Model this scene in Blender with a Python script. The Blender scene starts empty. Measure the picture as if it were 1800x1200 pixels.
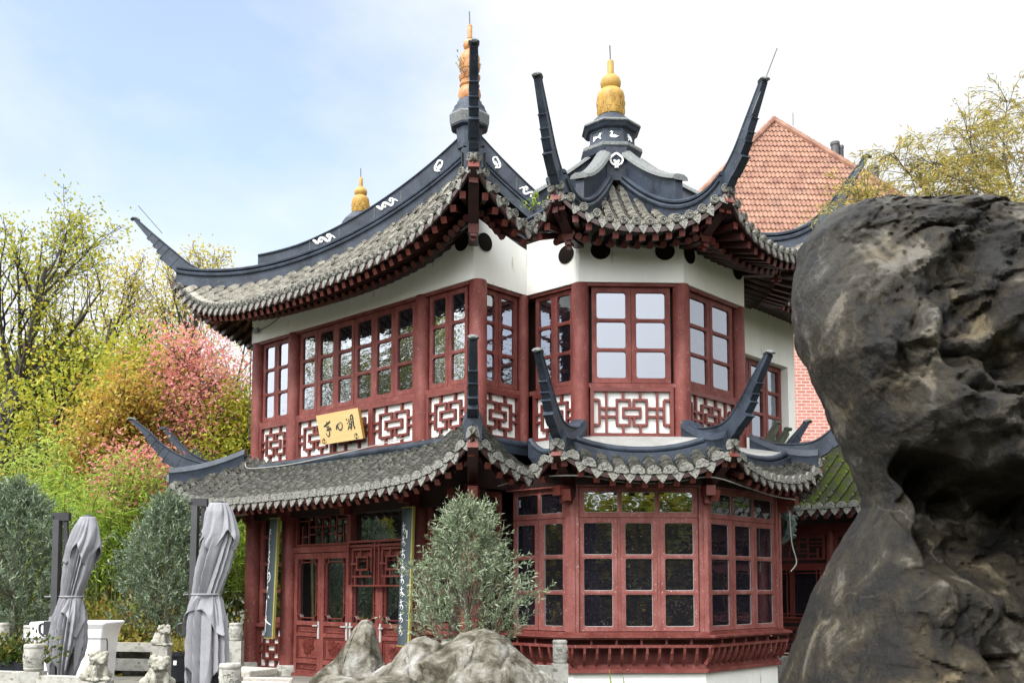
import bpy, math, random
import numpy as np
from mathutils import Vector, noise
R = math.radians
SC = bpy.context.scene
COL = SC.collection
# ---------------------------------------------------------------- camera
ZC, PITCH, YAW, F_PX, PY = 1.5, R(4.462), 0.038, 1760.0, 894.8
cam = bpy.data.cameras.new('camera'); camo = bpy.data.objects.new('camera', cam); COL.objects.link(camo)
cam.sensor_width = 36.0; cam.lens = 36.0 * F_PX / 1800.0; cam.shift_y = (PY - 600.0) / 1800.0
cam.clip_start = 0.1; cam.clip_end = 3000
camo.location = (0, 0, ZC); camo.rotation_euler = (R(90) + PITCH, 0, -YAW)
cam.dof.use_dof = True; cam.dof.focus_distance = 15.0; cam.dof.aperture_fstop = 5.0
SC.camera = camo
# ---------------------------------------------------------------- world, sun, exposure
SUN_EL, SUN_AZ = R(48), R(-140)          # azimuth clockwise from +Y: behind the viewer, to the left
w = bpy.data.worlds.new('World'); SC.world = w; w.use_nodes = True
nt = w.node_tree; nt.nodes.clear()
def wn(t, **k):
    n = nt.nodes.new(t)
    for a, b in k.items(): setattr(n, a, b)
    return n
out = wn('ShaderNodeOutputWorld')
sky = wn('ShaderNodeTexSky', sky_type='NISHITA', sun_disc=False, sun_elevation=SUN_EL, sun_rotation=SUN_AZ)
bg1 = wn('ShaderNodeBackground'); bg1.inputs[1].default_value = 0.14
nt.links.new(sky.outputs[0], bg1.inputs[0])
bg2 = wn('ShaderNodeBackground'); bg2.inputs[0].default_value = (0.95, 0.975, 1.0, 1); bg2.inputs[1].default_value = 0.42
tc = wn('ShaderNodeTexCoord'); nz = wn('ShaderNodeTexNoise'); nz.inputs['Scale'].default_value = 2.6; nz.inputs['Detail'].default_value = 7; nz.inputs['Roughness'].default_value = 0.55
mp = wn('ShaderNodeMapping'); mp.inputs['Scale'].default_value = (1, 1, 1.9); mp.inputs['Location'].default_value = (0.35, 0.2, 0.1)
nt.links.new(tc.outputs['Generated'], mp.inputs[0]); nt.links.new(mp.outputs[0], nz.inputs['Vector'])
# a thinner opening in the cloud towards the upper left of the view
dp = wn('ShaderNodeVectorMath', operation='DOT_PRODUCT'); dp.inputs[1].default_value = Vector((-0.25, 0.80, 0.50)).normalized()
nt.links.new(tc.outputs['Generated'], dp.inputs[0])
mr = wn('ShaderNodeMapRange'); mr.inputs[1].default_value = 0.925; mr.inputs[2].default_value = 1.0; mr.inputs[3].default_value = 0.0; mr.inputs[4].default_value = 0.34
nt.links.new(dp.outputs['Value'], mr.inputs[0])
ad = wn('ShaderNodeMath', operation='SUBTRACT'); nt.links.new(nz.outputs['Fac'], ad.inputs[0]); nt.links.new(mr.outputs[0], ad.inputs[1])
cr = wn('ShaderNodeMapRange'); cr.inputs[1].default_value = 0.04; cr.inputs[2].default_value = 0.42; cr.inputs[3].default_value = 0.30; cr.inputs[4].default_value = 1.0
nt.links.new(ad.outputs[0], cr.inputs[0])
# the veil of cloud is brightest round the hidden sun
sd = wn('ShaderNodeVectorMath', operation='DOT_PRODUCT'); sd.inputs[1].default_value = Vector((math.sin(SUN_AZ) * math.cos(SUN_EL), math.cos(SUN_AZ) * math.cos(SUN_EL), math.sin(SUN_EL)))
nt.links.new(tc.outputs['Generated'], sd.inputs[0])
sp = wn('ShaderNodeMapRange'); sp.inputs[1].default_value = 0.05; sp.inputs[2].default_value = 1.0; sp.inputs[3].default_value = 0.0; sp.inputs[4].default_value = 1.0; nt.links.new(sd.outputs['Value'], sp.inputs[0])
s2 = wn('ShaderNodeMath', operation='POWER'); s2.inputs[1].default_value = 1.4; nt.links.new(sp.outputs[0], s2.inputs[0])
nv = wn('ShaderNodeMapRange'); nv.inputs[1].default_value = 0.25; nv.inputs[2].default_value = 0.75; nv.inputs[3].default_value = 0.40; nv.inputs[4].default_value = 0.50; nt.links.new(nz.outputs['Fac'], nv.inputs[0])
s3 = wn('ShaderNodeMath', operation='MULTIPLY_ADD'); s3.inputs[1].default_value = 2.0; nt.links.new(s2.outputs[0], s3.inputs[0]); nt.links.new(nv.outputs[0], s3.inputs[2]); nt.links.new(s3.outputs[0], bg2.inputs[1])
mx = wn('ShaderNodeMixShader'); nt.links.new(cr.outputs[0], mx.inputs[0]); nt.links.new(bg1.outputs[0], mx.inputs[1]); nt.links.new(bg2.outputs[0], mx.inputs[2])
nt.links.new(mx.outputs[0], out.inputs[0])
sun = bpy.data.lights.new('sun', 'SUN'); suno = bpy.data.objects.new('sun', sun); COL.objects.link(suno)
sun.energy = 1.5; sun.angle = R(14); sun.color = (1.0, 0.96, 0.90)
sdir = Vector((math.sin(SUN_AZ) * math.cos(SUN_EL), math.cos(SUN_AZ) * math.cos(SUN_EL), math.sin(SUN_EL)))
suno.rotation_euler = sdir.to_track_quat('Z', 'Y').to_euler(); suno.location = sdir * 60
SC.view_settings.view_transform = 'Standard'; SC.view_settings.look = 'None'; SC.view_settings.gamma = 1.0
SC.view_settings.exposure = 1.3
try: SC.cycles.max_bounces = 8; SC.cycles.diffuse_bounces = 3; SC.cycles.glossy_bounces = 4; SC.cycles.transmission_bounces = 3; SC.cycles.transparent_max_bounces = 8
except Exception: pass

# ---------------------------------------------------------------- helpers
def ray(x, y):
    a = (x - 900) / F_PX; b = (PY - y) / F_PX
    Yc = math.cos(PITCH) - b * math.sin(PITCH); Zc = math.sin(PITCH) + b * math.cos(PITCH)
    c, s = math.cos(YAW), math.sin(YAW)
    return Vector((c * a + s * Yc, -s * a + c * Yc, Zc))
def at(x, y, Y):                       # a place known from the photo at a chosen distance, in metres
    r = ray(x, y); return r * (Y / r.y) + Vector((0, 0, ZC))
rr = 2 ** -0.5
Z = Vector((0, 0, 1))
def V(*a): return Vector(a)

class MB:
    def __init__(s): s.v = []; s.f = []; s.np = []
    def add(s, vs, fs):
        b = len(s.v); s.v += [tuple(x) for x in vs]; s.f += [tuple(i + b for i in f) for f in fs]
    def para(s, o, a, b, c):
        o, a, b, c = map(Vector, (o, a, b, c))
        vs = [o, o + a, o + a + b, o + b, o + c, o + a + c, o + a + b + c, o + b + c]
        fs = [(0, 3, 2, 1), (4, 5, 6, 7), (0, 1, 5, 4), (1, 2, 6, 5), (2, 3, 7, 6), (3, 0, 4, 7)]
        if a.cross(b).dot(c) < 0: fs = [f[::-1] for f in fs]
        s.add(vs, fs)
    def box(s, c, d):
        s.para(Vector(c) - Vector(d) / 2, (d[0], 0, 0), (0, d[1], 0), (0, 0, d[2]))
    def bar(s, p0, p1, wd, h, up=Z):
        p0, p1 = Vector(p0), Vector(p1); d = (p1 - p0); sd = d.cross(up)
        if sd.length < 1e-6: sd = d.cross(Vector((1, 0, 0)))
        sd.normalize(); u = sd.cross(d).normalized()
        s.para(p0 - sd * wd / 2 - u * h / 2, d, sd * wd, u * h)
    def tube(s, pts, rad, n=8, cap=True):
        pts = [Vector(p) for p in pts]
        if not hasattr(rad, '__len__'): rad = [rad] * len(pts)
        vs = []; fs = []; ref = None
        for i, p in enumerate(pts):
            d = (pts[min(i + 1, len(pts) - 1)] - pts[max(i - 1, 0)])
            if d.length < 1e-9: d = Vector((0, 0, 1))
            d.normalize()
            if ref is None: ref = Vector((1, 0, 0)) if abs(d.x) < 0.9 else Vector((0, 1, 0))
            a = (ref - d * ref.dot(d)).normalized(); b = d.cross(a); ref = a
            for k in range(n):
                t = 2 * math.pi * k / n; vs.append(p + (a * math.cos(t) + b * math.sin(t)) * rad[i])
        for i in range(len(pts) - 1):
            for k in range(n):
                k2 = (k + 1) % n; fs.append((i * n + k, i * n + k2, (i + 1) * n + k2, (i + 1) * n + k))
        if cap:
            fs.append(tuple(range(n - 1, -1, -1))); m = (len(pts) - 1) * n; fs.append(tuple(range(m, m + n)))
        s.add(vs, fs)
    def lathe(s, c, prof, n=16, rot=0.0):
        c = Vector(c); vs = []; fs = []
        for r, z in prof:
            for k in range(n):
                t = 2 * math.pi * k / n + rot; vs.append(c + Vector((r * math.cos(t), r * math.sin(t), z)))
        for i in range(len(prof) - 1):
            for k in range(n):
                k2 = (k + 1) % n; fs.append((i * n + k, i * n + k2, (i + 1) * n + k2, (i + 1) * n + k))
        fs.append(tuple(range(n - 1, -1, -1))); m = (len(prof) - 1) * n; fs.append(tuple(range(m, m + n)))
        s.add(vs, fs)
    def sweep(s, pts, profs, mode='z', cap=True):
        """profs: one closed (side, up) profile, or one per point. mode z: up is vertical; n: up is square to the path."""
        pts = [Vector(p) for p in pts]; n = None; vs = []; fs = []
        for i, p in enumerate(pts):
            pr = profs[i] if isinstance(profs[0][0], (list, tuple)) else profs
            n = len(pr)
            j0, j1 = max(i - 1, 0), min(i + 1, len(pts) - 1)
            while j1 < len(pts) - 1 and (pts[j1] - pts[j0]).length < 1e-6: j1 += 1
            while j0 > 0 and (pts[j1] - pts[j0]).length < 1e-6: j0 -= 1
            d = (pts[j1] - pts[j0]).normalized()
            sd = d.cross(Z).normalized(); u = Z if mode == 'z' else sd.cross(d).normalized()
            for a, b in pr: vs.append(p + sd * a + u * b)
        for i in range(len(pts) - 1):
            for k in range(n):
                k2 = (k + 1) % n; fs.append((i * n + k, i * n + k2, (i + 1) * n + k2, (i + 1) * n + k))
        if cap:
            fs.append(tuple(range(n - 1, -1, -1))); m = (len(pts) - 1) * n; fs.append(tuple(range(m, m + n)))
        s.add(vs, fs)
    def plate(s, loop, off):
        loop = [Vector(p) for p in loop]; off = Vector(off); n = len(loop)
        fs = [tuple(range(n)), tuple(range(2 * n - 1, n - 1, -1))]
        for k in range(n): fs.append((k, (k + 1) % n, n + (k + 1) % n, n + k)[::-1])
        s.add(loop + [p + off for p in loop], fs)
    def grid(s, P, wrap=False):
        """P: array (ni, nj, 3)"""
        ni, nj = P.shape[:2]; b = len(s.v); s.v += [tuple(x) for x in P.reshape(-1, 3).tolist()]
        for i in range(ni - 1):
            for j in range(nj if wrap else nj - 1):
                j2 = (j + 1) % nj; s.f.append((b + i * nj + j, b + i * nj + j2, b + (i + 1) * nj + j2, b + (i + 1) * nj + j))

def obj(name, mb, mat, parent=None, smooth=False, label=None, recalc=True, origin=None):
    me = bpy.data.meshes.new(name)
    off = Vector(origin) if origin is not None else (Vector(parent['_o']) if parent is not None else Vector((0, 0, 0)))
    if isinstance(mb, MB):
        vs = [(x[0] - off.x, x[1] - off.y, x[2] - off.z) for x in mb.v]
        me.from_pydata(vs, [], mb.f)
    else:
        P, Q = mb; P = (np.asarray(P, np.float32) - np.array(off[:], np.float32)); Q = np.asarray(Q, np.int32)
        k = Q.shape[1]; nq = len(Q)
        me.vertices.add(len(P)); me.vertices.foreach_set('co', P.ravel())
        me.loops.add(nq * k); me.loops.foreach_set('vertex_index', Q.ravel())
        me.polygons.add(nq); me.polygons.foreach_set('loop_start', np.arange(0, nq * k, k, dtype=np.int32))
        me.update(calc_edges=True); recalc = False
    if recalc:
        import bmesh
        bm = bmesh.new(); bm.from_mesh(me); bmesh.ops.remove_doubles(bm, verts=bm.verts, dist=1e-5) if smooth == 2 else None
        bmesh.ops.recalc_face_normals(bm, faces=bm.faces); bm.to_mesh(me); bm.free()
    if smooth:
        me.polygons.foreach_set('use_smooth', [True] * len(me.polygons))
        if smooth == 1: 
            try: me.set_sharp_from_angle(angle=R(42))
            except Exception: pass
    for m in (mat if isinstance(mat, (list, tuple)) else [mat]): me.materials.append(m)
    o = bpy.data.objects.new(name, me); COL.objects.link(o)
    o['_o'] = list(off)
    if parent is not None: o.parent = parent
    else: o.location = off
    if label: o['label'] = label
    return o
def obj_multi(name, pieces, parent, label=None):
    """one mesh with several materials: pieces of (MB or (points, quads), material, smooth)"""
    vs = []; fs = []; mi = []; sm = []; mats = []; off = Vector(parent['_o'])
    for geo, mat, smo in pieces:
        b = len(vs); v, f = (geo.v, geo.f) if isinstance(geo, MB) else (np.asarray(geo[0]).tolist(), np.asarray(geo[1]).tolist())
        if not f: continue
        vs += [(x[0] - off.x, x[1] - off.y, x[2] - off.z) for x in v]; fs += [tuple(i + b for i in q) for q in f]
        if mat not in mats: mats.append(mat)
        mi += [mats.index(mat)] * len(f); sm += [bool(smo)] * len(f)
    me = bpy.data.meshes.new(name); me.from_pydata(vs, [], fs)
    for m in mats: me.materials.append(m)
    me.polygons.foreach_set('material_index', mi); me.polygons.foreach_set('use_smooth', sm); me.update()
    o = bpy.data.objects.new(name, me); COL.objects.link(o); o['_o'] = list(off); o.parent = parent
    if label: o['label'] = label
    return o
def split_parts(o, new, gap=0.01):
    """replace a mesh of several separate pieces by one part per piece (pieces that touch stay together)"""
    me = o.data; n = len(me.vertices); co = np.empty(n * 3); me.vertices.foreach_get('co', co); co = co.reshape(-1, 3); par = list(range(n))
    def find(i):
        while par[i] != i: par[i] = par[par[i]]; i = par[i]
        return i
    for e in me.edges:
        a, b = find(e.vertices[0]), find(e.vertices[1])
        if a != b: par[a] = b
    root = np.array([find(i) for i in range(n)]); ids = list(dict.fromkeys(root.tolist())); bb = {i: (co[root == i].min(0) - gap, co[root == i].max(0) + gap) for i in ids}; grp = {i: i for i in ids}
    def g(i):
        while grp[i] != i: i = grp[i]
        return i
    for i in ids:
        for j in ids:
            if i < j and g(i) != g(j) and (bb[i][0] <= bb[j][1]).all() and (bb[j][0] <= bb[i][1]).all(): grp[g(i)] = g(j)
    vg = np.array([g(r) for r in root]); res = []
    faces = [(tuple(p.vertices), p.use_smooth) for p in me.polygons]
    for k in dict.fromkeys(vg.tolist()):
        idx = np.where(vg == k)[0]; mp = {int(v): q for q, v in enumerate(idx)}; fs = [(tuple(mp[v] for v in f), s) for f, s in faces if f[0] in mp]
        m2 = bpy.data.meshes.new(new); m2.from_pydata(co[idx].tolist(), [], [f for f, s in fs]); m2.polygons.foreach_set('use_smooth', [s for f, s in fs])
        for m in me.materials: m2.materials.append(m)
        p = bpy.data.objects.new(new, m2); COL.objects.link(p); p.parent = o.parent; p['_o'] = o['_o']; res.append(p)
    bpy.data.objects.remove(o); return res
def tag(o, label, cat, group=None):
    o['label'] = label; o['category'] = cat
    if group: o['group'] = group
    return o
def thing(name, label, cat, loc=(0, 0, 0), group=None):
    o = bpy.data.objects.new(name, None); COL.objects.link(o); o.location = loc; o['_o'] = list(loc)
    o.empty_display_size = 0.2
    return tag(o, label, cat, group)
def struct(o, kind='structure'):
    o['kind'] = kind; return o
def copy_tree(o, parent=None):
    c = o.copy(); COL.objects.link(c)
    if parent is not None: c.parent = parent
    for ch in list(o.children): copy_tree(ch, c)
    return c

# ---------------------------------------------------------------- materials
def newmat(name):
    m = bpy.data.materials.new(name); m.use_nodes = True; n = m.node_tree; n.nodes.clear(); return m, n
def node(n, t, **k):
    x = n.nodes.new(t)
    for a, b in k.items():
        if a.startswith('i_'):
            key = a[2:].replace('_', ' ')
            x.inputs[int(key) if key.isdigit() else key].default_value = b
        else: setattr(x, a, b)
    return x
def ramp(n, stops):
    r = n.nodes.new('ShaderNodeValToRGB'); e = r.color_ramp.elements
    while len(e) < len(stops): e.new(0.5)
    for q, (p, c) in zip(e, stops): q.position = p; q.color = tuple(c) + (1,)
    return r
def surf(name, c0, c1, c2=None, scale=6.0, rough=0.6, spec=0.4, bump=0.3, bscale=30.0, stretch=(1, 1, 1), speck=None, speckscale=60, specklim=0.68, bdist=0.01, detail=6.0, k=0.66):
    """Principled surface: two or three own colours mixed by noise in object space, fine bump, optional specks of lichen or wear."""
    kk = lambda c: tuple(x * k for x in c) if c else None
    c0, c1, c2, speck = kk(c0), kk(c1), kk(c2), kk(speck)
    m, n = newmat(name); L = n.links.new
    o = node(n, 'ShaderNodeOutputMaterial'); p = node(n, 'ShaderNodeBsdfPrincipled', i_Roughness=rough)
    p.inputs['Specular IOR Level'].default_value = spec
    tcn = node(n, 'ShaderNodeTexCoord'); mpn = node(n, 'ShaderNodeMapping'); mpn.inputs['Scale'].default_value = stretch
    L(tcn.outputs['Object'], mpn.inputs[0])
    a = node(n, 'ShaderNodeTexNoise', i_Scale=scale, i_Detail=detail, i_Roughness=0.62); L(mpn.outputs[0], a.inputs['Vector'])
    stops = [(0.36, c0), (0.64, c1)] if c2 is None else [(0.34, c0), (0.5, c1), (0.68, c2)]
    r = ramp(n, stops); L(a.outputs['Fac'], r.inputs[0]); col = r.outputs[0]
    if speck:
        b = node(n, 'ShaderNodeTexNoise', i_Scale=speckscale, i_Detail=4.0); L(mpn.outputs[0], b.inputs['Vector'])
        mr = node(n, 'ShaderNodeMapRange'); mr.inputs[1].default_value = specklim; mr.inputs[2].default_value = specklim + 0.06; L(b.outputs['Fac'], mr.inputs[0])
        mx = node(n, 'ShaderNodeMix', data_type='RGBA'); L(mr.outputs[0], mx.inputs[0]); L(col, mx.inputs[6]); mx.inputs[7].default_value = tuple(speck) + (1,); col = mx.outputs[2]
    L(col, p.inputs['Base Color'])
    if bump:
        b = node(n, 'ShaderNodeTexNoise', i_Scale=bscale, i_Detail=5.0); L(mpn.outputs[0], b.inputs['Vector'])
        bp = node(n, 'ShaderNodeBump', i_Strength=bump, i_Distance=bdist); L(b.outputs['Fac'], bp.inputs['Height']); L(bp.outputs[0], p.inputs['Normal'])
    L(p.outputs[0], o.inputs[0]); return m
def leafmat(name, cols, trans=0.45):
    m, n = newmat(name); L = n.links.new
    o = node(n, 'ShaderNodeOutputMaterial'); g = node(n, 'ShaderNodeNewGeometry')
    k = len(cols); r = ramp(n, [((i + 0.5) / k, c) for i, c in enumerate(cols)]); L(g.outputs['Random Per Island'], r.inputs[0])
    d = node(n, 'ShaderNodeBsdfPrincipled', i_Roughness=0.55); d.inputs['Specular IOR Level'].default_value = 0.3
    t = node(n, 'ShaderNodeBsdfTranslucent'); mx = node(n, 'ShaderNodeMixShader', i_0=trans)
    L(r.outputs[0], d.inputs['Base Color']); L(r.outputs[0], t.inputs[0]); L(d.outputs[0], mx.inputs[1]); L(t.outputs[0], mx.inputs[2]); L(mx.outputs[0], o.inputs[0])
    return m
def glassmat(name, refl, dark, wav=0.02, wscale=3.0, dirt=0.0):
    """Coated window glass in front of a dark room: a strong mirror reflection, slightly wavy, over a dark base."""
    m, n = newmat(name); L = n.links.new
    o = node(n, 'ShaderNodeOutputMaterial')
    g = node(n, 'ShaderNodeBsdfGlossy', i_Roughness=0.01); g.inputs[0].default_value = (0.83, 0.87, 0.96, 1)
    d = node(n, 'ShaderNodeBsdfDiffuse'); d.inputs[0].default_value = tuple(dark) + (1,)
    tcn = node(n, 'ShaderNodeTexCoord'); mpn = node(n, 'ShaderNodeMapping'); mpn.inputs['Scale'].default_value = (1, 1, 2.6); L(tcn.outputs['Object'], mpn.inputs[0])
    a = node(n, 'ShaderNodeTexNoise', i_Scale=wscale, i_Detail=2.0); L(mpn.outputs[0], a.inputs['Vector'])
    bp = node(n, 'ShaderNodeBump', i_Strength=1.0, i_Distance=wav); L(a.outputs['Fac'], bp.inputs['Height']); L(bp.outputs[0], g.inputs['Normal'])
    lw = node(n, 'ShaderNodeFresnel', i_IOR=1.5); ma = node(n, 'ShaderNodeMath', operation='MULTIPLY_ADD'); ma.inputs[1].default_value = 1.0 - refl; ma.inputs[2].default_value = refl; ma.use_clamp = True; L(lw.outputs[0], ma.inputs[0])
    mx = node(n, 'ShaderNodeMixShader'); L(ma.outputs[0], mx.inputs[0]); L(d.outputs[0], mx.inputs[1]); L(g.outputs[0], mx.inputs[2]); sh = mx.outputs[0]
    if dirt:
        b = node(n, 'ShaderNodeTexNoise', i_Scale=55.0, i_Detail=3.0, i_Roughness=0.7); L(tcn.outputs['Object'], b.inputs['Vector'])
        c = node(n, 'ShaderNodeTexNoise', i_Scale=3.0); L(tcn.outputs['Object'], c.inputs['Vector'])
        mu = node(n, 'ShaderNodeMath', operation='MULTIPLY_ADD'); L(c.outputs['Fac'], mu.inputs[0]); mu.inputs[1].default_value = 0.25; L(b.outputs['Fac'], mu.inputs[2])
        mr = node(n, 'ShaderNodeMapRange'); mr.inputs[1].default_value = 0.76; mr.inputs[2].default_value = 0.84; mr.inputs[4].default_value = dirt; L(mu.outputs[0], mr.inputs[0])
        dd = node(n, 'ShaderNodeBsdfDiffuse'); dd.inputs[0].default_value = (0.62, 0.6, 0.55, 1)
        m2 = node(n, 'ShaderNodeMixShader'); L(mr.outputs[0], m2.inputs[0]); L(sh, m2.inputs[1]); L(dd.outputs[0], m2.inputs[2]); sh = m2.outputs[0]
    L(sh, o.inputs[0]); return m

M = {}
M['red'] = surf('red_paint', (0.22, 0.048, 0.038), (0.30, 0.075, 0.06), scale=2.5, rough=0.5, spec=0.25, bump=0.12, bscale=40, speck=(0.50, 0.30, 0.26), speckscale=38, specklim=0.69, stretch=(1, 1, 0.45), k=0.55)
M['redw'] = surf('red_weathered_paint', (0.20, 0.045, 0.037), (0.27, 0.070, 0.058), (0.36, 0.115, 0.098), scale=5, rough=0.55, spec=0.22, bump=0.25, bscale=50, speck=(0.62, 0.45, 0.42), speckscale=70, specklim=0.655, stretch=(1, 1, 0.5), k=0.54)
M['redf'] = surf('faded_red_window_paint', (0.26, 0.078, 0.066), (0.34, 0.115, 0.10), (0.42, 0.165, 0.15), scale=6, rough=0.6, spec=0.2, bump=0.3, bscale=50, speck=(0.66, 0.52, 0.49), speckscale=60, specklim=0.645, stretch=(1, 1, 0.5), k=0.60)
M['shade_disc'] = surf('black_socket_shade', (0.012, 0.008, 0.007), (0.02, 0.013, 0.011), rough=0.9, spec=0.1, bump=0)  # near-black colour stands for the shade inside the openings
M['lat'] = surf('red_lattice_paint', (0.20, 0.038, 0.030), (0.28, 0.065, 0.052), scale=3, rough=0.45, bump=0.1, bscale=50, k=0.52)
M['redend'] = surf('red_rafter_end', (0.28, 0.05, 0.035), (0.36, 0.08, 0.055), scale=9, rough=0.55, bump=0.2, bscale=40, k=0.36)
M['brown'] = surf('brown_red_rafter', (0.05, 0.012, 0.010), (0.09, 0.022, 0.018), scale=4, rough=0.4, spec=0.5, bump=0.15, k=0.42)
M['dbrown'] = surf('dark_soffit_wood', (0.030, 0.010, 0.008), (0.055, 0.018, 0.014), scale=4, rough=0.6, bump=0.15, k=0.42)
M['white'] = surf('white_render', (0.74, 0.735, 0.69), (0.82, 0.815, 0.775), scale=1.6, rough=0.85, spec=0.2, bump=0.12, bscale=60, speck=(0.52, 0.51, 0.42), speckscale=9, specklim=0.66, stretch=(1, 1, 0.22), k=0.97)
M['panel'] = surf('white_backing_panel', (0.76, 0.76, 0.73), (0.84, 0.84, 0.81), scale=2, rough=0.8, bump=0.05, k=0.97)
M['slate'] = surf('blue_grey_ridge_plaster', (0.024, 0.034, 0.053), (0.054, 0.073, 0.106), (0.080, 0.105, 0.145), scale=3.0, rough=0.55, spec=0.3, bump=0.35, bscale=30, speck=(0.26, 0.28, 0.30), speckscale=38, specklim=0.665, k=0.47)
M['slatecap'] = surf('speckled_grey_cap_tile', (0.10, 0.11, 0.115), (0.25, 0.26, 0.25), scale=45, rough=0.8, bump=0.5, bscale=60, speck=(0.30, 0.28, 0.14), speckscale=12, specklim=0.70)
M['tile'] = surf('weathered_beige_grey_tile', (0.16, 0.145, 0.115), (0.33, 0.31, 0.26), (0.44, 0.42, 0.35), scale=7, rough=0.85, bump=0.6, bscale=45, speck=(0.07, 0.068, 0.058), speckscale=28, specklim=0.62, k=0.78)
M['tile2'] = surf('weathered_dark_grey_tile', (0.050, 0.052, 0.045), (0.135, 0.132, 0.112), (0.29, 0.285, 0.24), scale=11, rough=0.85, bump=0.6, bscale=45, speck=(0.36, 0.36, 0.31), speckscale=24, specklim=0.66, k=0.55)
M['moss'] = surf('mossy_grey_tile', (0.075, 0.080, 0.055), (0.13, 0.135, 0.09), (0.10, 0.15, 0.025), scale=5, rough=0.9, bump=0.7, bscale=40, speck=(0.12, 0.17, 0.015), speckscale=8, specklim=0.50, k=0.8)
M['mossd'] = surf('mossy_green_ridge', (0.05, 0.06, 0.045), (0.10, 0.11, 0.07), scale=6, rough=0.8, bump=0.5, speck=(0.16, 0.18, 0.10), speckscale=20, specklim=0.62)
M['disc'] = surf('grey_eave_disc', (0.14, 0.14, 0.125), (0.33, 0.32, 0.28), scale=30, rough=0.85, bump=0.9, bscale=55, bdist=0.02, speck=(0.06, 0.06, 0.055), speckscale=42, specklim=0.56, k=0.7)
M['orange'] = surf('orange_glazed_finial', (0.42, 0.16, 0.045), (0.62, 0.29, 0.10), scale=8, rough=0.45, bump=0.4, bscale=30, speck=(0.16, 0.09, 0.04), speckscale=22, specklim=0.66)
M['yellow'] = surf('yellow_ochre_finial', (0.40, 0.22, 0.035), (0.60, 0.36, 0.07), scale=7, rough=0.55, bump=0.4, bscale=30, speck=(0.10, 0.085, 0.06), speckscale=18, specklim=0.67)
M['ornament'] = surf('white_plaster_ornament', (0.75, 0.75, 0.74), (0.85, 0.85, 0.84), rough=0.7, bump=0.1, k=0.97)
M['glass_up'] = glassmat('upper_window_glass', 0.35, (0.008, 0.009, 0.012), 0.0030, 5.0)
M['glass_flat'] = glassmat('bay_window_glass', 0.20, (0.008, 0.009, 0.012), 0.0008, 2.5)
M['glass_low'] = glassmat('lower_window_glass', 0.13, (0.009, 0.008, 0.012), 0.0010, 3.0, dirt=0.22)
M['glass_clean'] = glassmat('lower_door_glass', 0.27, (0.004, 0.004, 0.004), 0.0014, 3.0)
M['plaque'] = surf('yellow_wood_board', (0.66, 0.45, 0.19), (0.72, 0.51, 0.24), scale=2, rough=0.55, bump=0.2, bscale=20, stretch=(1, 1, 9), k=0.8)
M['plaqueedge'] = surf('plaque_edge_wood', (0.45, 0.24, 0.04), (0.55, 0.31, 0.06), rough=0.6)
M['ink'] = surf('dark_green_ink', (0.02, 0.035, 0.028), (0.04, 0.06, 0.05), scale=20, rough=0.6, bump=0.1)
M['scroll'] = surf('blue_grey_scroll_board', (0.045, 0.065, 0.078), (0.085, 0.115, 0.132), scale=2, rough=0.5, bump=0.1, stretch=(1, 1, 0.3), k=0.6)
M['scrolledge'] = surf('yellow_scroll_edge', (0.40, 0.36, 0.09), (0.48, 0.44, 0.13), rough=0.6)
M['wbrush'] = surf('white_brush_paint', (0.72, 0.72, 0.72), (0.82, 0.82, 0.82), rough=0.7, bump=0, k=0.97)
M['steel'] = surf('steel_handle', (0.5, 0.5, 0.49), (0.6, 0.6, 0.58), rough=0.3, bump=0)
M['fabric'] = surf('grey_parasol_fabric', (0.27, 0.27, 0.29), (0.33, 0.33, 0.355), scale=5, rough=0.9, spec=0.15, bump=0.25, bscale=220, bdist=0.004, k=0.78)
M['pole'] = surf('dark_grey_pole', (0.075, 0.075, 0.08), (0.10, 0.10, 0.107), scale=5, rough=0.5, bump=0.05, k=0.6)
M['poledk'] = surf('charcoal_plastic', (0.035, 0.035, 0.04), (0.05, 0.05, 0.055), rough=0.5, bump=0.05)
M['stone'] = surf('pale_carved_stone', (0.36, 0.345, 0.30), (0.58, 0.565, 0.51), (0.66, 0.65, 0.60), scale=9, rough=0.9, bump=0.5, bscale=40, speck=(0.24, 0.23, 0.13), speckscale=14, specklim=0.63, k=0.6)
M['lion'] = surf('weathered_lion_stone', (0.30, 0.285, 0.22), (0.52, 0.50, 0.42), (0.62, 0.60, 0.53), scale=14, rough=0.9, bump=0.8, bscale=45, speck=(0.15, 0.14, 0.09), speckscale=26, specklim=0.60, k=0.58)
M['bar'] = surf('white_glossy_plastic', (0.82, 0.82, 0.83), (0.86, 0.86, 0.87), rough=0.25, spec=0.5, bump=0, k=0.97)
M['pot'] = surf('black_plastic_pot', (0.022, 0.025, 0.035), (0.035, 0.04, 0.05), rough=0.4, bump=0.05)
M['wicker'] = surf('pale_wicker', (0.42, 0.38, 0.33), (0.62, 0.58, 0.53), scale=40, rough=0.8, bump=0.8, bscale=70, bdist=0.02, k=0.82)
M['soil'] = surf('dark_soil', (0.03, 0.022, 0.015), (0.06, 0.045, 0.03), rough=0.95, bump=0.8)
M['cable'] = surf('pale_cable', (0.42, 0.42, 0.38), (0.5, 0.5, 0.46), rough=0.6, bump=0)
M['cabledk'] = surf('dark_cable', (0.05, 0.05, 0.05), (0.07, 0.07, 0.07), rough=0.6, bump=0)
M['metal'] = surf('grey_metal_rod', (0.10, 0.10, 0.10), (0.14, 0.14, 0.14), rough=0.5, bump=0)
M['lead'] = surf('pale_lead_flashing', (0.42, 0.42, 0.40), (0.54, 0.54, 0.52), scale=3, rough=0.7, bump=0.15, k=0.52)

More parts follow.
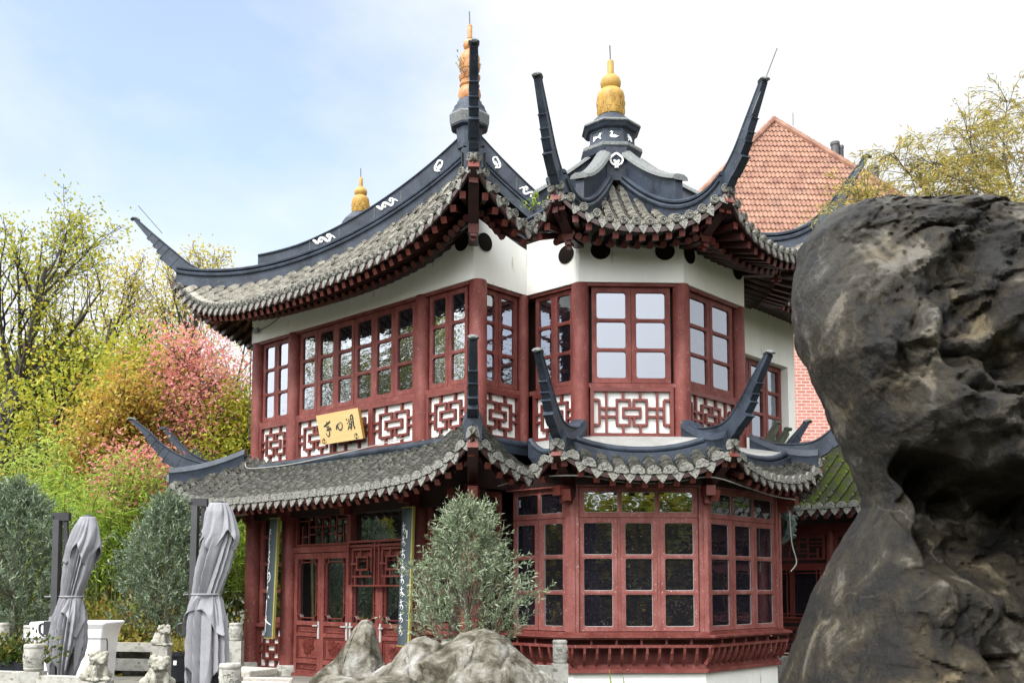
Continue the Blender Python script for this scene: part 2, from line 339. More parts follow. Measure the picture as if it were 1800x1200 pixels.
# ================================================================ the tea house
GROUND = struct(obj('ground', (lambda m: (m.grid(np.array([[[x, y, -0.55] for y in (-300, 0, 20, 400)] for x in (-300, -20, 20, 300)], float)), m)[1])(MB()), surf('garden_ground', (0.045, 0.045, 0.02), (0.09, 0.085, 0.05), scale=0.8, rough=0.95, bump=0.5, bscale=8)))
class Face:
    """A vertical plane through two plan points; a runs left to right seen from outside, o points outward."""
    def __init__(s, p, q):
        s.p = Vector(p); s.q = Vector(q); d = s.q - s.p; s.L = d.length; s.t = d / s.L; s.n = Vector((s.t.y, -s.t.x))
    def pt(s, a, z, o=0.0):
        v = s.p + s.t * a + s.n * o; return Vector((v.x, v.y, z))
    def d3(s): return Vector((s.t.x, s.t.y, 0)), Vector((s.n.x, s.n.y, 0))
def fbox(mb, F, a0, a1, z0, z1, o0, o1):
    t, n = F.d3(); mb.para(F.pt(a0, z0, o0), t * (a1 - a0), n * (o1 - o0), Z * (z1 - z0))
def offset(pts, o):
    pts = [Vector(p) for p in pts]; res = []
    ns = [Face(pts[i], pts[i + 1]).n for i in range(len(pts) - 1)]
    for i, p in enumerate(pts):
        if i == 0: res.append(p + ns[0] * o)
        elif i == len(pts) - 1: res.append(p + ns[-1] * o)
        else:
            m = ns[i - 1] + ns[i]; res.append(p + m * (o / (m.dot(ns[i]))))
    return res
def strip(mb, pts, z0, z1, o0, o1):
    A, B = offset(pts, o0), offset(pts, o1); n = len(pts); vs = []
    for a, b in zip(A, B): vs += [(a.x, a.y, z0), (b.x, b.y, z0), (b.x, b.y, z1), (a.x, a.y, z1)]
    fs = []
    for i in range(n - 1):
        k = i * 4
        for j in range(4): fs.append((k + j, k + (j + 1) % 4, k + 4 + (j + 1) % 4, k + 4 + j))
    fs += [(3, 2, 1, 0), (n * 4 - 4, n * 4 - 3, n * 4 - 2, n * 4 - 1)]
    mb.add(vs, fs)

A2, B2 = V(-4.17, 18.65), V(-0.02, 14.5); C2 = B2 + V(rr, rr) * 1.181; D2 = C2 + V(rr, -rr) * 1.054
E2 = D2 + V(1.57, 0); F2 = E2 + V(rr, rr) * 1.78; I2 = F2 + V(0, 1.57); H2 = I2 + V(-rr, rr) * 1.1
O1, O2 = V(-0.02, 18.65), V(2.335, 16.55); R2 = V(4.13, 18.65); T2 = V(-0.02, 22.8)
EO = 1.05
WALL = [T2, A2, B2, C2, D2, E2, F2, I2, H2]
EAVE = offset(WALL, EO); Te, Ae, Be, Ce, De, Ee, Fe, Ie, He = EAVE
H1, HM, HT = 3.71, 4.50, 6.05
HOUSE = thing('teahouse', 'two-storey red and white Chinese tea house with upswept dark tiled roofs and golden finials', 'tea house', (0, 16.5, 0))

# ---- roof fields
def hfun(base, Ls, len_, L0, L1, Lf, c=1.0, a=0.30, b=0.13, dec=None):
    dec = dec or (0.9 if c < 1 else 9.0)
    """height over a face: u along the eave (length Lf), v inward; L0/L1 lift of the left/right corner"""
    def h(u, v):
        u = np.asarray(u, float); v = np.asarray(v, float)
        z = base + a * v + b * v * v
        for L, s in ((L0, u), (L1, Lf - u)):
            if L: z = z + L * np.exp(-np.maximum(s - 0.6 * v * c, 0) / len_) * np.exp(-v / dec)
        return z
    return h
def vlims(F, poly):
    uv = [((p - F.p).dot(F.t), -(p - F.p).dot(F.n)) for p in poly]
    def lim(u):
        vs = []
        for i in range(len(uv)):
            (u0, v0), (u1, v1) = uv[i], uv[(i + 1) % len(uv)]
            if (u0 - u) * (u1 - u) <= 0 and abs(u1 - u0) > 1e-9: vs.append(v0 + (v1 - v0) * (u - u0) / (u1 - u0))
        return (min(vs), max(vs)) if len(vs) >= 2 else (0, 0)
    return lim
def columns(F, lim, h, du, dz, uc, course, step, vmax=99, jig=0.0, trim=0.0, over=0.02):
    """one strip of tiles: profile (du, dz) swept up the slope in overlapping courses"""
    us = [uc + d for d in du]; lims = [lim(u) for u in us]
    v0 = min(l[0] for l in lims); v1 = min(max(l[1] for l in lims) - trim, vmax)
    if v1 - v0 < 0.05: return None
    n = max(1, int((v1 - v0) / course) + 1); vv = []; fr = []
    for k in range(n): vv += [v0 + k * course - (over if k else 0), v0 + (k + 1) * course]; fr += [0.0, 1.0]
    vv = np.array(vv); fr = np.array(fr); jj = np.repeat(np.random.uniform(-jig, jig, n), 2); ju = np.repeat(np.random.uniform(-jig, jig, n), 2)
    P = np.zeros((len(us), len(vv), 3))
    for i, (u, l) in enumerate(zip(us, lims)):
        v = np.clip(vv, l[0], max(l[0], min(l[1] - trim, v1))); uu = np.full_like(v, u)
        z = h(uu, v) + dz[i] + step * (1 - fr) + jj
        P[i, :, 0] = F.p.x + F.t.x * (uu + ju) - F.n.x * v; P[i, :, 1] = F.p.y + F.t.y * (uu + ju) - F.n.y * v; P[i, :, 2] = z
    return P
def stack(parts):
    vs = []; qs = []; b = 0
    for P in parts:
        if P is None: continue
        ni, nj = P.shape[:2]; idx = np.arange(ni * nj).reshape(ni, nj) + b
        q = np.stack([idx[:-1, :-1], idx[1:, :-1], idx[1:, 1:], idx[:-1, 1:]], -1).reshape(-1, 4)
        W = P.reshape(-1, 3)
        d = np.abs(W[q[:, 0] - b] - W[q[:, 2] - b]).sum(1) > 1e-4; qs.append(q[d]); vs.append(W); b += ni * nj
    return np.concatenate(vs), np.concatenate(qs)
rng = np.random.default_rng(5); np.random.seed(3); random.seed(4)
def soffit(F, h, lim, drop, vmax, nu=40, nv=6):
    P = np.zeros((nu, nv, 3))
    for i in range(nu):
        u = F.L * (i + 0.001) / (nu - 0.998); l = lim(u)
        for j in range(nv):
            v = l[0] + (min(l[1], vmax) - l[0]) * j / (nv - 1); z = float(h(u, v)) - drop; q = F.p + F.t * u - F.n * v; P[i, j] = (q.x, q.y, z)
    return P
def leafshape(c, t, up, wdt, hgt, kind):
    """outline of an eave tile end in the plane (t, up) round c"""
    if kind == 'drip': pts = [(-0.5, 0.35), (-0.42, -0.05), (-0.2, -0.40), (0, -0.65), (0.2, -0.40), (0.42, -0.05), (0.5, 0.35), (0, 0.18)]
    else: pts = [(-0.5, -0.30), (-0.40, 0.12), (-0.18, 0.38), (0, 0.45), (0.18, 0.38), (0.40, 0.12), (0.5, -0.30), (0.25, -0.42), (0, -0.36), (-0.25, -0.42)]
    return [c + t * (x * wdt) + up * (y * hgt) for x, y in pts]
def roof_face(name, F, poly, h, mode, period, parent, tm, vmax=99, rafters=True, wallF=None, soff=True, logs=True, off=0.5, u0=0.0, u1=None, drop=0.1, trim=0.0):
    lim = vlims(F, poly); t3, n3 = F.d3(); L = F.L if u1 is None else u1
    rows = int(round((L - u0) / period)); per = (L - u0) / max(rows, 1); parts = []
    ends = MB(); drips = MB(); raf = MB(); rend = MB(); lg = MB(); lend = MB()
    for i in range(rows + 1):
        uc = u0 + i * per
        ucc = min(max(uc, u0 + 0.03), L - 0.03)
        js = random.uniform(-0.006, 0.006)
        if mode == 'round':
            ang = np.linspace(0, np.pi, 9); du = -0.062 * np.cos(ang); dz = 0.062 * np.sin(ang) + 0.02
            parts.append(columns(F, lim, h, list(ucc + js * 0 + du - ucc), list(dz), ucc, 0.20, 0.012, vmax, 0.003, trim))
        else:
            ang = np.linspace(0, np.pi, 9); du = -0.088 * np.cos(ang); dz = 0.082 * np.sin(ang) + 0.01
            parts.append(columns(F, lim, h, list(du), list(dz), ucc, 0.052, 0.016, vmax, 0.004, trim))
        if i < rows:
            um = uc + per / 2; w2 = per / 2 - 0.03
            parts.append(columns(F, lim, h, [-w2, -w2 * 0.5, 0, w2 * 0.5, w2], [0.02, -0.03, -0.045, -0.03, 0.02], um, 0.055, 0.010, vmax, 0.002, trim))
        # tile ends
        zc = float(h(ucc, 0)); slope = (float(h(min(ucc + 0.02, F.L), 0)) - float(h(max(ucc - 0.02, 0), 0))) / 0.04
        tt = (t3 + Z * slope * 0.6).normalized(); c = F.pt(ucc, zc, 0.0)
        if mode == 'round':
            up = (Z - tt * Z.dot(tt)).normalized(); rim = [c + up * 0.045 + (tt * math.cos(k * math.pi / 6) + up * math.sin(k * math.pi / 6)) * 0.064 for k in range(12)]
            ends.plate([p + n3 * 0.03 for p in rim], -n3 * 0.05)
            ring = [c + up * 0.045 + n3 * 0.034 + (tt * math.cos(k * math.pi / 6) + up * math.sin(k * math.pi / 6)) * 0.050 for k in range(13)]
            ends.tube(ring, 0.007, 4, False); ends.tube([c + up * 0.02 + n3 * 0.034, c + up * 0.045 + tt * 0.02 + n3 * 0.036, c + up * 0.05 - tt * 0.02 + n3 * 0.036, c + up * 0.072 + n3 * 0.034], 0.008, 4)
        else:
            up = (Z * 0.94 - n3 * 0.1 - tt * (Z.dot(tt))).normalized()
            ends.plate([p + n3 * 0.03 for p in leafshape(c + Z * (0.045 + js), tt, up, 0.215, 0.15, 'fan')], -n3 * 0.03)
        if i < rows:
            um = uc + per / 2; zm = float(h(um, 0)); sl = (float(h(min(um + 0.02, F.L), 0)) - float(h(max(um - 0.02, 0), 0))) / 0.04
            tt = (t3 + Z * sl * 0.5).normalized(); up = (Z * 0.9 - n3 * 0.25 - tt * Z.dot(tt)).normalized()
            wdt = per * 0.80 if mode == 'round' else per * 0.86
            drips.plate([p + n3 * 0.02 for p in leafshape(F.pt(um, zm - 0.035, 0.0), tt, up, wdt, 0.175, 'drip')], -n3 * 0.025)
            if rafters:
                rt = rend; zr = zm - drop - 0.055; e = F.pt(um, zr, -0.07)
                wa = (e.xy - wallF.p).dot(wallF.t); wa = min(max(wa, 0.05), wallF.L - 0.05)
                vin = EO; inn = wallF.pt(wa, float(h(min(max(um, 0.6), max(F.L - 0.6, 0.6)), vin)) - 0.30, 0.0)
                def under(p, k):
                    q = p.xy - F.p; u = q.dot(F.t); v = max(-q.dot(F.n), 0); u = min(max(u, 0), F.L)
                    return Vector((p.x, p.y, min(p.z, float(h(u, v)) - drop - k)))
                cv = [under(e.lerp(inn, f), 0.055) for f in (0, 0.33, 0.66, 1)]
                for p_, q_ in zip(cv, cv[1:]): raf.bar(p_, q_, 0.075, 0.085)
                d = (e - inn).normalized(); rend.bar(e - d * 0.002, e + d * 0.006, 0.085, 0.095)
                if logs and i % 1 == 0:
                    k = 0.44; g0 = under(e.lerp(inn, k), 0.06) - Z * 0.09
                    g0 = g0 - Z * max(0, (zm - float(h(F.L / 2, 0))) * 0.15)
                    d = (g0 - (inn - Z * 0.04)).normalized()
                    lg.tube([g0, inn - Z * 0.04], 0.052, 8); lend.tube([g0 - d * 0.002, g0 + d * 0.008], 0.0535, 10)
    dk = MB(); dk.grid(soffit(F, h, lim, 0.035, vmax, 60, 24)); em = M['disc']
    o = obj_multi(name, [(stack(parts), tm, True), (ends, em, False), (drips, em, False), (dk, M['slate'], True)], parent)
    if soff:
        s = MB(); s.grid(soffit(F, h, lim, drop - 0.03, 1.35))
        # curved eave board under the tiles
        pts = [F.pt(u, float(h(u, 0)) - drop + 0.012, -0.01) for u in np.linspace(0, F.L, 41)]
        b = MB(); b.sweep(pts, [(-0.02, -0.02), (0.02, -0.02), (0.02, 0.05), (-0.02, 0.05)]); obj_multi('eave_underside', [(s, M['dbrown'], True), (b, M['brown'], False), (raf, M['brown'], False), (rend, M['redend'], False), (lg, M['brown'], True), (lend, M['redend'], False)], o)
    return o

def ridge_prof(hb=0.26, board=0.0, s=1.0):
    """side/up outline of a plastered hip: base, two rolls, optional board with a cap"""
    w = 0.13 * s
    p = [(w, -0.10), (w, 0.10), (w * 1.25, 0.115), (w * 1.3, 0.15), (w * 1.1, 0.175), (w * 0.75, 0.18), (w * 0.75, 0.20), (w * 1.1, 0.205), (w * 1.15, 0.235), (w * 0.9, hb)]
    if board: p += [(w * 0.55, hb + 0.005), (w * 0.55, hb + board), (w * 0.85, hb + board + 0.004), (w * 0.85, hb + board + 0.03)]
    return p + [(-a, b) for a, b in reversed(p)]
def horn_sections(P, thick, width):
    """sections square to the path: stepped underside; the path runs along the top"""
    res = []
    for t, wd in zip(thick, width):
        res.append([(wd / 2, -0.005), (wd / 2 * 0.8, 0), (-wd / 2 * 0.8, 0), (-wd / 2, -0.005), (-wd / 2, -0.02), (-wd / 2 * 0.8, -0.035), (-wd / 2 * 0.8, -t), (wd / 2 * 0.8, -t), (wd / 2 * 0.8, -0.035), (wd / 2, -0.02)])
    return res
def bez(pts, n):
    """Catmull-Rom through the points"""
    P = [Vector(pts[0]) * 2 - Vector(pts[1])] + [Vector(p) for p in pts] + [Vector(pts[-1]) * 2 - Vector(pts[-2])]; res = []
    for i in range(1, len(P) - 2):
        for k in range(n):
            t = k / n; p0, p1, p2, p3 = P[i - 1:i + 3]
            res.append(0.5 * ((2 * p1) + (p2 - p0) * t + (2 * p0 - 5 * p1 + 4 * p2 - p3) * t * t + (3 * p1 - p0 - 3 * p2 + p3) * t ** 3))
    return res + [Vector(pts[-1])]
def horn(corner, dirv, path, parent, mat, base_t=0.30, tip_t=0.07, base_w=0.20, tip_w=0.11, start_t=None, capk=1.0):
    """upturned hip end: path of (distance from the wall corner, height of its top)"""
    d = Vector((dirv[0], dirv[1], 0)).normalized(); c = Vector((corner.x, corner.y, 0))
    pts = [c + d * r + Z * z for r, z in path]; cv = bez(pts, 8); n = len(cv)
    th = []; wd = []; out = []
    Lc = [0.0]
    for i in range(1, n): Lc.append(Lc[-1] + (cv[i] - cv[i - 1]).length)
    T = Lc[-1]
    for i in range(n):
        f = Lc[i] / T
        g = max(0, (f - 0.45) / 0.55); t = base_t + (tip_t - base_t) * g ** 0.8
        wd.append(base_w + (tip_w - base_w) * f); th.append(t)
    mb = MB(); mb.sweep(cv, horn_sections(cv, th, wd), 'n')
    # stepped collars on the underside and the rounded cap at the tip
    for f0, f1, q in ((0.50, 0.60, 0.07), (0.60, 0.67, 0.035), (0.67, 0.73, 0.022), (0.73, 0.80, 0.016)):
        i0 = min(range(n), key=lambda i: abs(Lc[i] / T - f0)); i1 = min(range(n), key=lambda i: abs(Lc[i] / T - f1))
        if i1 <= i0: continue
        seg = cv[i0:i1 + 1]; m = len(seg); prs = []
        for k in range(m):
            tt = th[i0 + k] + q * (0.25 + 0.75 * k / (m - 1)); w2 = wd[i0 + k] * 0.5 * 0.88; prs.append([(w2, -0.06), (-w2, -0.06), (-w2, -tt), (w2, -tt)])
        mb.sweep(seg, prs, 'n')
        e = cv[i1]; dd = (cv[min(i1 + 1, n - 1)] - cv[i1 - 1]).normalized(); u = Vector((dd.y * 0, 0, 0)); sd = dd.cross(Z).normalized(); u = sd.cross(dd)
        mb.bar(e - u * (th[i1] * 0.5 + q * 0.5 + .02) - dd * 0.008, e - u * (th[i1] * 0.5 + q * 0.5 + .02) + dd * 0.008, wd[i1] * 0.97, th[i1] + q - 0.02, u)
    o = obj('horn', mb, mat, parent)
    e = cv[-1]; dd = (cv[-1] - cv[-2]).normalized(); hd = d
    k = MB(); w2 = tip_w * 0.66 * capk
    prs = [[(w2 * math.cos(a) * s, 0.03 * math.sin(a) * s * capk) for a in np.linspace(0, 2 * math.pi, 9)[:-1]] for s in (0.75, 1.0, 1.0, 0.85, 0.5)]
    k.sweep([e - dd * 0.06 + Z * 0.0, e - dd * 0.02, e + hd * 0.05 - Z * 0.0, e + hd * 0.09 - Z * 0.015, e + hd * 0.11 - Z * 0.03], prs, 'n')
    obj('horn_cap', k, M['slatecap'], o, smooth=True)
    return o, cv

# ---- upper roofs
def dirc(p, q): return (Vector(q) - Vector(p)).normalized()
fAB = Face(Ae, Be); hAB = hfun(6.22, 0, 0.9, 1.03, 1.03, fAB.L)
wAB, wBC, wCD, wDE, wEF, wFI = Face(A2, B2), Face(B2, C2), Face(C2, D2), Face(D2, E2), Face(E2, F2), Face(F2, I2)
wTA = Face(T2, A2)
fBC = Face(Be, Ce); hBC = hfun(6.22, 0, 0.9, 1.03, 0, fBC.L)
fTA = Face(Te, Ae); hTA = hfun(6.22, 0, 0.9, 1.03, 1.03, fTA.L)
fCD = Face(Ce, De); hCD = hfun(6.46, 0, 0.25, 0, 0.64, fCD.L, 0.414)
fDE = Face(De, Ee); hDE = hfun(6.46, 0, 0.45, 0.62, 0.62, fDE.L, 0.414)
fEF = Face(Ee, Fe); hEF = hfun(6.46, 0, 0.45, 0.62, 0.62, fEF.L, 0.414)
fFI = Face(Fe, Ie); hFI = hfun(6.46, 0, 0.45, 0.62, 0.62, fFI.L, 0.414)
mroof = roof_face('roof', fAB, [Ae, Be, O1], hAB, 'round', 0.185, HOUSE, M['tile'], wallF=wAB, trim=0.05)
roof_face('roof', fBC, [Be, Ce, V(0.815, 17.2), V(2.6, 18.65), O1], hBC, 'round', 0.185, HOUSE, M['tile'], wallF=wBC, trim=0.05)
roof_face('roof', fTA, [Te, Ae, O1], hTA, 'round', 0.185, HOUSE, M['tile'], wallF=wTA, trim=0.05)
VB = V(0.815, 16.4)
roof_face('roof', fCD, [Ce, De, O2, VB], hCD, 'round', 0.175, HOUSE, M['tile'], wallF=wCD)
broof = roof_face('roof', fDE, [De, Ee, O2], hDE, 'round', 0.19, HOUSE, M['tile'], wallF=wDE)
roof_face('roof', fEF, [Ee, Fe, O2], hEF, 'round', 0.19, HOUSE, M['tile'], wallF=wEF)
roof_face('roof', fFI, [Fe, Ie, O2], hFI, 'round', 0.19, HOUSE, M['tile'], wallF=wFI)

dk_ = MB(); fRT = Face(offset([R2, T2], EO)[0], offset([R2, T2], EO)[1]); hRT = hfun(6.22, 0, 0.9, 0, 1.03, fRT.L); dk_.grid(soffit(fRT, hRT, vlims(fRT, [fRT.p, fRT.q, O1]), 0.0, 99, 30, 20)); obj('rear_roof', dk_, M['tile'], HOUSE, smooth=True)
def hip_path(F, h, corner_e, apex, left, r0, r1, n=28, cor=1.0):
    """points on the tile surface along a hip, from fraction r0 (0 = apex) to r1 (1 = eave corner)"""
    res = []
    for k in range(n):
        f = r0 + (r1 - r0) * k / (n - 1); p = Vector(apex).lerp(Vector(corner_e), f)
        u = (p - F.p).dot(F.t); v = -(p - F.p).dot(F.n); res.append(Vector((p.x, p.y, float(h(u, v)))))
    return res
def swirl(mb, c, t, u, s, kind=0):
    """white plaster scroll in the plane (t, u)"""
    if kind == 0:
        a = [(-1.0, -0.25), (-0.75, 0.1), (-0.45, -0.2), (-0.2, -0.25), (0.0, 0.1), (0.25, 0.3), (0.5, 0.1), (0.35, -0.1), (0.2, 0.05)]
        b = [(0.5, 0.1), (0.75, -0.1), (0.9, 0.25), (1.05, 0.4)]; c2 = [(-0.75, 0.1), (-0.6, 0.3), (-0.4, 0.25), (-0.45, 0.05)]
        for q in (a, b, c2): mb.tube(bez([c + t * x * s + u * y * s for x, y in q], 5), [0.022 * (0.6 + 0.8 * math.sin(math.pi * (i + 0.5) / (len(bez([V(0, 0, 0)] * len(q), 5))))) for i in range(len(bez([V(0, 0, 0)] * len(q), 5)))], 5)
    else:
        for sg in (-1, 1):
            q = [(0, 0.75), (0.3 * sg, 0.55), (0.62 * sg, 0.2), (0.5 * sg, -0.25), (0.15 * sg, -0.4), (0.1 * sg, -0.1), (0.3 * sg, 0.0)]
            mb.tube(bez([c + t * x * s + u * y * s for x, y in q], 5), 0.02, 5)
        mb.tube([c - u * 0.75 * s, c - u * 0.55 * s], 0.035, 8)
def main_hip(F, h, ce, left, orn=True, r_board=0.72, r_end=0.985, wallc=None, hornpath=None, make_horn=True):
    P = hip_path(F, h, ce, O1, left, 0.02, r_end)
    mb = MB(); mb.sweep(P, ridge_prof()); o = obj('hip_ridge', mb, M['slate'], HOUSE, smooth=True)
    P2 = hip_path(F, h, ce, O1, left, 0.02, r_board); b = MB()
    hh = [0.34 if r > 0 else 0.3 for r in range(len(P2))]
    bh_ = [0.40 - 0.22 * min(1, (k / (len(P2) - 1)) * 1.25) for k in range(len(P2))]
    b.sweep([p + Z * 0.255 for p in P2], [[(0.07, 0), (0.07, q), (-0.07, q), (-0.07, 0)] for q in bh_])
    b.sweep([p + Z * (0.258 + q) for p, q in zip(P2, bh_)], [(0.095, 0), (0.10, 0.02), (0.06, 0.045), (-0.06, 0.045), (-0.10, 0.02), (-0.095, 0)])
    obj('ridge_board', b, M['slate'], o)
    if orn:
        sw = MB(); fr = MB()
        for f, kd in ((0.50, 0), (0.29, 0), (0.12, 1)):
            i = int(f / r_board * (len(P2) - 1)) if f > 0.085 else 1
            p = hip_path(F, h, ce, O1, left, f, f + 0.03, 2); d = (p[1] - p[0]).normalized(); sd = d.cross(Z).normalized(); u = sd.cross(d)
            for sg in (-1, 1):
                c = p[0] + Z * (0.255 + 0.5 * (0.40 - 0.22 * min(1, f / r_board * 1.25))) + sd * sg * 0.074
                swirl(sw, c, d * (1 if kd == 0 else 1), u if kd == 0 else Z, 0.20 if kd == 0 else 0.15, kd)
                if kd == 0:
                    for e in (-0.3, 0.3): fr.bar(c + d * e - Z * 0.11, c + d * e + Z * 0.11, 0.012, 0.012, d)
        split_parts(obj('plaster_ornament', sw, M['ornament'], o, smooth=True), 'plaster_ornament', 0.02); obj('panel_joint', fr, M['slatecap'], o)
    return o
main_hip(fAB, hAB, Ae, True); main_hip(fAB, hAB, Be, False, orn=False)
main_hip(fBC, hBC, V(3.6, 18.65), False, r_board=0.75, r_end=0.8)
main_hip(fTA, hTA, Te, True, orn=False, r_end=0.8)
UP = [(0.35, 7.42), (0.75, 7.43), (1.10, 7.52), (1.50, 7.83), (1.88, 8.15), (2.20, 8.43)]
horn(A2, (-1, 0), UP, HOUSE, M['slate']); horn(B2, (0, -1), UP, HOUSE, M['slate'])
def bay_hip(F, h, ce, left):
    P = hip_path(F, h, ce, O2, left, 0.16, 0.99)
    mb = MB(); mb.sweep(P, ridge_prof(s=0.95)); o = obj('hip_ridge', mb, M['slate'], HOUSE, smooth=True)
    P2 = hip_path(F, h, ce, O2, left, 0.16, 0.62); b = MB(); b.sweep([p + Z * 0.255 for p in P2], [(0.065, 0), (0.065, 0.34), (-0.065, 0.34), (-0.065, 0)]); obj('ridge_board', b, M['slate'], o)
    c = MB(); c.sweep([p + Z * 0.60 for p in hip_path(F, h, ce, O2, left, 0.16, 0.635)], [(0.14, -0.01), (0.12, 0.04), (0.06, 0.075), (-0.06, 0.075), (-0.12, 0.04), (-0.14, -0.01), (-0.11, -0.02), (0.11, -0.02)]); obj('ridge_cap', c, M['slatecap'], o)
    return o
UB = [(0.05, 7.27), (0.55, 7.16), (0.96, 7.28), (1.29, 7.52), (1.58, 7.88), (1.90, 8.29)]
for F, h, c, cw, lf, dv in ((fDE, hDE, De, D2, True, (-0.383, -0.924)), (fDE, hDE, Ee, E2, False, (0.383, -0.924)), (fEF, hEF, Fe, F2, False, (0.924, -0.383)), (fFI, hFI, Ie, I2, False, (0.924, 0.383))):
    bay_hip(F, h, c, lf); horn(cw, dv, UB, HOUSE, M['slate'], base_t=0.26)
bay_hip(fCD, hCD, V(0.2, 16.0), True)
# central plaster keystone and ornament on the bay roof front
t3 = V(1, 0, 0)
kb = MB()
p0 = hip_path(fDE, hDE, De, O2, True, 0.2, 0.3, 2)[0]
kb.para((2.335 - 0.17, 15.98, 8.20), (0.34, 0, 0), (0, 0.4, 0.2), (0, 0, 0.56)); kk = obj('keystone_block', kb, M['slate'], broof)
sw = MB(); swirl(sw, V(2.335, 15.96, 8.52), t3, Z, 0.17, 1); obj('plaster_ornament', sw, M['ornament'], kk, smooth=True)

# ---- roof crowns and finials
def crown(c, z0, kind):
    mb = MB(); a8 = R(22.5)
    if kind == 'drum':
        mb.lathe((c.x, c.y, z0), [(0.395, -0.35), (0.502, -0.30), (0.532, -0.22), (0.517, -0.14), (0.418, -0.10), (0.395, 0.14), (0.456, 0.17), (0.502, 0.24), (0.486, 0.29), (0.380, 0.33)], 8, a8)
        o = obj('roof_drum', mb, M['slate'], HOUSE)
        d = MB(); d.lathe((c.x, c.y, z0), [(0.38, 0.30), (0.37, 0.34), (0.33, 0.38), (0.31, 0.42), (0.25, 0.47), (0.18, 0.53)], 24); obj('drum_dome', d, M['slate'], o, smooth=True)
        e = MB(); e.lathe((c.x, c.y, z0), [(0.513, 0.235), (0.524, 0.25), (0.505, 0.285), (0.380, 0.32)], 8, a8); e.lathe((c.x, c.y, z0), [(0.536, -0.215), (0.547, -0.20), (0.540, -0.145), (0.395, -0.105)], 8, a8); obj('drum_cornice', e, M['slatecap'], o)
        fr = MB(); an = MB()
        shapes = [[(-0.9, -0.55), (-0.7, -0.1), (-0.8, 0.3), (-0.55, 0.2), (-0.2, 0.15), (0.3, 0.15), (0.6, 0.55), (0.95, 0.45), (0.7, 0.2), (0.6, -0.1), (0.85, -0.5), (0.6, -0.5), (0.3, -0.15), (-0.3, -0.2), (-0.6, -0.55)],
                  [(-0.8, -0.2), (-0.5, -0.5), (0.3, -0.5), (0.85, -0.15), (0.5, -0.2), (0.1, 0.05), (-0.2, 0.0), (-0.35, 0.2), (-0.2, 0.5), (-0.45, 0.7), (-0.75, 0.5), (-0.5, 0.45), (-0.6, 0.1)],
                  [(-0.6, 0.5), (-0.3, 0.2), (-0.5, 0.0), (-0.2, -0.2), (-0.3, -0.6), (0.0, -0.3), (0.4, -0.6), (0.75, -0.5), (0.6, 0.0), (0.3, 0.35), (0.0, 0.3), (-0.2, 0.6), (-0.3, 0.3)]]
        for k in range(8):
            a = R(-90 + 45 * (k - 3)); n = V(math.cos(a), math.sin(a), 0); t = V(-n.y, n.x, 0); cc = V(c.x, c.y, z0 + 0.02) + n * 0.372
            an.plate([cc + t * x * 0.10 + Z * y * 0.095 + n * 0.0 for x, y in shapes[(k + 1) % 3]], n * 0.018)
            for q0, q1 in (((-0.13, -0.09), (0.13, -0.09)), ((-0.13, 0.11), (0.13, 0.11)), ((-0.13, -0.09), (-0.13, 0.11)), ((0.13, -0.09), (0.13, 0.11))):
                fr.bar(cc + t * q0[0] + Z * q0[1], cc + t * q1[0] + Z * q1[1], 0.016, 0.016, n)
        split_parts(obj('animal_relief', an, M['ornament'], o), 'animal_relief', 0.002); split_parts(obj('panel_frame', fr, M['slate'], o), 'panel_frame', 0.002)
    else:
        mb.lathe((c.x, c.y, z0), [(0.24, -0.75), (0.27, -0.36), (0.36, -0.33), (0.40, -0.10), (0.37, -0.08), (0.34, 0.0), (0.30, 0.02)], 8, a8); o = obj('roof_crown', mb, M['slate'], HOUSE)
        d = MB(); d.lathe((c.x, c.y, z0), [(0.31, 0.0), (0.30, 0.09), (0.25, 0.13), (0.24, 0.19), (0.20, 0.24)], 24); obj('crown_dome', d, M['slate'], o, smooth=True)
        e = MB(); e.lathe((c.x, c.y, z0), [(0.375, -0.30), (0.415, -0.12), (0.385, -0.075), (0.345, -0.07)], 8, a8); obj('crown_cornice', e, M['slatecap'], o)
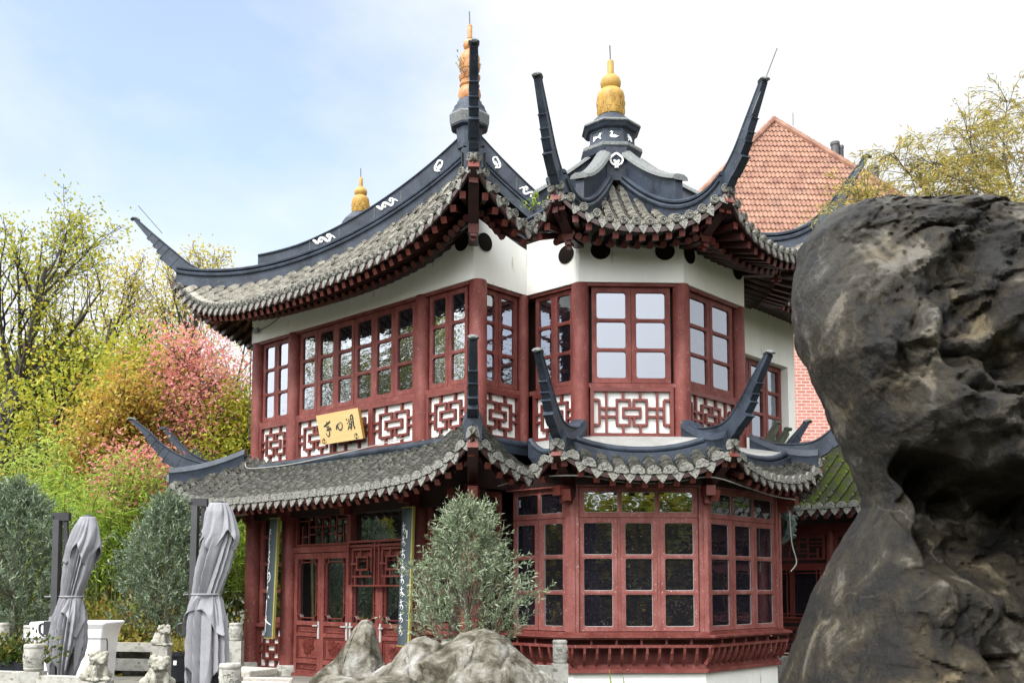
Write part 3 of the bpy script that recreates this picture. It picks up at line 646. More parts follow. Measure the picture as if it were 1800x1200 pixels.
def finial(c, z0, kind, s=1.0):
    if kind == 'tall': prof = [(0.17, -0.06), (0.19, 0.0), (0.215, 0.08), (0.20, 0.17), (0.165, 0.23), (0.185, 0.25), (0.19, 0.27), (0.165, 0.29), (0.17, 0.36), (0.185, 0.42), (0.19, 0.45), (0.16, 0.47), (0.165, 0.52), (0.185, 0.58), (0.175, 0.66), (0.185, 0.74), (0.19, 0.80), (0.165, 0.87), (0.12, 0.92), (0.075, 0.955), (0.10, 0.98), (0.125, 1.04), (0.115, 1.10), (0.07, 1.15), (0.05, 1.165), (0.055, 1.19), (0.046, 1.20), (0.046, 1.43), (0.03, 1.45)]; m = M['orange']; zr = 1.45; rod = 0.26
    else: prof = [(0.19, -0.05), (0.185, 0.0), (0.195, 0.08), (0.20, 0.16), (0.19, 0.19), (0.205, 0.23), (0.215, 0.30), (0.20, 0.37), (0.15, 0.425), (0.125, 0.44), (0.15, 0.48), (0.16, 0.54), (0.14, 0.60), (0.09, 0.65), (0.05, 0.67), (0.05, 0.88), (0.035, 0.90)]; m = M['yellow']; zr = 0.90; rod = 0.24
    mb = MB(); mb.lathe((c.x, c.y, z0), [(r * s, z * s) for r, z in prof], 24); o = obj('finial', mb, m, HOUSE, smooth=True)
    pt = MB()
    for row, (z, hgt, rad, k) in enumerate(((0.56, 0.16, 0.185, 10), (0.36, 0.10, 0.18, 12)) if kind == 'tall' else ((0.10, 0.16, 0.205, 10), (0.0, 0.12, 0.2, 10))):
        for i in range(k):
            a = 2 * math.pi * (i + 0.5 * row) / k; n = V(math.cos(a), math.sin(a), 0); t = V(-n.y, n.x, 0); w2 = math.pi * rad / k * 0.92
            b = V(c.x, c.y, z0 + z * s) + n * (rad - 0.02) * s
            pt.plate([b - t * w2, b + t * w2, b + t * w2 + Z * hgt * 0.55 * s + n * 0.02, b + Z * hgt * s + n * 0.025, b - t * w2 + Z * hgt * 0.55 * s + n * 0.02], n * 0.018)
    obj('lotus_petals', pt, m, o)
    r = MB(); r.tube([V(c.x, c.y, z0 + zr * s - 0.05), V(c.x - 0.01, c.y, z0 + (zr + rod) * s)], 0.012, 6); obj('finial_rod', r, M['metal'], o)
crown(V(-0.11, 18.65), 10.60, 'cap'); finial(V(-0.11, 18.65), 10.86, 'tall', 1.04)
crown(V(2.33, 16.55), 9.04, 'drum'); finial(V(2.33, 16.55), 9.55, 'short', 1.12)
cb = MB(); cb.lathe((-2.8, 24.0, 9.0), [(2.6, -1.8), (1.6, -0.9), (0.8, 0.1), (0.45, 1.0), (0.45, 1.4), (0.25, 1.6)], 8); obj('back_roof', cb, M['slate'], HOUSE)
finial(V(-2.8, 24.0), 10.62, 'short', 1.0)

# ---- lower skirt roof
sAB = hfun(2.90, 0, 0.6, 0.60, 0.62, fAB.L, a=0.5, b=0.18); sTA = hfun(2.90, 0, 0.6, 0.6, 0.60, fTA.L, a=0.5, b=0.18)
sBC = hfun(2.94, 0, 0.6, 0.60, 0, fBC.L, a=0.5, b=0.18); sCD = hfun(3.02, 0, 0.25, 0, 0.46, fCD.L, 0.414, a=0.5, b=0.15)
sDE, sEF, sFI = (hfun(3.02, 0, 0.38, 0.44, 0.44, f.L, 0.414, a=0.5, b=0.15) for f in (fDE, fEF, fFI))
oWALL = offset(WALL, 0.58); To, Ao, Bo, Co, Do, Eo, Fo, Io, Ho = oWALL
for F, h, poly, wf in ((fTA, sTA, [Te, Ae, A2, T2], wTA), (fAB, sAB, [Ae, Be, B2, A2], wAB), (fBC, sBC, [Be, Ce, Co, B2], wBC), (fCD, sCD, [Ce, De, Do, Co], wCD), (fDE, sDE, [De, Ee, Eo, Do], wDE), (fEF, sEF, [Ee, Fe, Fo, Eo], wEF), (fFI, sFI, [Fe, Ie, Io, Fo], wFI)):
    roof_face('skirt_roof', F, poly, h, 'fan', 0.215 if F in (fAB, fTA) else 0.225, HOUSE, M['tile2'], wallF=wf, drop=0.09)
LOW = [(0.12, 3.80), (0.6, 3.77), (1.10, 3.88), (1.55, 4.12), (1.88, 4.42), (2.15, 4.62)]
LBAY = [(0.22, 3.90), (0.42, 3.80), (0.96, 3.78), (1.29, 3.97), (1.58, 4.27), (1.90, 4.58)]
for cw, dv, pth in ((A2, (-1, 0), LOW), (B2, (0, -1), LOW), (D2, (-0.383, -0.924), LBAY), (E2, (0.383, -0.924), LBAY), (F2, (0.924, -0.383), LBAY), (I2, (0.924, 0.383), LBAY)):
    horn(cw, dv, pth, HOUSE, M['slate'], base_t=0.28)
for F, h, ce, wc in ((fAB, sAB, Ae, A2), (fAB, sAB, Be, B2), (fDE, sDE, De, D2), (fDE, sDE, Ee, E2), (fEF, sEF, Fe, F2)):
    P = hip_path(F, h, ce, wc, True, 0.05, 0.97); m = MB(); m.sweep(P, [(0.12, -0.1), (0.12, 0.07), (0.14, 0.10), (0.12, 0.14), (0.09, 0.20), (-0.09, 0.20), (-0.12, 0.14), (-0.14, 0.10), (-0.12, 0.07), (-0.12, -0.1)]); obj('skirt_hip_ridge', m, M['slate'], HOUSE, smooth=True)
# roll moulding where the skirt meets the wall, lead flashing on the bay
rm = MB(); pts = offset([T2, A2, B2, C2], 0.10); rm.tube([V(p.x, p.y, 3.66) for p in pts], 0.062, 10); strip(rm, [T2, A2, B2, C2], 3.50, 3.655, 0.02, 0.13)
obj('skirt_moulding', rm, M['slate'], HOUSE, smooth=1)
def sag(pts, z, amp):
    res = []
    for i in range(len(pts) - 1):
        for k in range(12):
            f = k / 12; p = pts[i].lerp(pts[i + 1], f); res.append(V(p.x, p.y, z + amp * abs(2 * f - 1) ** 2.2))
    return res
rb = MB(); op = offset([B2, C2, D2, E2, F2, I2], 0.60)[1:]; rb.tube(sag(op, 3.44, 0.20), 0.05, 10)
op2 = offset([B2, C2, D2, E2, F2, I2], 0.64)[1:]; rb.sweep(sag(op2, 3.33, 0.20), [(0.05, -0.14), (0.05, 0.06), (-0.05, 0.06), (-0.05, -0.14)]); obj('skirt_moulding', rb, M['slate'], HOUSE, smooth=1)
fl = MB(); wl_ = [B2, C2, D2, E2, F2, I2]; fa_, fb_ = sag(wl_[1:], 3.725, 0.0), sag(offset(wl_, 0.60)[1:], 3.47, 0.20)
fl.grid(np.array([[tuple(p) for p in fa_], [tuple(p) for p in fb_]])); obj('lead_flashing', fl, M['lead'], HOUSE)

# corner beams under the upturned corners
for cw, ce, zt, lo in [(c_, e_, z_, False) for c_, e_, z_ in ((A2, Ae, 7.2), (B2, Be, 7.2), (D2, De, 6.98), (E2, Ee, 6.98), (F2, Fe, 6.98))] + [(c_, e_, z_, True) for c_, e_, z_ in ((A2, Ae, 3.4), (B2, Be, 3.4), (D2, De, 3.36), (E2, Ee, 3.36), (F2, Fe, 3.36))]:
    d = (ce - cw).normalized(); L = (ce - cw).length
    p = lambda r, z: V(cw.x + d.x * r, cw.y + d.y * r, z)
    def beam(a, b, w_, h_):
        m = MB(); m.bar(a, b, w_, h_); e = MB(); dd = (b - a).normalized(); e.bar(b - dd * .002, b + dd * 0.012, w_ * 1.03, h_ * 1.03); o = obj('corner_beam', m, M['brown'], HOUSE); obj('beam_end', e, M['redend'], o); return o
    if not lo:
        dz = 0.0 if zt > 7.1 else 0.02; beam(p(L * 0.40, 6.60 + dz), p(L * 0.985, zt - 0.03), 0.15, 0.18); o = beam(p(0.0, 6.62 + dz), p(L * 0.50, 6.56 + dz), 0.14, 0.16)
        m = MB(); m.bar(p(L * 0.45, 6.38), p(L * 0.45, 6.5), 0.06, 0.06, V(d.x, d.y, 0)); m.bar(p(L * 0.38, 6.46), p(L * 0.52, 6.44), 0.09, 0.04); obj('hanging_bracket', m, M['lat'], o)
    else:
        beam(p(L * 0.35, 2.92), p(L * 0.98, zt), 0.14, 0.17); beam(p(0.0, 3.0), p(L * 0.62, 2.80), 0.13, 0.16)

# ---------------------------------------------------------------- walls, windows and lattice
def sash(F, a0, a1, z0, z1, cols, rows, o, parent, glass, mat, stile=0.085, mun=0.06, top=None, rad=0.04, depth=0.05, name='window', rowsz=None, glint=False):
    """one window leaf: a frame with rounded openings, and its glass"""
    bd_ = MB(); mb = MB(); gl = MB(); wcell = (a1 - a0 - 2 * stile + mun) / cols
    zb = [z0 + stile + (z1 - z0 - 2 * stile + mun) * k / rows for k in range(rows + 1)] if rowsz is None else rowsz
    t, n = F.d3()
    ae = [a0 + stile - mun / 2 + wcell * k for k in range(cols + 1)]; ae[0] = a0; ae[-1] = a1
    ze = [z - mun / 2 for z in zb]; ze[0] = z0; ze[-1] = z1
    for i in range(cols):
        for j in range(rows):
            ca0, ca1, cz0, cz1 = ae[i], ae[i + 1], ze[j], ze[j + 1]
            pa0 = a0 + stile + wcell * i; pa1 = pa0 + wcell - mun; pz0 = z0 + stile + (zb[j] - zb[0]); pz1 = z0 + stile + (zb[j + 1] - zb[0]) - mun
            inn = []; outr = []
            for (cx, cz, sx, sz, q0) in ((pa1 - rad, pz1 - rad, ca1, cz1, 0), (pa0 + rad, pz1 - rad, ca0, cz1, 90), (pa0 + rad, pz0 + rad, ca0, cz0, 180), (pa1 - rad, pz0 + rad, ca1, cz0, 270)):
                for k in range(5):
                    a = R(q0 + 22.5 * k); inn.append((cx + rad * math.cos(a), cz + rad * math.sin(a))); outr.append((sx, sz))
            b = len(mb.v); m = len(inn)
            if glint: bd_.tube([F.pt(x, z, o - depth + 0.008) for x, z in inn + inn[:1]], 0.0065, 4, False)
            for (x, z) in outr: mb.v.append(tuple(F.pt(x, z, o)))
            for (x, z) in inn: mb.v.append(tuple(F.pt(x, z, o - 0.004)))
            for (x, z) in inn: mb.v.append(tuple(F.pt(x, z, o - depth)))
            for k in range(m):
                k2 = (k + 1) % m
                if outr[k] == outr[k2]: mb.f.append((b + k, b + m + k, b + m + k2))
                else: mb.f.append((b + k, b + m + k, b + m + k2, b + k2))
                mb.f.append((b + m + k, b + 2 * m + k, b + 2 * m + k2, b + m + k2))
            fbox(gl, F, pa0 - 0.012, pa1 + 0.012, pz0 - 0.012, pz1 + 0.012, o - depth - 0.012, o - depth + 0.004)
    # the outer edges of the leaf
    for p, q in (((a0, z0), (a1, z0)), ((a1, z0), (a1, z1)), ((a1, z1), (a0, z1)), ((a0, z1), (a0, z0))):
        mb.add([F.pt(p[0], p[1], o), F.pt(q[0], q[1], o), F.pt(q[0], q[1], o - depth), F.pt(p[0], p[1], o - depth)], [(0, 1, 2, 3)])
    fr = obj(name, mb, mat, parent); obj('pane', gl, glass, fr)
    if glint: obj('bevel_glint', bd_, M['lead'], fr)  # pale tubes paint the light caught on the inner bevel
    return fr
UNIT = [((.3, 0), (.3, .2)), ((.7, 0), (.7, .2)), ((.3, 1), (.3, .8)), ((.7, 1), (.7, .8)), ((0, .4), (.15, .4)), ((0, .6), (.15, .6)), ((1, .4), (.85, .4)), ((1, .6), (.85, .6)),
        ((.15, .2), (.15, .8)), ((.15, .8), (.45, .8)), ((.15, .2), (.45, .2)), ((.45, .8), (.45, .6)), ((.45, .2), (.45, .4)),
        ((.85, .2), (.85, .8)), ((.85, .8), (.55, .8)), ((.85, .2), (.55, .2)), ((.55, .8), (.55, .6)), ((.55, .2), (.55, .4)),
        ((.3, .4), (.7, .4)), ((.3, .6), (.7, .6)), ((.3, .4), (.3, .6)), ((.7, .4), (.7, .6))]
WIDE = [((.5 + (a - .5) * .56, b), (.5 + (c - .5) * .56, d)) for (a, b), (c, d) in UNIT if not (b == d and (a in (0, 1)))] + \
       [((x, 0), (x, 1)) for x in (.165, .835)] + [((x, .2), (x, .8)) for x in (.075, .925)] + [((0, z), (.075, z)) for z in (.2, .8)] + [((1, z), (.925, z)) for z in (.2, .8)] + \
       [((.075, z), (.30, z)) for z in (.4, .6)] + [((.925, z), (.70, z)) for z in (.4, .6)]
def lattice(F, a0, a1, z0, z1, segs, o, parent, fw=0.055, bw=0.036, bd=0.05, backing=True, name='lattice_panel', mat=None):
    mat = mat or M['lat']; mb = MB(); t, n = F.d3()
    fbox(mb, F, a0, a1, z1 - fw, z1, o - bd, o + 0.02); fbox(mb, F, a0, a1, z0, z0 + fw * 0.7, o - bd, o + 0.02)
    fbox(mb, F, a0, a0 + fw, z0 + fw * 0.7, z1 - fw, o - bd, o + 0.018); fbox(mb, F, a1 - fw, a1, z0 + fw * 0.7, z1 - fw, o - bd, o + 0.018)
    ia0, ia1, iz0, iz1 = a0 + fw, a1 - fw, z0 + fw * 0.7, z1 - fw
    for k, ((x0, y0), (x1, y1)) in enumerate(segs):
        p = lambda x, y: (ia0 + (ia1 - ia0) * x, iz0 + (iz1 - iz0) * y)
        (u0, v0), (u1, v1) = p(min(x0, x1), min(y0, y1)), p(max(x0, x1), max(y0, y1)); e = 0.0009 * (k % 3); vert = x0 == x1
        if vert: fbox(mb, F, u0 - bw / 2, u0 + bw / 2, v0, v1, o - bd, o - 0.002 - e)
        else: fbox(mb, F, u0 - bw / 2 * (x0 not in (0, 1) and x1 not in (0, 1)), u1 + bw / 2 * (x0 not in (0, 1) and x1 not in (0, 1)), v0 - bw / 2, v0 + bw / 2, o - bd, o - e)
    pn = obj(name, mb, mat, parent)
    if backing:
        bk = MB(); fbox(bk, F, a0 + 0.01, a1 - 0.01, z0 + 0.01, z1 - 0.01, o - bd - 0.03, o - bd - 0.004); obj('backing_panel', bk, M['panel'], pn)
    return pn
def column(F, a, z0, z1, r, o, parent, base=False):
    mb = MB(); c = F.pt(a, 0, o); mb.lathe((c.x, c.y, 0), [(r, z0), (r, z1 - 0.03), (r * 0.9, z1)], 20); col = obj('column', mb, M['redw'], parent, smooth=1)
    if base:
        s = MB(); s.lathe((c.x, c.y, 0), [(r * 1.35, z0 - 0.06), (r * 1.45, z0 + 0.06), (r * 1.3, z0 + 0.14), (r * 1.05, z0 + 0.16)], 20); obj('stone_base', s, M['stone'], col, smooth=1)
    return col
LH = WALL[1:]                      # from A round the bay
m = MB(); strip(m, [T2, A2, B2, C2], HT, 6.50, -0.30, 0.0); strip(m, [C2, D2, E2, F2, I2, H2], HT, 6.50, -0.30, 0.0)
for wf, rf_, h in ((wTA, fTA, hTA), (wAB, fAB, hAB), (wBC, fBC, hBC), (wCD, fCD, hCD), (wDE, fDE, hDE), (wEF, fEF, hEF), (wFI, fFI, hFI)):   # the wall runs up to the underside of the roof
    rows_ = []
    for k in range(25):
        p = wf.pt(wf.L * k / 24, 0, -0.003).xy; u = (p - rf_.p).dot(rf_.t); v = -(p - rf_.p).dot(rf_.n); rows_.append([(p.x, p.y, 6.42), (p.x, p.y, float(h(u, v)) - 0.06)])
    m.grid(np.array(rows_))
obj('wall', m, M['white'], HOUSE)
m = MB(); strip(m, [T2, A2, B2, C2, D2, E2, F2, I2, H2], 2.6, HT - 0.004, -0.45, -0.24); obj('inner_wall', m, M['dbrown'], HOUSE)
m = MB(); strip(m, WALL, HT - 0.05, HT - 0.004, -0.235, -0.035); strip(m, WALL, HM - 0.035, HM + 0.03, -0.235, -0.05); strip(m, WALL, H1 - 0.02, H1 + 0.035, -0.235, -0.045); obj('rails', m, M['redw'], HOUSE)
UW = -0.09
def upper_bay(F, a0, a1, nw, nl, segs=UNIT, glass='glass_up'):
    wd = (a1 - a0) / nw
    for k in range(nw): sash(F, a0 + k * wd + 0.003, a0 + (k + 1) * wd - 0.003, HM + 0.045, HT - 0.055, 1, 3, UW + random.uniform(-0.004, 0.004), HOUSE, M[glass], M['redw'], stile=min(0.075, wd * 0.155), mun=0.05, depth=0.035)
    ld = (a1 - a0) / nl
    for k in range(nl): lattice(F, a0 - 0.03 + k * ld + (0.0 if k else 0), a0 - 0.03 + (k + 1) * ld + (0.06 if k == nl - 1 else 0) - 0.002, H1 + 0.036, HM - 0.036, segs, UW + 0.02, HOUSE)
for a in (0.10, 1.26, 4.66): column(wAB, a, 3.6, HT - 0.002, 0.125, -0.10, HOUSE)
column(wAB, wAB.L - 0.02, 3.6, HT - 0.002, 0.135, -0.12, HOUSE)
upper_bay(wAB, 0.26, 1.10, 2, 1); upper_bay(wAB, 1.42, 4.50, 6, 3); upper_bay(wAB, 4.82, 5.66, 2, 1)
upper_bay(wBC, 0.20, 1.06, 2, 1); upper_bay(wCD, 0.10, 0.86, 2, 1)
column(wBC, wBC.L - 0.02, 3.6, HT - 0.002, 0.085, -0.06, HOUSE)
for F, a in ((wDE, 0.02), (wDE, wDE.L - 0.02), (wEF, wEF.L - 0.04)): column(F, a, 3.6, HT - 0.002, 0.13 if F is wDE else 0.115, -0.11, HOUSE)
upper_bay(wDE, 0.19, wDE.L - 0.19, 2, 1, WIDE, 'glass_flat'); upper_bay(wEF, 0.19, wEF.L - 0.24, 2, 1, WIDE)
# side wall A-T (seen from outside at an angle)
upper_bay(wTA, 1.2, wTA.L - 0.26, 8, 4)
# flat black discs painting the shade inside log openings in the white wall under the corners
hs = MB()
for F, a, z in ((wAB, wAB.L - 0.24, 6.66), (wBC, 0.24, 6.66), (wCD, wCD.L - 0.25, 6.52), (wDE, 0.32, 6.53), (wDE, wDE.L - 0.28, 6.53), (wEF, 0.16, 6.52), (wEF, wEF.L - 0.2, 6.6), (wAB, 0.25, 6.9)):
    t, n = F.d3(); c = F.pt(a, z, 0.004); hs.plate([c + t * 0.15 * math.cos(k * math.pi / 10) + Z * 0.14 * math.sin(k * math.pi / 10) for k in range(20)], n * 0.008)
split_parts(obj('socket_shade', hs, M['shade_disc'], HOUSE), 'socket_shade')

# ---- right-hand rear wing in line with the short front wall
fG = Face(B2, B2 + V(rr, rr) * 10.03); g0 = 4.9
m = MB(); fbox(m, fG, g0, fG.L, 6.30, 7.60, -0.3, 0.0); fbox(m, fG, 9.72, fG.L, 3.2, 6.30, -0.3, 0.0); fbox(m, fG, g0, 9.72, 3.2, 4.56, -0.3, 0.0); obj('wall', m, M['white'], HOUSE)
for k in range(4): sash(fG, 6.92 + k * 0.70, 7.60 + k * 0.70, 4.58, 6.28, 1, 3, -0.16, HOUSE, M['glass_up'], M['redw'], stile=0.10)
m = MB(); fbox(m, fG, g0, 9.72, 4.56, 6.3, -0.5, -0.22); obj('inner_wall', m, M['dbrown'], HOUSE)
gE0, gE1 = fG.pt(6.4, 0, EO).xy, fG.pt(10.6, 0, EO).xy; fGe = Face(gE0, gE1); ge = hfun(7.18, 0, 0.6, 0, 0.0, fGe.L, a=0.35, b=0.1)
gp = [gE0, gE1, fG.pt(10.6, 0, -1.3).xy, fG.pt(6.4, 0, -1.3).xy]
roof_face('roof', fGe, gp, ge, 'round', 0.20, HOUSE, M['tile'], wallF=fG if False else Face(fG.pt(6.4, 0).xy, fG.pt(10.6, 0).xy), logs=False)
m = MB(); pr = [fGe.pt(a, float(ge(a, 0.55)), -0.55) for a in np.linspace(0, fGe.L, 20)]; m.sweep(pr, ridge_prof(board=0.28)); rg = obj('hip_ridge', m, M['slate'], HOUSE)
t, n = fGe.d3(); m = MB(); m.plate([fGe.pt(2.75, 7.86, -0.46) + t * x * 0.30 + Z * y * 0.15 for x, y in [(-0.9, -0.6), (-0.6, -0.1), (-0.9, 0.3), (-0.5, 0.2), (0.3, 0.2), (0.6, 0.6), (0.95, 0.3), (0.6, 0.1), (0.9, -0.5), (0.6, -0.5), (0.3, -0.1), (-0.3, -0.15), (-0.6, -0.6)]], n * 0.03)
for k in range(3):
    c = fGe.pt(1.0 + k * 0.42, 7.84, -0.455); m.tube([c + t * 0.14 * math.cos(q * math.pi / 8) + Z * 0.11 * math.sin(q * math.pi / 8) for q in range(17)], 0.022, 5, False)
split_parts(obj('plaster_ornament', m, M['ornament'], rg), 'plaster_ornament')

# ---- lower storey, left facade
LF = Face(A2, B2)
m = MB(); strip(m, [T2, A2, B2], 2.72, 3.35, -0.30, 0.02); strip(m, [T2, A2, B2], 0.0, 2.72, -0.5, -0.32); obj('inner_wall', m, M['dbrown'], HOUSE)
m = MB(); strip(m, [T2, A2, B2], -0.55, -0.02, -0.5, 0.25); obj('stone_plinth', m, M['stone'], HOUSE)
for a in (0.10, 1.24, 4.62, 5.76): column(LF, a, 0.0, 3.0, 0.145, -0.06, HOUSE, base=True)
def low_side_bay(a0, a1):
    lattice(LF, a0, a1, 0.06, 0.80, UNIT, -0.08, HOUSE, bw=0.045)
    m = MB(); fbox(m, LF, a0, a1, 0.80, 0.86, -0.3, 0.0); obj('sill', m, M['redw'], HOUSE)
    sash(LF, a0, a1, 0.87, 2.98, 1, 4, -0.10, HOUSE, M['glass_clean'], M['redw'], stile=0.10, rad=0.03)
low_side_bay(0.26, 1.08); low_side_bay(4.78, 5.60)
# door bay: four leaves, transoms
m = MB(); fbox(m, LF, 1.39, 4.47, 2.10, 2.20, -0.24, -0.03); fbox(m, LF, 1.39, 4.47, 2.96, 3.02, -0.24, -0.03); fbox(m, LF, 2.93, 2.99, 2.2, 2.96, -0.22, -0.035); fbox(m, LF, 1.39, 4.47, -0.02, 0.04, -0.3, 0.0); split_parts(obj('door_frame', m, M['redw'], HOUSE), 'door_frame', .01)
TL = [((x, 0.0), (x, 1.0)) for x in (.22, .5, .78)] + [((x, .35), (x, 1)) for x in (.36, .64)] + [((x, 0), (x, .5)) for x in (.08, .92)] + [((0, .62), (.22, .62)), ((.78, .62), (1, .62)), ((.22, .45), (.5, .45)), ((.5, .45), (.78, .45)), ((.22, .25), (.36, .25)), ((.64, .25), (.78, .25)), ((.08, .2), (.22, .2)), ((.78, .2), (.92, .2)), ((.36, .7), (.5, .7)), ((.5, .7), (.64, .7)), ((.0, .8), (1, .8))]
lattice(LF, 1.42, 2.92, 2.21, 2.95, TL, -0.07, HOUSE, bw=0.024, bd=0.035, backing=False, name='transom_lattice')
m = MB(); fbox(m, LF, 1.42, 2.92, 2.21, 2.95, -0.17, -0.15); fbox(m, LF, 3.0, 4.44, 2.21, 2.95, -0.17, -0.15); obj('transom_glass', m, M['glass_clean'], HOUSE)
hl = [((x, 0), (x, 1)) for x in (.46, .54)] + [((0, .92), (1, .92))] + [s for b in (0.0, 0.54) for s in [((b + .06, .5), (b + .06, .84)), ((b + .06, .84), (b + .40, .84)), ((b + .40, .84), (b + .40, .3)), ((b + .13, .66), (b + .33, .66)), ((b + .13, .36), (b + .33, .36)), ((b + .13, .36), (b + .13, .66)), ((b + .33, .36), (b + .33, .66)), ((b + .2, .66), (b + .2, .84)), ((b + .06, .2), (b + .40, .2)), ((b + .2, .2), (b + .2, .36)), ((b + 0.1, .0), (b + .1, .2)), ((b, .5), (b + .13, .5))]]
lattice(LF, 3.0, 4.44, 1.52, 2.26, hl, 0.015, HOUSE, bw=0.03, bd=0.035, backing=False, name='hung_lattice', fw=0.035)
FLOWERS = [[(-.05, -.95, .05, -.3, .02), (.05, -.3, -.3, .1, .018), (.05, -.3, .35, .15, .018), (-.3, .1, -.5, .5, .015), (.35, .15, .5, .5, .015), (0, -.3, .05, .6, .016)]]
def carved(mb, F, a0, a1, z0, z1, o, kind, seed):
    """raised carving in a sunk panel"""
    t, n = F.d3(); rd = random.Random(seed); w2, h2 = (a1 - a0) / 2, (z1 - z0) / 2; c = F.pt((a0 + a1) / 2, (z0 + z1) / 2, o)
    for p, q in (((a0, z0), (a1, z0)), ((a1, z0), (a1, z1)), ((a1, z1), (a0, z1)), ((a0, z1), (a0, z0))): mb.tube([F.pt(p[0], p[1], o), F.pt(q[0], q[1], o)], 0.012, 4)
    if kind == 'plant':
        tips = []
        for k in range(6):
            x = rd.uniform(-.6, .6) * w2; y = rd.uniform(-.1, .8) * h2
            path = bez([c + t * (-0.1 + 0.03 * k) * w2 - Z * h2 * .85, c + t * (x * .4) - Z * h2 * 0.2, c + t * x + Z * y], 5); mb.tube(path, 0.009, 4); tips += path[5:]
        for p in tips:
            for k in range(3):
                q = p + t * rd.uniform(-.07, .07) + Z * rd.uniform(-.06, .06); r = rd.uniform(.012, .03); a = rd.uniform(0, 3.1); d = t * math.cos(a) + Z * math.sin(a); e = t * -math.sin(a) + Z * math.cos(a)
                mb.plate([q + d * r * 1.4, q + e * r * .6, q - d * r * 1.4, q - e * r * .6], n * 0.012)
    else:
        for k in range(5):
            x = (-0.8 + 0.4 * k) * w2; cc = c + t * x
            mb.tube([cc + t * 0.05 * math.cos(q * .9) * (1 - q * .09) + Z * h2 * .55 * math.sin(q * .9) * (1 - q * .09) for q in range(9)], 0.008, 4)
def door_leaf(a0, a1, hand, seed):
    F = LF; o = -0.06; D = MB(); st = 0.085; z0, z1 = 0.03, 2.09
    zg = 0.93; zr = 0.70; zc = 0.26; zt = z1 - 0.10
    for (p, q, r, s) in ((a0, a0 + st, z0, z1), (a1 - st, a1, z0, z1)): fbox(D, F, p, q, r, s, o - 0.06, o)
    for (r, s) in ((z0, z0 + .06), (zc - .05, zc + .02), (zr - .03, zr + .03), (zg - .07, zg), (zt, z1)): fbox(D, F, a0 + st, a1 - st, r, s, o - 0.06, o - 0.0015)
    fbox(D, F, a0 + st, a1 - st, z0 + .06, zc - .05, o - 0.05, o - 0.03); fbox(D, F, a0 + st, a1 - st, zc + .02, zr - .03, o - 0.05, o - 0.03); fbox(D, F, a0 + st, a1 - st, zr + .03, zg - .07, o - 0.05, o - 0.03)
    d = obj('door', D, M['redw'], HOUSE)
    c = MB(); carved(c, F, a0 + st + .03, a1 - st - .03, z0 + .085, zc - .075, o - .026, 'key', seed); carved(c, F, a0 + st + .03, a1 - st - .03, zc + .05, zr - .06, o - .026, 'plant', seed); carved(c, F, a0 + st + .03, a1 - st - .03, zr + .05, zg - .09, o - .026, 'key', seed); obj('carving', c, M['lat'], d)
    g = MB(); fbox(g, F, a0 + st, a1 - st, zg, zt, o - .05, o - .04); obj('pane', g, M['glass_clean'], d)
    l = MB(); i0, i1 = a0 + st, a1 - st; k = .055; b = lambda x0, y0, x1, y1: l.bar(F.pt(x0, y0, o - .02), F.pt(x1, y1, o - .02), .016, .03, Vector((F.n.x, F.n.y, 0)))
    b(i0 + k, zg + 2 * k, i0 + k, zt - 2 * k); b(i1 - k, zg + 2 * k, i1 - k, zt - 2 * k); b(i0 + 2 * k, zg + k, i1 - 2 * k, zg + k); b(i0 + 2 * k, zt - k, i1 - 2 * k, zt - k)
    for sx, xx in ((1, i0), (-1, i1)):
        b(xx + sx * k, zg + 2 * k, xx + sx * 2 * k, zg + k); b(xx + sx * k, zt - 2 * k, xx + sx * 2 * k, zt - k); b(xx, zg + 2 * k, xx + sx * k, zg + 2 * k); b(xx, zt - 2 * k, xx + sx * k, zt - 2 * k); b(xx + sx * 2 * k, zg, xx + sx * 2 * k, zg + k); b(xx + sx * 2 * k, zt, xx + sx * 2 * k, zt - k)
        for f in (.3, .6): b(xx, zg + f * (zt - zg), xx + sx * k, zg + f * (zt - zg))
    obj('glazing_bars', l, M['lat'], d)
    h = MB(); ha = a1 - st / 2 if hand > 0 else a0 + st / 2
    fbox(h, F, ha - .022, ha + .022, zr - .06, zg + .0, o, o + .012); h.bar(F.pt(ha, zg - .07, o + .03), F.pt(ha - .11 * (1 if hand > 0 else -1), zg - .07, o + .045), .02, .02); h.bar(F.pt(ha, zg - .07, o + .01), F.pt(ha, zg - .07, o + .04), .02, .02); obj('handle', h, M['steel'], d)
for k in range(4): door_leaf(1.40 + k * 0.768, 1.40 + (k + 1) * 0.768 - 0.006, 1 if k in (0, 1) else -1, 20 + k)

# ---- lower storey, bay
CB = offset([D2, E2, F2, I2], 0.45); D3, E3, F3, I3 = [D2 + V(-0.186, -0.45), E2 + V(0.186, -0.45), F2 + V(0.45, -0.186), I2 + V(0.45, 0.186)]
k_ = (15.51 if False else None)
nCD = wCD.n; s_ = (C2 + nCD * 0.45); 
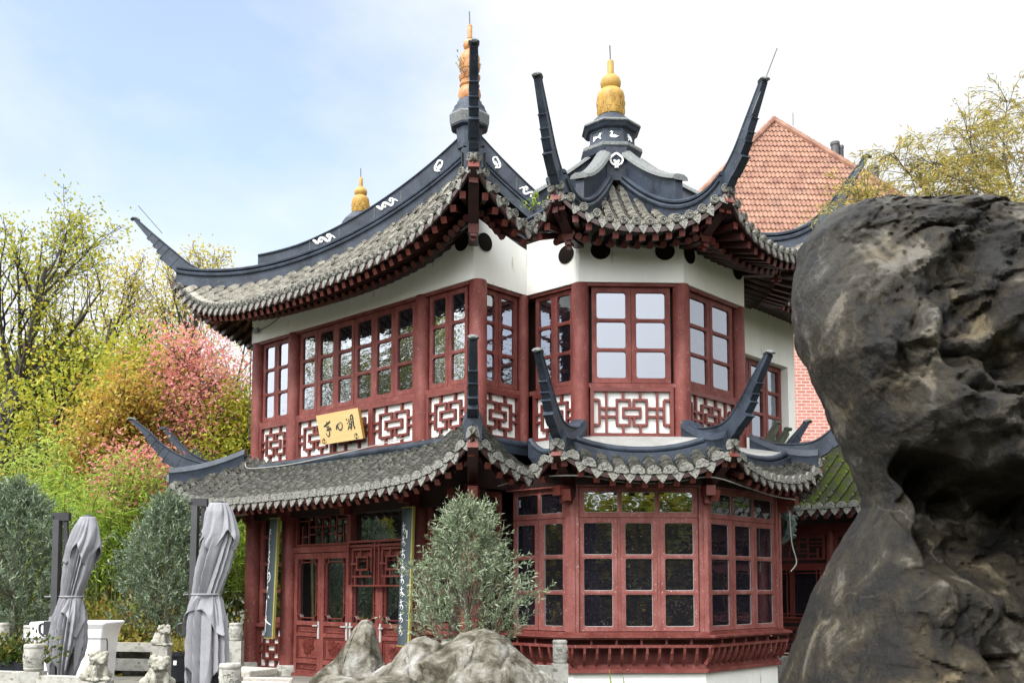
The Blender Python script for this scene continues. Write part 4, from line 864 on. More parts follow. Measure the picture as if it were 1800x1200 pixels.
# where the bay's lower side wall meets the short front wall
C3 = Face(B2, C2).p + V(rr, rr) * (wBC.L - 0.45)
LOWB = [B2, C3, D3, E3, F3, I3]
lBC, lCD, lDE, lEF, lFI = [Face(LOWB[i], LOWB[i + 1]) for i in range(5)]
BAYP = [C3, D3, E3, F3, I3]
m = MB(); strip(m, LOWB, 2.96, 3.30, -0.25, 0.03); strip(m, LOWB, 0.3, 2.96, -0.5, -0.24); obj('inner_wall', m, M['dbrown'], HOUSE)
m = MB(); strip(m, BAYP, -0.55, 0.30, -0.6, -0.07); obj('plinth', m, M['white'], HOUSE)
m = MB(); strip(m, BAYP, 0.302, 0.36, -0.4, -0.01); strip(m, BAYP, 0.362, 0.42, -0.4, -0.05); strip(m, BAYP, 0.78, 0.80, -0.3, 0.12); strip(m, BAYP, 0.802, 0.835, -0.3, 0.15); strip(m, BAYP, 0.837, 0.875, -0.3, 0.04)
strip(m, BAYP, 0.66, 0.70, -0.02, 0.09); strip(m, BAYP, 0.42, 0.78, -0.4, -0.16); obj('sill', m, M['redw'], HOUSE)
bars = MB()
for F in (lCD, lDE, lEF):
    nb = int(F.L / 0.165); t, n = F.d3()
    for k in range(nb + 1):
        a = F.L * k / nb
        pr = [F.pt(a, 0.78, 0.07), F.pt(a, 0.68, 0.065), F.pt(a, 0.58, 0.05), F.pt(a, 0.50, 0.015), F.pt(a, 0.42, -0.05)]
        for p, q in zip(pr[1:], pr[2:]): bars.bar(p, q, 0.034, 0.05, n)
        if k % 2 == 0 and k: bars.bar(F.pt(a - .08, 0.70, 0.06), F.pt(a - .08, 0.78, 0.06), 0.03, 0.03, n)
split_parts(obj('curved_rail_bar', bars, M['redw'], HOUSE), 'curved_rail_bar', 0.0)
m = MB()
for i, (F0, F1, P) in enumerate(((lCD, lDE, D3), (lDE, lEF, E3), (lEF, lFI, F3))):
    pts = [F0.pt(F0.L - 0.11, 0, 0).xy, P, F1.pt(0.11, 0, 0).xy]
    strip(m, pts, 0.876, 2.958, -0.2, 0.0); strip(m, [F0.pt(F0.L - 0.05, 0, 0).xy, P, F1.pt(0.05, 0, 0).xy], 0.876, 2.958, 0.001, 0.02)
strip(m, BAYP, 2.935, 2.957, -0.2, 0.025); split_parts(obj('corner_post', m, M['redf'], HOUSE), 'corner_post')
def bay_front(F, a0, a1, n):
    tr = sash(F, a0, a1, 2.50, 2.93, n, 1, -0.03, HOUSE, M['glass_low'] if F is not lDE else M['glass_clean'], M['redf'], stile=0.07, mun=0.055, rad=0.03, depth=0.03, name='transom_window', glint=True)
    w_ = (a1 - a0) / n
    for k in range(n):
        sash(F, a0 + k * w_ + (0.025 if k else 0), a0 + (k + 1) * w_ - (0.025 if k < n - 1 else 0), 0.885, 2.485, 1, 3, -0.035, HOUSE, M['glass_low'], M['redf'], stile=0.065, mun=0.055, rad=0.03, depth=0.03, glint=True)
    m = MB(); fbox(m, F, a0, a1, 2.4845, 2.5005, -0.12, -0.045)
    for k in range(1, n): fbox(m, F, a0 + k * w_ - 0.023, a0 + k * w_ + 0.023, 0.886, 2.484, -0.1, -0.045)
    obj('mullion_frame', m, M['redf'], HOUSE)
bay_front(lDE, 0.12, lDE.L - 0.12, 3); bay_front(lEF, 0.12, lEF.L - 0.12, 3); bay_front(lCD, 0.10, lCD.L - 0.12, 2)
sash(lBC, 0.18, lBC.L - 0.05, 0.885, 2.93, 1, 4, -0.06, HOUSE, M['glass_clean'], M['redw'], stile=0.09)
m = MB(); fbox(m, lBC, 0.1, lBC.L, 0.0, 0.88, -0.25, -0.06); obj('wall_panel', m, M['redw'], HOUSE)
# small brackets at the eaves beam
m = MB()
for F, a in ((LF, 0.10), (LF, 1.24), (LF, 3.0), (LF, 4.62), (LF, 5.7), (lCD, lCD.L - 0.02), (lDE, lDE.L + 0.0), (lEF, lEF.L)):
    t, n = F.d3(); m.bar(F.pt(a, 2.86, 0.0), F.pt(a, 2.86, 0.30), 0.13, 0.14); m.bar(F.pt(a, 2.74, 0.0), F.pt(a, 2.74, 0.16), 0.11, 0.10)
split_parts(obj('bracket', m, M['lat'], HOUSE), 'bracket', 0.06)

# ================================================================ things fixed on or near the house
# yellow name board, leaning forward at its top
q = Face(A2, B2); t, n = q.d3(); pw, ph = 1.12, 0.50
pc = q.pt(0, 0, 0); 
def plaque_pt(x, y, o=0.0):           # x along, y up the board from its lower edge
    return PB + t * x + PU * y + PN * o
PB = q.pt(2.30, 3.91, 0.07); PU = (Z * 0.97 + n * 0.23).normalized(); PN = PU.cross(t) * -1
if PN.dot(n) < 0: PN = -PN
pl = thing('name_plaque', 'yellow wooden name board with three dark brush characters above the doors', 'sign board', PB)
m = MB(); m.para(plaque_pt(0, 0, -0.05), t * pw, PU * ph, PN * 0.048); obj('board_edge', m, M['plaqueedge'], pl)
m = MB(); m.para(plaque_pt(0, 0, 0.0), t * pw, PU * ph, PN * 0.006); obj('board', m, M['plaque'], pl)
def brush(mb, P, w0, w1=None):
    """a brush stroke lying on the board"""
    w1 = w0 * 0.6 if w1 is None else w1; c = bez([V(x, y, 0) for x, y in P], 5) if len(P) > 2 else [V(*P[0], 0), V(*P[1], 0)]; Lp, Rp = [], []
    for i, p in enumerate(c):
        d = (c[min(i + 1, len(c) - 1)] - c[max(i - 1, 0)]).normalized(); s = V(-d.y, d.x, 0); f = i / (len(c) - 1); w_ = (w0 + (w1 - w0) * f) * (0.75 + 0.25 * math.sin(math.pi * f)); Lp.append(p + s * w_); Rp.append(p - s * w_)
    return Lp, Rp
def stroke_mesh(mb, P, w0, w1, fn, th, lift):
    Lp, Rp = brush(mb, P, w0, w1)
    for i in range(len(Lp) - 1):
        lp = [fn(Lp[i].x, Lp[i].y, lift), fn(Lp[i + 1].x, Lp[i + 1].y, lift), fn(Rp[i + 1].x, Rp[i + 1].y, lift), fn(Rp[i].x, Rp[i].y, lift)]
        mb.add(lp + [fn(a.x, a.y, lift - th) for a in (Lp[i], Lp[i + 1], Rp[i + 1], Rp[i])], [(0, 1, 2, 3), (0, 4, 5, 1), (1, 5, 6, 2), (2, 6, 7, 3), (3, 7, 4, 0)])
TING = [([(.5, 1.0), (.52, .84)], .06, .05), ([(.02, .70), (.35, .78), (.98, .98)], .06, .08), ([(.38, .62), (.72, .68)], .045, .04), ([(.40, .66), (.44, .48)], .045, .04), ([(.72, .68), (.62, .50), (.44, .48)], .04, .035), ([(.30, .40), (.60, .46), (.90, .52), (.86, .34)], .055, .05), ([(.62, .44), (.66, .22), (.55, .04), (.36, .0), (.14, .26)], .065, .03)]
XIN = [([(.16, .62), (.04, .14)], .065, .08), ([(.32, .72), (.30, .34), (.46, .10), (.74, .12), (.92, .42), (.90, .80)], .065, .04), ([(.46, .80), (.54, .60)], .05, .06), ([(.66, .86), (.76, .74)], .05, .06)]
HU = [([(.06, .86), (.14, .74)], .06, .06), ([(.10, .56), (.20, .52)], .06, .05), ([(.12, .10), (.24, .34)], .08, .03), ([(.28, .64), (.50, .70)], .04, .04), ([(.40, .84), (.40, .48)], .045, .04), ([(.32, .46), (.52, .48), (.50, .24), (.34, .22), (.32, .44)], .04, .04), ([(.64, .98), (.66, .50), (.60, .20), (.44, .04)], .06, .03), ([(.64, .98), (.92, 1.0), (.90, .30), (1.0, .10)], .055, .07), ([(.68, .78), (.88, .80)], .04, .035), ([(.68, .58), (.88, .60)], .04, .035)]
ink = MB()
for ch, x0, y0, sx, sy in ((TING, 0.16, 0.125, 0.20, 0.245), (XIN, 0.48, 0.185, 0.19, 0.165), (HU, 0.77, 0.155, 0.20, 0.24)):
    for P, w0, w1 in ch: stroke_mesh(ink, [(x0 + x * sx, y0 + y * sy) for x, y in P], w0 * 0.25, w1 * 0.25, plaque_pt, 0.004, 0.0105)
split_parts(obj('brush_character', ink, M['ink'], pl), 'brush_character', .012)
orn = MB()
for x0 in (0.10, 0.97):
    for k in range(9):
        a = k * 0.7; c = (x0 + 0.055 * math.cos(a) * (0.4 + 0.07 * k), 0.062 + 0.045 * math.sin(a) * (0.4 + 0.07 * k)); stroke_mesh(orn, [c, (c[0] + 0.025 * math.cos(a + 1), c[1] + 0.025 * math.sin(a + 1))], 0.009, 0.006, plaque_pt, 0.004, 0.010)
    stroke_mesh(orn, [(x0, 0.01), (x0 + 0.005, 0.10)], 0.007, 0.007, plaque_pt, 0.004, 0.0102)
split_parts(obj('corner_emblem', orn, M['ink'], pl), 'corner_emblem', .03)

# curved calligraphy boards either side of the doors
def scroll(aoff, lab, seed, marks):
    c = LF.pt(aoff, 0.62, 0.27); o_ = thing('calligraphy_board', lab, 'scroll board', c, 'calligraphy boards beside the doors'); t, n = LF.d3(); rad = 0.20; H = 2.10; w2 = 0.155; lean = n * -0.035
    def pt(x, y, o=0.0):
        a = math.asin(max(-1, min(1, x / rad * 0.86))); return c + t * (rad / 0.86 * 0.86 * math.sin(a)) + n * ((math.cos(a) - 0.55) * rad + o) + Z * y + lean * y
    xs = np.linspace(-w2, w2, 15); b = MB()
    fr = [[pt(x, y) for y in (0.03, H - 0.03)] for x in xs]; bk = [[p - n * 0.03 for p in r] for r in fr]
    for i in range(14): b.add([fr[i][0], fr[i + 1][0], fr[i + 1][1], fr[i][1], bk[i][0], bk[i + 1][0], bk[i + 1][1], bk[i][1]], [(0, 1, 2, 3), (4, 7, 6, 5), (0, 4, 5, 1), (3, 2, 6, 7)])
    obj('board', b, M['scroll'], o_, smooth=1)
    e = MB()
    for x in (w2,): e.bar(pt(x, 0.0) + n * 0.0, pt(x, H), 0.03, 0.045, n)
    for y in (0.015, H - 0.015):
        for i in range(14): e.bar(pt(xs[i], y), pt(xs[i + 1], y), 0.012, 0.03, n)
    obj('edge_trim', e, M['scrolledge'], o_)
    ch = MB()
    for P, w_ in marks: stroke_mesh(ch, P, w_, w_ * 0.6, pt, 0.003, 0.005)
    split_parts(obj('brush_writing', ch, M['wbrush'], o_), 'brush_writing', .02)
rd = random.Random(8); mk1 = []
x, y = -0.06, 1.90
for k in range(16):                                  # running grass script, one column
    P = [(x + rd.uniform(-.05, .05), y - j * 0.022) for j in range(4)]; mk1.append((P, 0.006 + 0.003 * rd.random())); y -= 0.055
mk1 += [([(-.06, 1.12), (.00, 1.14), (.03, 1.07), (.01, 1.00), (-.05, .98), (-.06, .94)], .009), ([(-.08, .86), (-.03, .90), (-.06, .80)], .010), ([(.0, .74), (.03, .70)], .013), ([(-.07, .62), (-.05, .66), (-.06, .50), (-.07, .34), (-.06, .12)], .011), ([(-.10, .33), (-.02, .30), (.10, .24)], .015), ([(-.03, .40), (-.05, .10)], .008)]
scroll(1.20, 'blue-grey curved scroll board with white grass-script writing, left of the doors', 1, mk1)
mk2 = []
y = 1.80
for k in range(9):
    mk2 += [([(-.07, y), (.03, y + .02)], .007), ([(-.03, y + .05), (-.02, y - .05), (-.05, y - .09)], .007), ([(-.08, y - .05), (0.0, y - .04), (.03, y - .08), (-.01, y - .11)], .006)]; y -= 0.19
mk2 += [([(.06, 1.74), (.06, 1.62)], .013)]
scroll(4.72, 'blue-grey curved scroll board with white characters, half behind the olive tree', 2, mk2)

# strip lights and cables under the lower eaves
def strip_light(F, a0, a1, z, o, lab):
    m = MB(); m.bar(F.pt(a0, z, o), F.pt(a1, z, o), 0.05, 0.035); g = tag(obj('strip_light', m, M['cable'], None, origin=F.pt((a0 + a1) / 2, z, o)), lab, 'strip light', 'unlit strip lights under the lower eaves')
strip_light(LF, -0.35, 0.62, 2.80, 0.42, 'unlit pale strip light under the lower eaves above the grey parasol')
strip_light(LF, 1.55, 2.98, 2.86, 0.42, 'unlit pale strip light under the eaves above the lattice transom')
strip_light(LF, 3.62, 4.95, 2.90, 0.42, 'unlit pale strip light under the eaves right of the door bracket')
def cable(pts, r, mat, lab, n=8):
    m = MB(); m.tube(bez(pts, n), r, 5); tag(obj('cable', m, M[mat], None, origin=pts[0]), lab, 'cable')
cable([lCD.pt(0.2, 2.98, 0.42), lCD.pt(0.9, 3.05, 0.45), lDE.pt(0.1, 3.04, 0.42), lDE.pt(0.7, 2.96, 0.40), lDE.pt(1.3, 2.95, 0.40), lDE.pt(1.9, 3.03, 0.42), lEF.pt(0.4, 2.93, 0.42), lEF.pt(1.2, 2.86, 0.42), lEF.pt(1.9, 2.85, 0.40)], 0.011, 'cable', 'pale slack cable looped under the lower eaves of the bay')
cable([LF.pt(0.0, 3.85, 0.08), LF.pt(0.25, 3.68, 0.22), LF.pt(0.8, 3.62, 0.32), LF.pt(1.8, 3.60, 0.34), LF.pt(3.0, 3.66, 0.30), LF.pt(4.6, 3.78, 0.20)], 0.009, 'cable', 'thin pale cable lying along the lower roof under the lattice')
cable([wAB.pt(1.55, 6.62, 0.03), wAB.pt(1.1, 6.43, 0.04), wAB.pt(0.6, 6.28, 0.04), wAB.pt(0.18, 6.26, 0.04), wAB.pt(0.05, 6.3, 0.03), wAB.pt(0.03, 5.5, 0.04), wAB.pt(0.03, 4.2, 0.04)], 0.009, 'cabledk', 'thin dark cable sagging on the white wall down to the left corner')
m = MB(); c = wAB.pt(0.22, 6.25, 0.06); t, n = wAB.d3(); m.bar(c - t * .06, c + t * .06, 0.05, 0.09); m.bar(c - n * .06, c + n * .0 + Z * 0.05, 0.03, 0.03); tag(obj('floodlight', m, M['lead'], None, origin=c), 'small grey floodlight on the white wall near the left corner', 'floodlight')
cable([lEF.pt(2.1, 2.7, 0.2), lEF.pt(2.12, 2.2, 0.22), lEF.pt(2.2, 1.9, 0.25), lEF.pt(2.1, 1.75, 0.2)], 0.010, 'cable', 'pale cable dangling beside the right end of the bay windows')
def rod(p, q_, lab):
    m = MB(); m.tube([p, q_], 0.008, 5); tag(obj('lightning_rod', m, M['metal'], None, origin=p), lab, 'lightning rod', 'lightning rods on the roof horns')
rod(at(285, 410, 18.62), at(243, 362, 18.62), 'thin lightning rod along the upturned upper roof corner at far left')
rod(at(1322, 200, 12.86), at(1366, 85, 12.8), 'long thin lightning rod beside the tall horn on the right of the bay roof')
rod(at(1492, 320, 15.15), at(1531, 264, 15.1), 'thin lightning rod on the rightmost horn before the tiled roof')

# ================================================================ gallery, brick building
GD = V(rr, -rr); gp0 = at(1375, 893, 19.0).xy - GD * 1.6; GL = 10.0; gF = Face(gp0, gp0 + GD * GL)
GAL = thing('gallery', 'dark red open garden gallery with mossy tiled roof, right of the bay behind the boulder', 'gallery', (7.0, 19.5, 0))
gh = hfun(2.98, 0, 0.6, 0, 0, GL, a=0.62, b=0.04)
gb = [gF.pt(0, 0, 0).xy, gF.pt(GL, 0, 0).xy, gF.pt(GL, 0, -1.9).xy, gF.pt(0, 0, -1.9).xy]
groof = roof_face('roof', gF, gb, gh, 'fan', 0.235, GAL, M['moss'], wallF=Face(gF.pt(0, 0, -1.0).xy, gF.pt(GL, 0, -1.0).xy), logs=False)
m = MB(); m.sweep([gF.pt(a, 4.28, -1.9) for a in np.linspace(0, GL, 20)], ridge_prof(s=1.1)); obj('roof_ridge', m, M['mossd'], groof, smooth=1)
gW = Face(gF.pt(0, 0, -0.95).xy, gF.pt(GL, 0, -0.95).xy)
m = MB(); fbox(m, gW, 0, GL, -0.5, 0.10, -1.2, 0.05); obj('stone_plinth', m, M['stone'], GAL)
m = MB(); fbox(m, gW, 0, GL, 0.1, 3.2, -1.6, -1.5); obj('rear_wall', m, M['dbrown'], GAL)
m = MB(); fbox(m, gW, 0, GL, 2.55, 2.75, -0.12, 0.02); obj('beam', m, M['lat'], GAL)
for k in range(6):
    a = 0.35 + k * 1.75; column(gW, a, 0.1, 2.6, 0.09, -0.05, GAL)
    if k < 5:
        lattice(gW, a + 0.1, a + 1.65, 0.14, 0.72, UNIT, 0.0, GAL, backing=False, bw=0.03, name='railing', mat=M['lat'])
        lattice(gW, a + 0.1, a + 1.65, 2.05, 2.54, TL, 0.0, GAL, backing=False, bw=0.022, name='frieze_lattice', mat=M['lat'])
        sash(gW, a + 0.1, a + 1.65, 0.80, 1.98, 2, 1, -0.06, GAL, M['glass_low'], M['lat'], stile=0.08)
        lattice(gW, a + 0.18, a + 1.57, 0.88, 1.90, [((.06, 0), (.06, 1)), ((.44, 0), (.44, 1)), ((.56, 0), (.56, 1)), ((.94, 0), (.94, 1)), ((0, .06), (1, .06)), ((0, .94), (1, .94))], -0.035, GAL, backing=False, bw=0.018, bd=0.02, name='window_lattice', mat=M['lat'])
# carved fish-dragon at the lower end of the gallery eave, two small mossy horns, back horns at far left
c = at(1375, 925, 16.9); DR = MB()
DR.tube(bez([c + V(-.10, .1, .22), c + V(.02, 0, .18), c + V(.12, -.03, .08), c + V(.08, -.03, -.12), c + V(-.02, 0, -.28)], 6), [.05 + .06 * math.sin(math.pi * i / 24) for i in range(25)], 8)
for k in range(4): DR.tube(bez([c + V(.10, -.04, .16 - k * .11), c + V(.20, -.05, .17 - k * .11), c + V(.26 - .03 * k, -.05, .12 - k * .11)], 4), [.045, .045, .04, .04, .03, .03, .02, .015, .01], 6)
DR.bar(c + V(-.12, .05, .24), c + V(.34, -.1, .30), 0.12, 0.05); obj('fish_dragon_ornament', DR, surf('blue_green_glazed_ornament', (0.03, 0.055, 0.07), (0.10, 0.15, 0.13), (0.22, 0.26, 0.24), scale=14, rough=0.45, bump=0.5), GAL, smooth=1)
def small_horn(parent, pts, wd, mat):
    mb = MB(); cv = bez(pts, 6); n = len(cv); mb.sweep(cv, horn_sections(cv, [0.20 - 0.12 * i / n for i in range(n)], [wd - 0.06 * i / n for i in range(n)]), 'n'); o = obj('horn', mb, mat, parent)
    k = MB(); e = cv[-1]; d = (cv[-1] - cv[-2]); d.z = 0; d.normalize(); k.bar(e - d * .03 + Z * .0, e + d * .10 - Z * .02, wd * .75, .05); obj('horn_cap', k, mat, o); return o
small_horn(GAL, [at(1335, 790, 19.5), at(1348, 765, 19.5), at(1360, 745, 19.5), at(1364, 741, 19.5)], 0.16, M['mossd'])
small_horn(GAL, [at(1350, 795, 19.2), at(1365, 772, 19.2), at(1378, 756, 19.2), at(1382, 753, 19.2)], 0.16, M['mossd'])
small_horn(HOUSE, [at(372, 812, 21.5), at(345, 800, 21.5), at(318, 778, 21.5), at(298, 755, 21.5), at(290, 752, 21.5)], 0.2, M['slate'])
small_horn(HOUSE, [at(380, 812, 22.5), at(362, 805, 22.5), at(350, 793, 22.5), at(344, 790, 22.5)], 0.2, M['mossd'])

BB = thing('brick_building', 'large pink brick building with steep red tiled roof rising behind the tea house', 'brick building', (14, 45, 0))
apx = V(13.4, 43.0, at(1390, 213, 43).z); ez = 13.0; eL, eR = V(at(1082, 478, 36.5).x, 36.5), V(at(1838, 478, 36.5).x, 36.5)
brF = Face(eL, eR); rise = apx.z - ez; run = apx.y - 36.5
def bh(u, v): u = np.asarray(u, float); v = np.asarray(v, float); return ez + v * (rise / run)
blim = vlims(brF, [eL, eR, V(apx.x, apx.y)]); parts = []
np.random.seed(12)
for i in range(int(brF.L / 0.175)):
    uc = (i + 0.5) * 0.175; parts.append(columns(brF, blim, bh, [-0.089, -0.062, -0.03, 0.0, 0.03, 0.062, 0.089], [0.045, 0.028, 0.0, -0.008, 0.02, 0.052, 0.045], uc, 0.23, 0.07, 99, 0.010, 0.0, 0.05))
def tilemat():
    m_, n = newmat('orange_red_pantile'); L = n.links.new; o = node(n, 'ShaderNodeOutputMaterial'); p = node(n, 'ShaderNodeBsdfPrincipled', i_Roughness=0.75)
    tcn = node(n, 'ShaderNodeTexCoord'); a = node(n, 'ShaderNodeTexNoise', i_Scale=2.2, i_Detail=8.0); L(tcn.outputs['Object'], a.inputs[0]); r = ramp(n, [(0.3, (0.13, 0.054, 0.036)), (0.5, (0.20, 0.096, 0.060)), (0.7, (0.25, 0.132, 0.086))]); L(a.outputs['Fac'], r.inputs[0])
    b = node(n, 'ShaderNodeTexNoise', i_Scale=0.35); L(tcn.outputs['Object'], b.inputs[0]); mr = node(n, 'ShaderNodeMapRange'); mr.inputs[1].default_value = 0.58; mr.inputs[2].default_value = 0.75; mr.inputs[4].default_value = 0.3; L(b.outputs['Fac'], mr.inputs[0])
    mx = node(n, 'ShaderNodeMix', data_type='RGBA'); L(mr.outputs[0], mx.inputs[0]); L(r.outputs[0], mx.inputs[6]); mx.inputs[7].default_value = (0.14, 0.11, 0.07, 1); L(mx.outputs[2], p.inputs['Base Color']); L(p.outputs[0], o.inputs[0]); return m_
M['pantile'] = tilemat()
br = obj('roof', stack(parts), M['pantile'], BB, smooth=True)
m = MB(); back = V(13.4, 62.0, apx.z)
m.add([V(eL.x, eL.y, ez), V(eL.x, 68, ez), back, apx], [(0, 1, 2, 3)]); m.add([V(eR.x, eR.y, ez), V(eR.x, 68, ez), back, apx], [(0, 3, 2, 1)]); m.add([V(eL.x, eL.y, ez - .05), V(eR.x, eR.y, ez - .05), apx - Z * .1], [(0, 1, 2)]); obj('roof_slope', m, M['pantile'], BB)
for e in (eL, eR):
    m = MB(); p0 = V(e.x, e.y, ez + .05); d = apx + Z * .05 - p0; nseg = int(d.length / 0.38)
    for k in range(nseg): m.tube([p0 + d * (k / nseg), p0 + d * ((k + 1.12) / nseg)], [0.13, 0.16], 8)
    obj('hip_tiles', m, M['pantile'], br, smooth=1)
def brickmat():
    m_, n = newmat('pink_red_brick'); L = n.links.new; o = node(n, 'ShaderNodeOutputMaterial'); p = node(n, 'ShaderNodeBsdfPrincipled', i_Roughness=0.85)
    tcn = node(n, 'ShaderNodeTexCoord'); sx = node(n, 'ShaderNodeSeparateXYZ'); L(tcn.outputs['Object'], sx.inputs[0]); cx = node(n, 'ShaderNodeCombineXYZ'); L(sx.outputs[0], cx.inputs[0]); L(sx.outputs[2], cx.inputs[1])
    b = node(n, 'ShaderNodeTexBrick', i_Scale=1.0); b.inputs['Color1'].default_value = (0.30, 0.105, 0.078, 1); b.inputs['Color2'].default_value = (0.38, 0.155, 0.122, 1); b.inputs['Mortar'].default_value = (0.42, 0.33, 0.29, 1)
    b.inputs['Mortar Size'].default_value = 0.018; b.inputs['Brick Width'].default_value = 0.34; b.inputs['Row Height'].default_value = 0.125; L(cx.outputs[0], b.inputs[0]); L(b.outputs[0], p.inputs['Base Color']); L(p.outputs[0], o.inputs[0]); return m_
M['brick'] = brickmat()
m = MB(); m.para((eL.x + .6, 37.3, -0.55), (eR.x - eL.x - 1.2, 0, 0), (0, 29, 0), (0, 0, 13.5)); obj('wall', m, M['brick'], BB)
m = MB(); m.para((14.55, 37.25, -0.5), (0.10, 0, 0), (0, 0.04, 0), (0, 0, 13.3)); obj('downpipe', m, M['brick'], BB)
m = MB()
for k in range(4): m.para((eL.x + .5, 37.0 - .12 * k, 12.1 + 0.24 * k), (eR.x - eL.x - 1.0, 0, 0), (0, 0.5 + .12 * k, 0), (0, 0, 0.16))
obj('cornice', m, surf('pale_stone_cornice', (0.42, 0.36, 0.26), (0.52, 0.46, 0.34), scale=2, rough=0.8), BB)
for x, y, Y, r, h in ((1468, 262, 47, 0.20, 1.6), (1479, 268, 47, 0.11, 1.4), (1535, 305, 47, 0.26, 1.5), (1394, 210, 43, 0.015, 0.9)):
    p = at(x, y, Y); f = MB(); f.lathe((p.x, p.y, p.z), [(r, -2.0), (r, 0.15), (r * 1.15, 0.18), (r * 1.15, 0.32), (r, 0.34)] if r > .05 else [(r, -.3), (r, .3)], 14); obj('flue_pipe' if r > .05 else 'aerial', f, M['pole'], BB, smooth=1)

# ================================================================ rocks
def rockmat(name, cols, vein, scale, span=(0.37, 0.28), spec=0.35, rough=0.6, bump=0.8, vs=3.0, vlim=0.035, hue=None):
    m_, n = newmat(name); L = n.links.new; o = node(n, 'ShaderNodeOutputMaterial'); p = node(n, 'ShaderNodeBsdfPrincipled', i_Roughness=rough); p.inputs['Specular IOR Level'].default_value = spec
    tcn = node(n, 'ShaderNodeTexCoord'); a = node(n, 'ShaderNodeTexNoise', i_Scale=scale, i_Detail=9.0, i_Roughness=0.66, i_Distortion=0.6); L(tcn.outputs['Object'], a.inputs[0])
    r = ramp(n, [(span[0] + span[1] * i / (len(cols) - 1), c) for i, c in enumerate(cols)]); L(a.outputs['Fac'], r.inputs[0])
    ds = node(n, 'ShaderNodeTexNoise', i_Scale=vs * 0.8, i_Detail=4.0); L(tcn.outputs['Object'], ds.inputs[0]); av = node(n, 'ShaderNodeMix', data_type='VECTOR'); av.inputs[0].default_value = 0.35; L(tcn.outputs['Object'], av.inputs[4]); L(ds.outputs['Color'], av.inputs[5])
    vo = node(n, 'ShaderNodeTexVoronoi', feature='DISTANCE_TO_EDGE', i_Scale=vs); L(av.outputs[1], vo.inputs[0]); mr = node(n, 'ShaderNodeMapRange'); mr.inputs[1].default_value = 0.0; mr.inputs[2].default_value = vlim; mr.inputs[3].default_value = 0.65; mr.inputs[4].default_value = 0.0; L(vo.outputs['Distance'], mr.inputs[0])
    b2 = node(n, 'ShaderNodeTexNoise', i_Scale=scale * 0.8); L(tcn.outputs['Object'], b2.inputs[0]); m2 = node(n, 'ShaderNodeMapRange'); m2.inputs[1].default_value = 0.52; m2.inputs[2].default_value = 0.66; L(b2.outputs['Fac'], m2.inputs[0]); mu = node(n, 'ShaderNodeMath', operation='MULTIPLY'); L(mr.outputs[0], mu.inputs[0]); L(m2.outputs[0], mu.inputs[1])
    mx = node(n, 'ShaderNodeMix', data_type='RGBA'); L(mu.outputs[0], mx.inputs[0]); L(r.outputs[0], mx.inputs[6]); mx.inputs[7].default_value = tuple(vein) + (1,); col = mx.outputs[2]
    if hue:
        h1 = node(n, 'ShaderNodeTexNoise', i_Scale=1.1, i_Detail=6.0, i_Roughness=0.7); L(tcn.outputs['Object'], h1.inputs[0]); h2 = node(n, 'ShaderNodeMapRange'); h2.inputs[1].default_value = 0.42; h2.inputs[2].default_value = 0.62; h2.inputs[4].default_value = 0.75; L(h1.outputs['Fac'], h2.inputs[0])
        h3 = node(n, 'ShaderNodeMix', data_type='RGBA', blend_type='MULTIPLY'); L(h2.outputs[0], h3.inputs[0]); L(col, h3.inputs[6]); h3.inputs[7].default_value = (1.05, 0.80, 0.36, 1); col = h3.outputs[2]
    L(col, p.inputs['Base Color'])
    b = node(n, 'ShaderNodeTexNoise', i_Scale=scale * 5, i_Detail=9.0, i_Roughness=0.7); L(tcn.outputs['Object'], b.inputs[0]); bp = node(n, 'ShaderNodeBump', i_Strength=bump, i_Distance=0.03); L(b.outputs['Fac'], bp.inputs['Height']); L(bp.outputs[0], p.inputs['Normal']); L(p.outputs[0], o.inputs[0]); return m_
M['boulder'] = rockmat('dark_weathered_boulder', [(0.0025, 0.002, 0.0012), (0.007, 0.0055, 0.003), (0.018, 0.0145, 0.007), (0.028, 0.0255, 0.020), (0.105, 0.099, 0.088)], (0.13, 0.125, 0.115), 3.4, rough=0.5, spec=0.35, bump=1.0, vlim=0.008, span=(0.41, 0.21), hue=(0.050, 0.034, 0.012))
M['rock'] = rockmat('pale_grey_garden_rock', [(0.030, 0.026, 0.015), (0.075, 0.067, 0.047), (0.16, 0.148, 0.118), (0.215, 0.205, 0.178), (0.33, 0.325, 0.305)], (0.03, 0.027, 0.02), 4.2, rough=0.75, spec=0.25, bump=1.0, vs=4.0)
M['rockdk'] = rockmat('dark_garden_rock', [(0.03, 0.03, 0.024), (0.07, 0.068, 0.055), (0.14, 0.132, 0.11)], (0.25, 0.24, 0.2), 3.0, rough=0.9)
def fbm(p, o=5, ridged=False):
    s = 0; a = 1; q = Vector(p)
    for k in range(o):
        v = noise.noise(q); s += a * ((1 - abs(v)) * 2 - 1.4 if ridged else v); a *= 0.52; q = q * 2.07 + Vector((3.1, 1.7, 5.2))
    return s
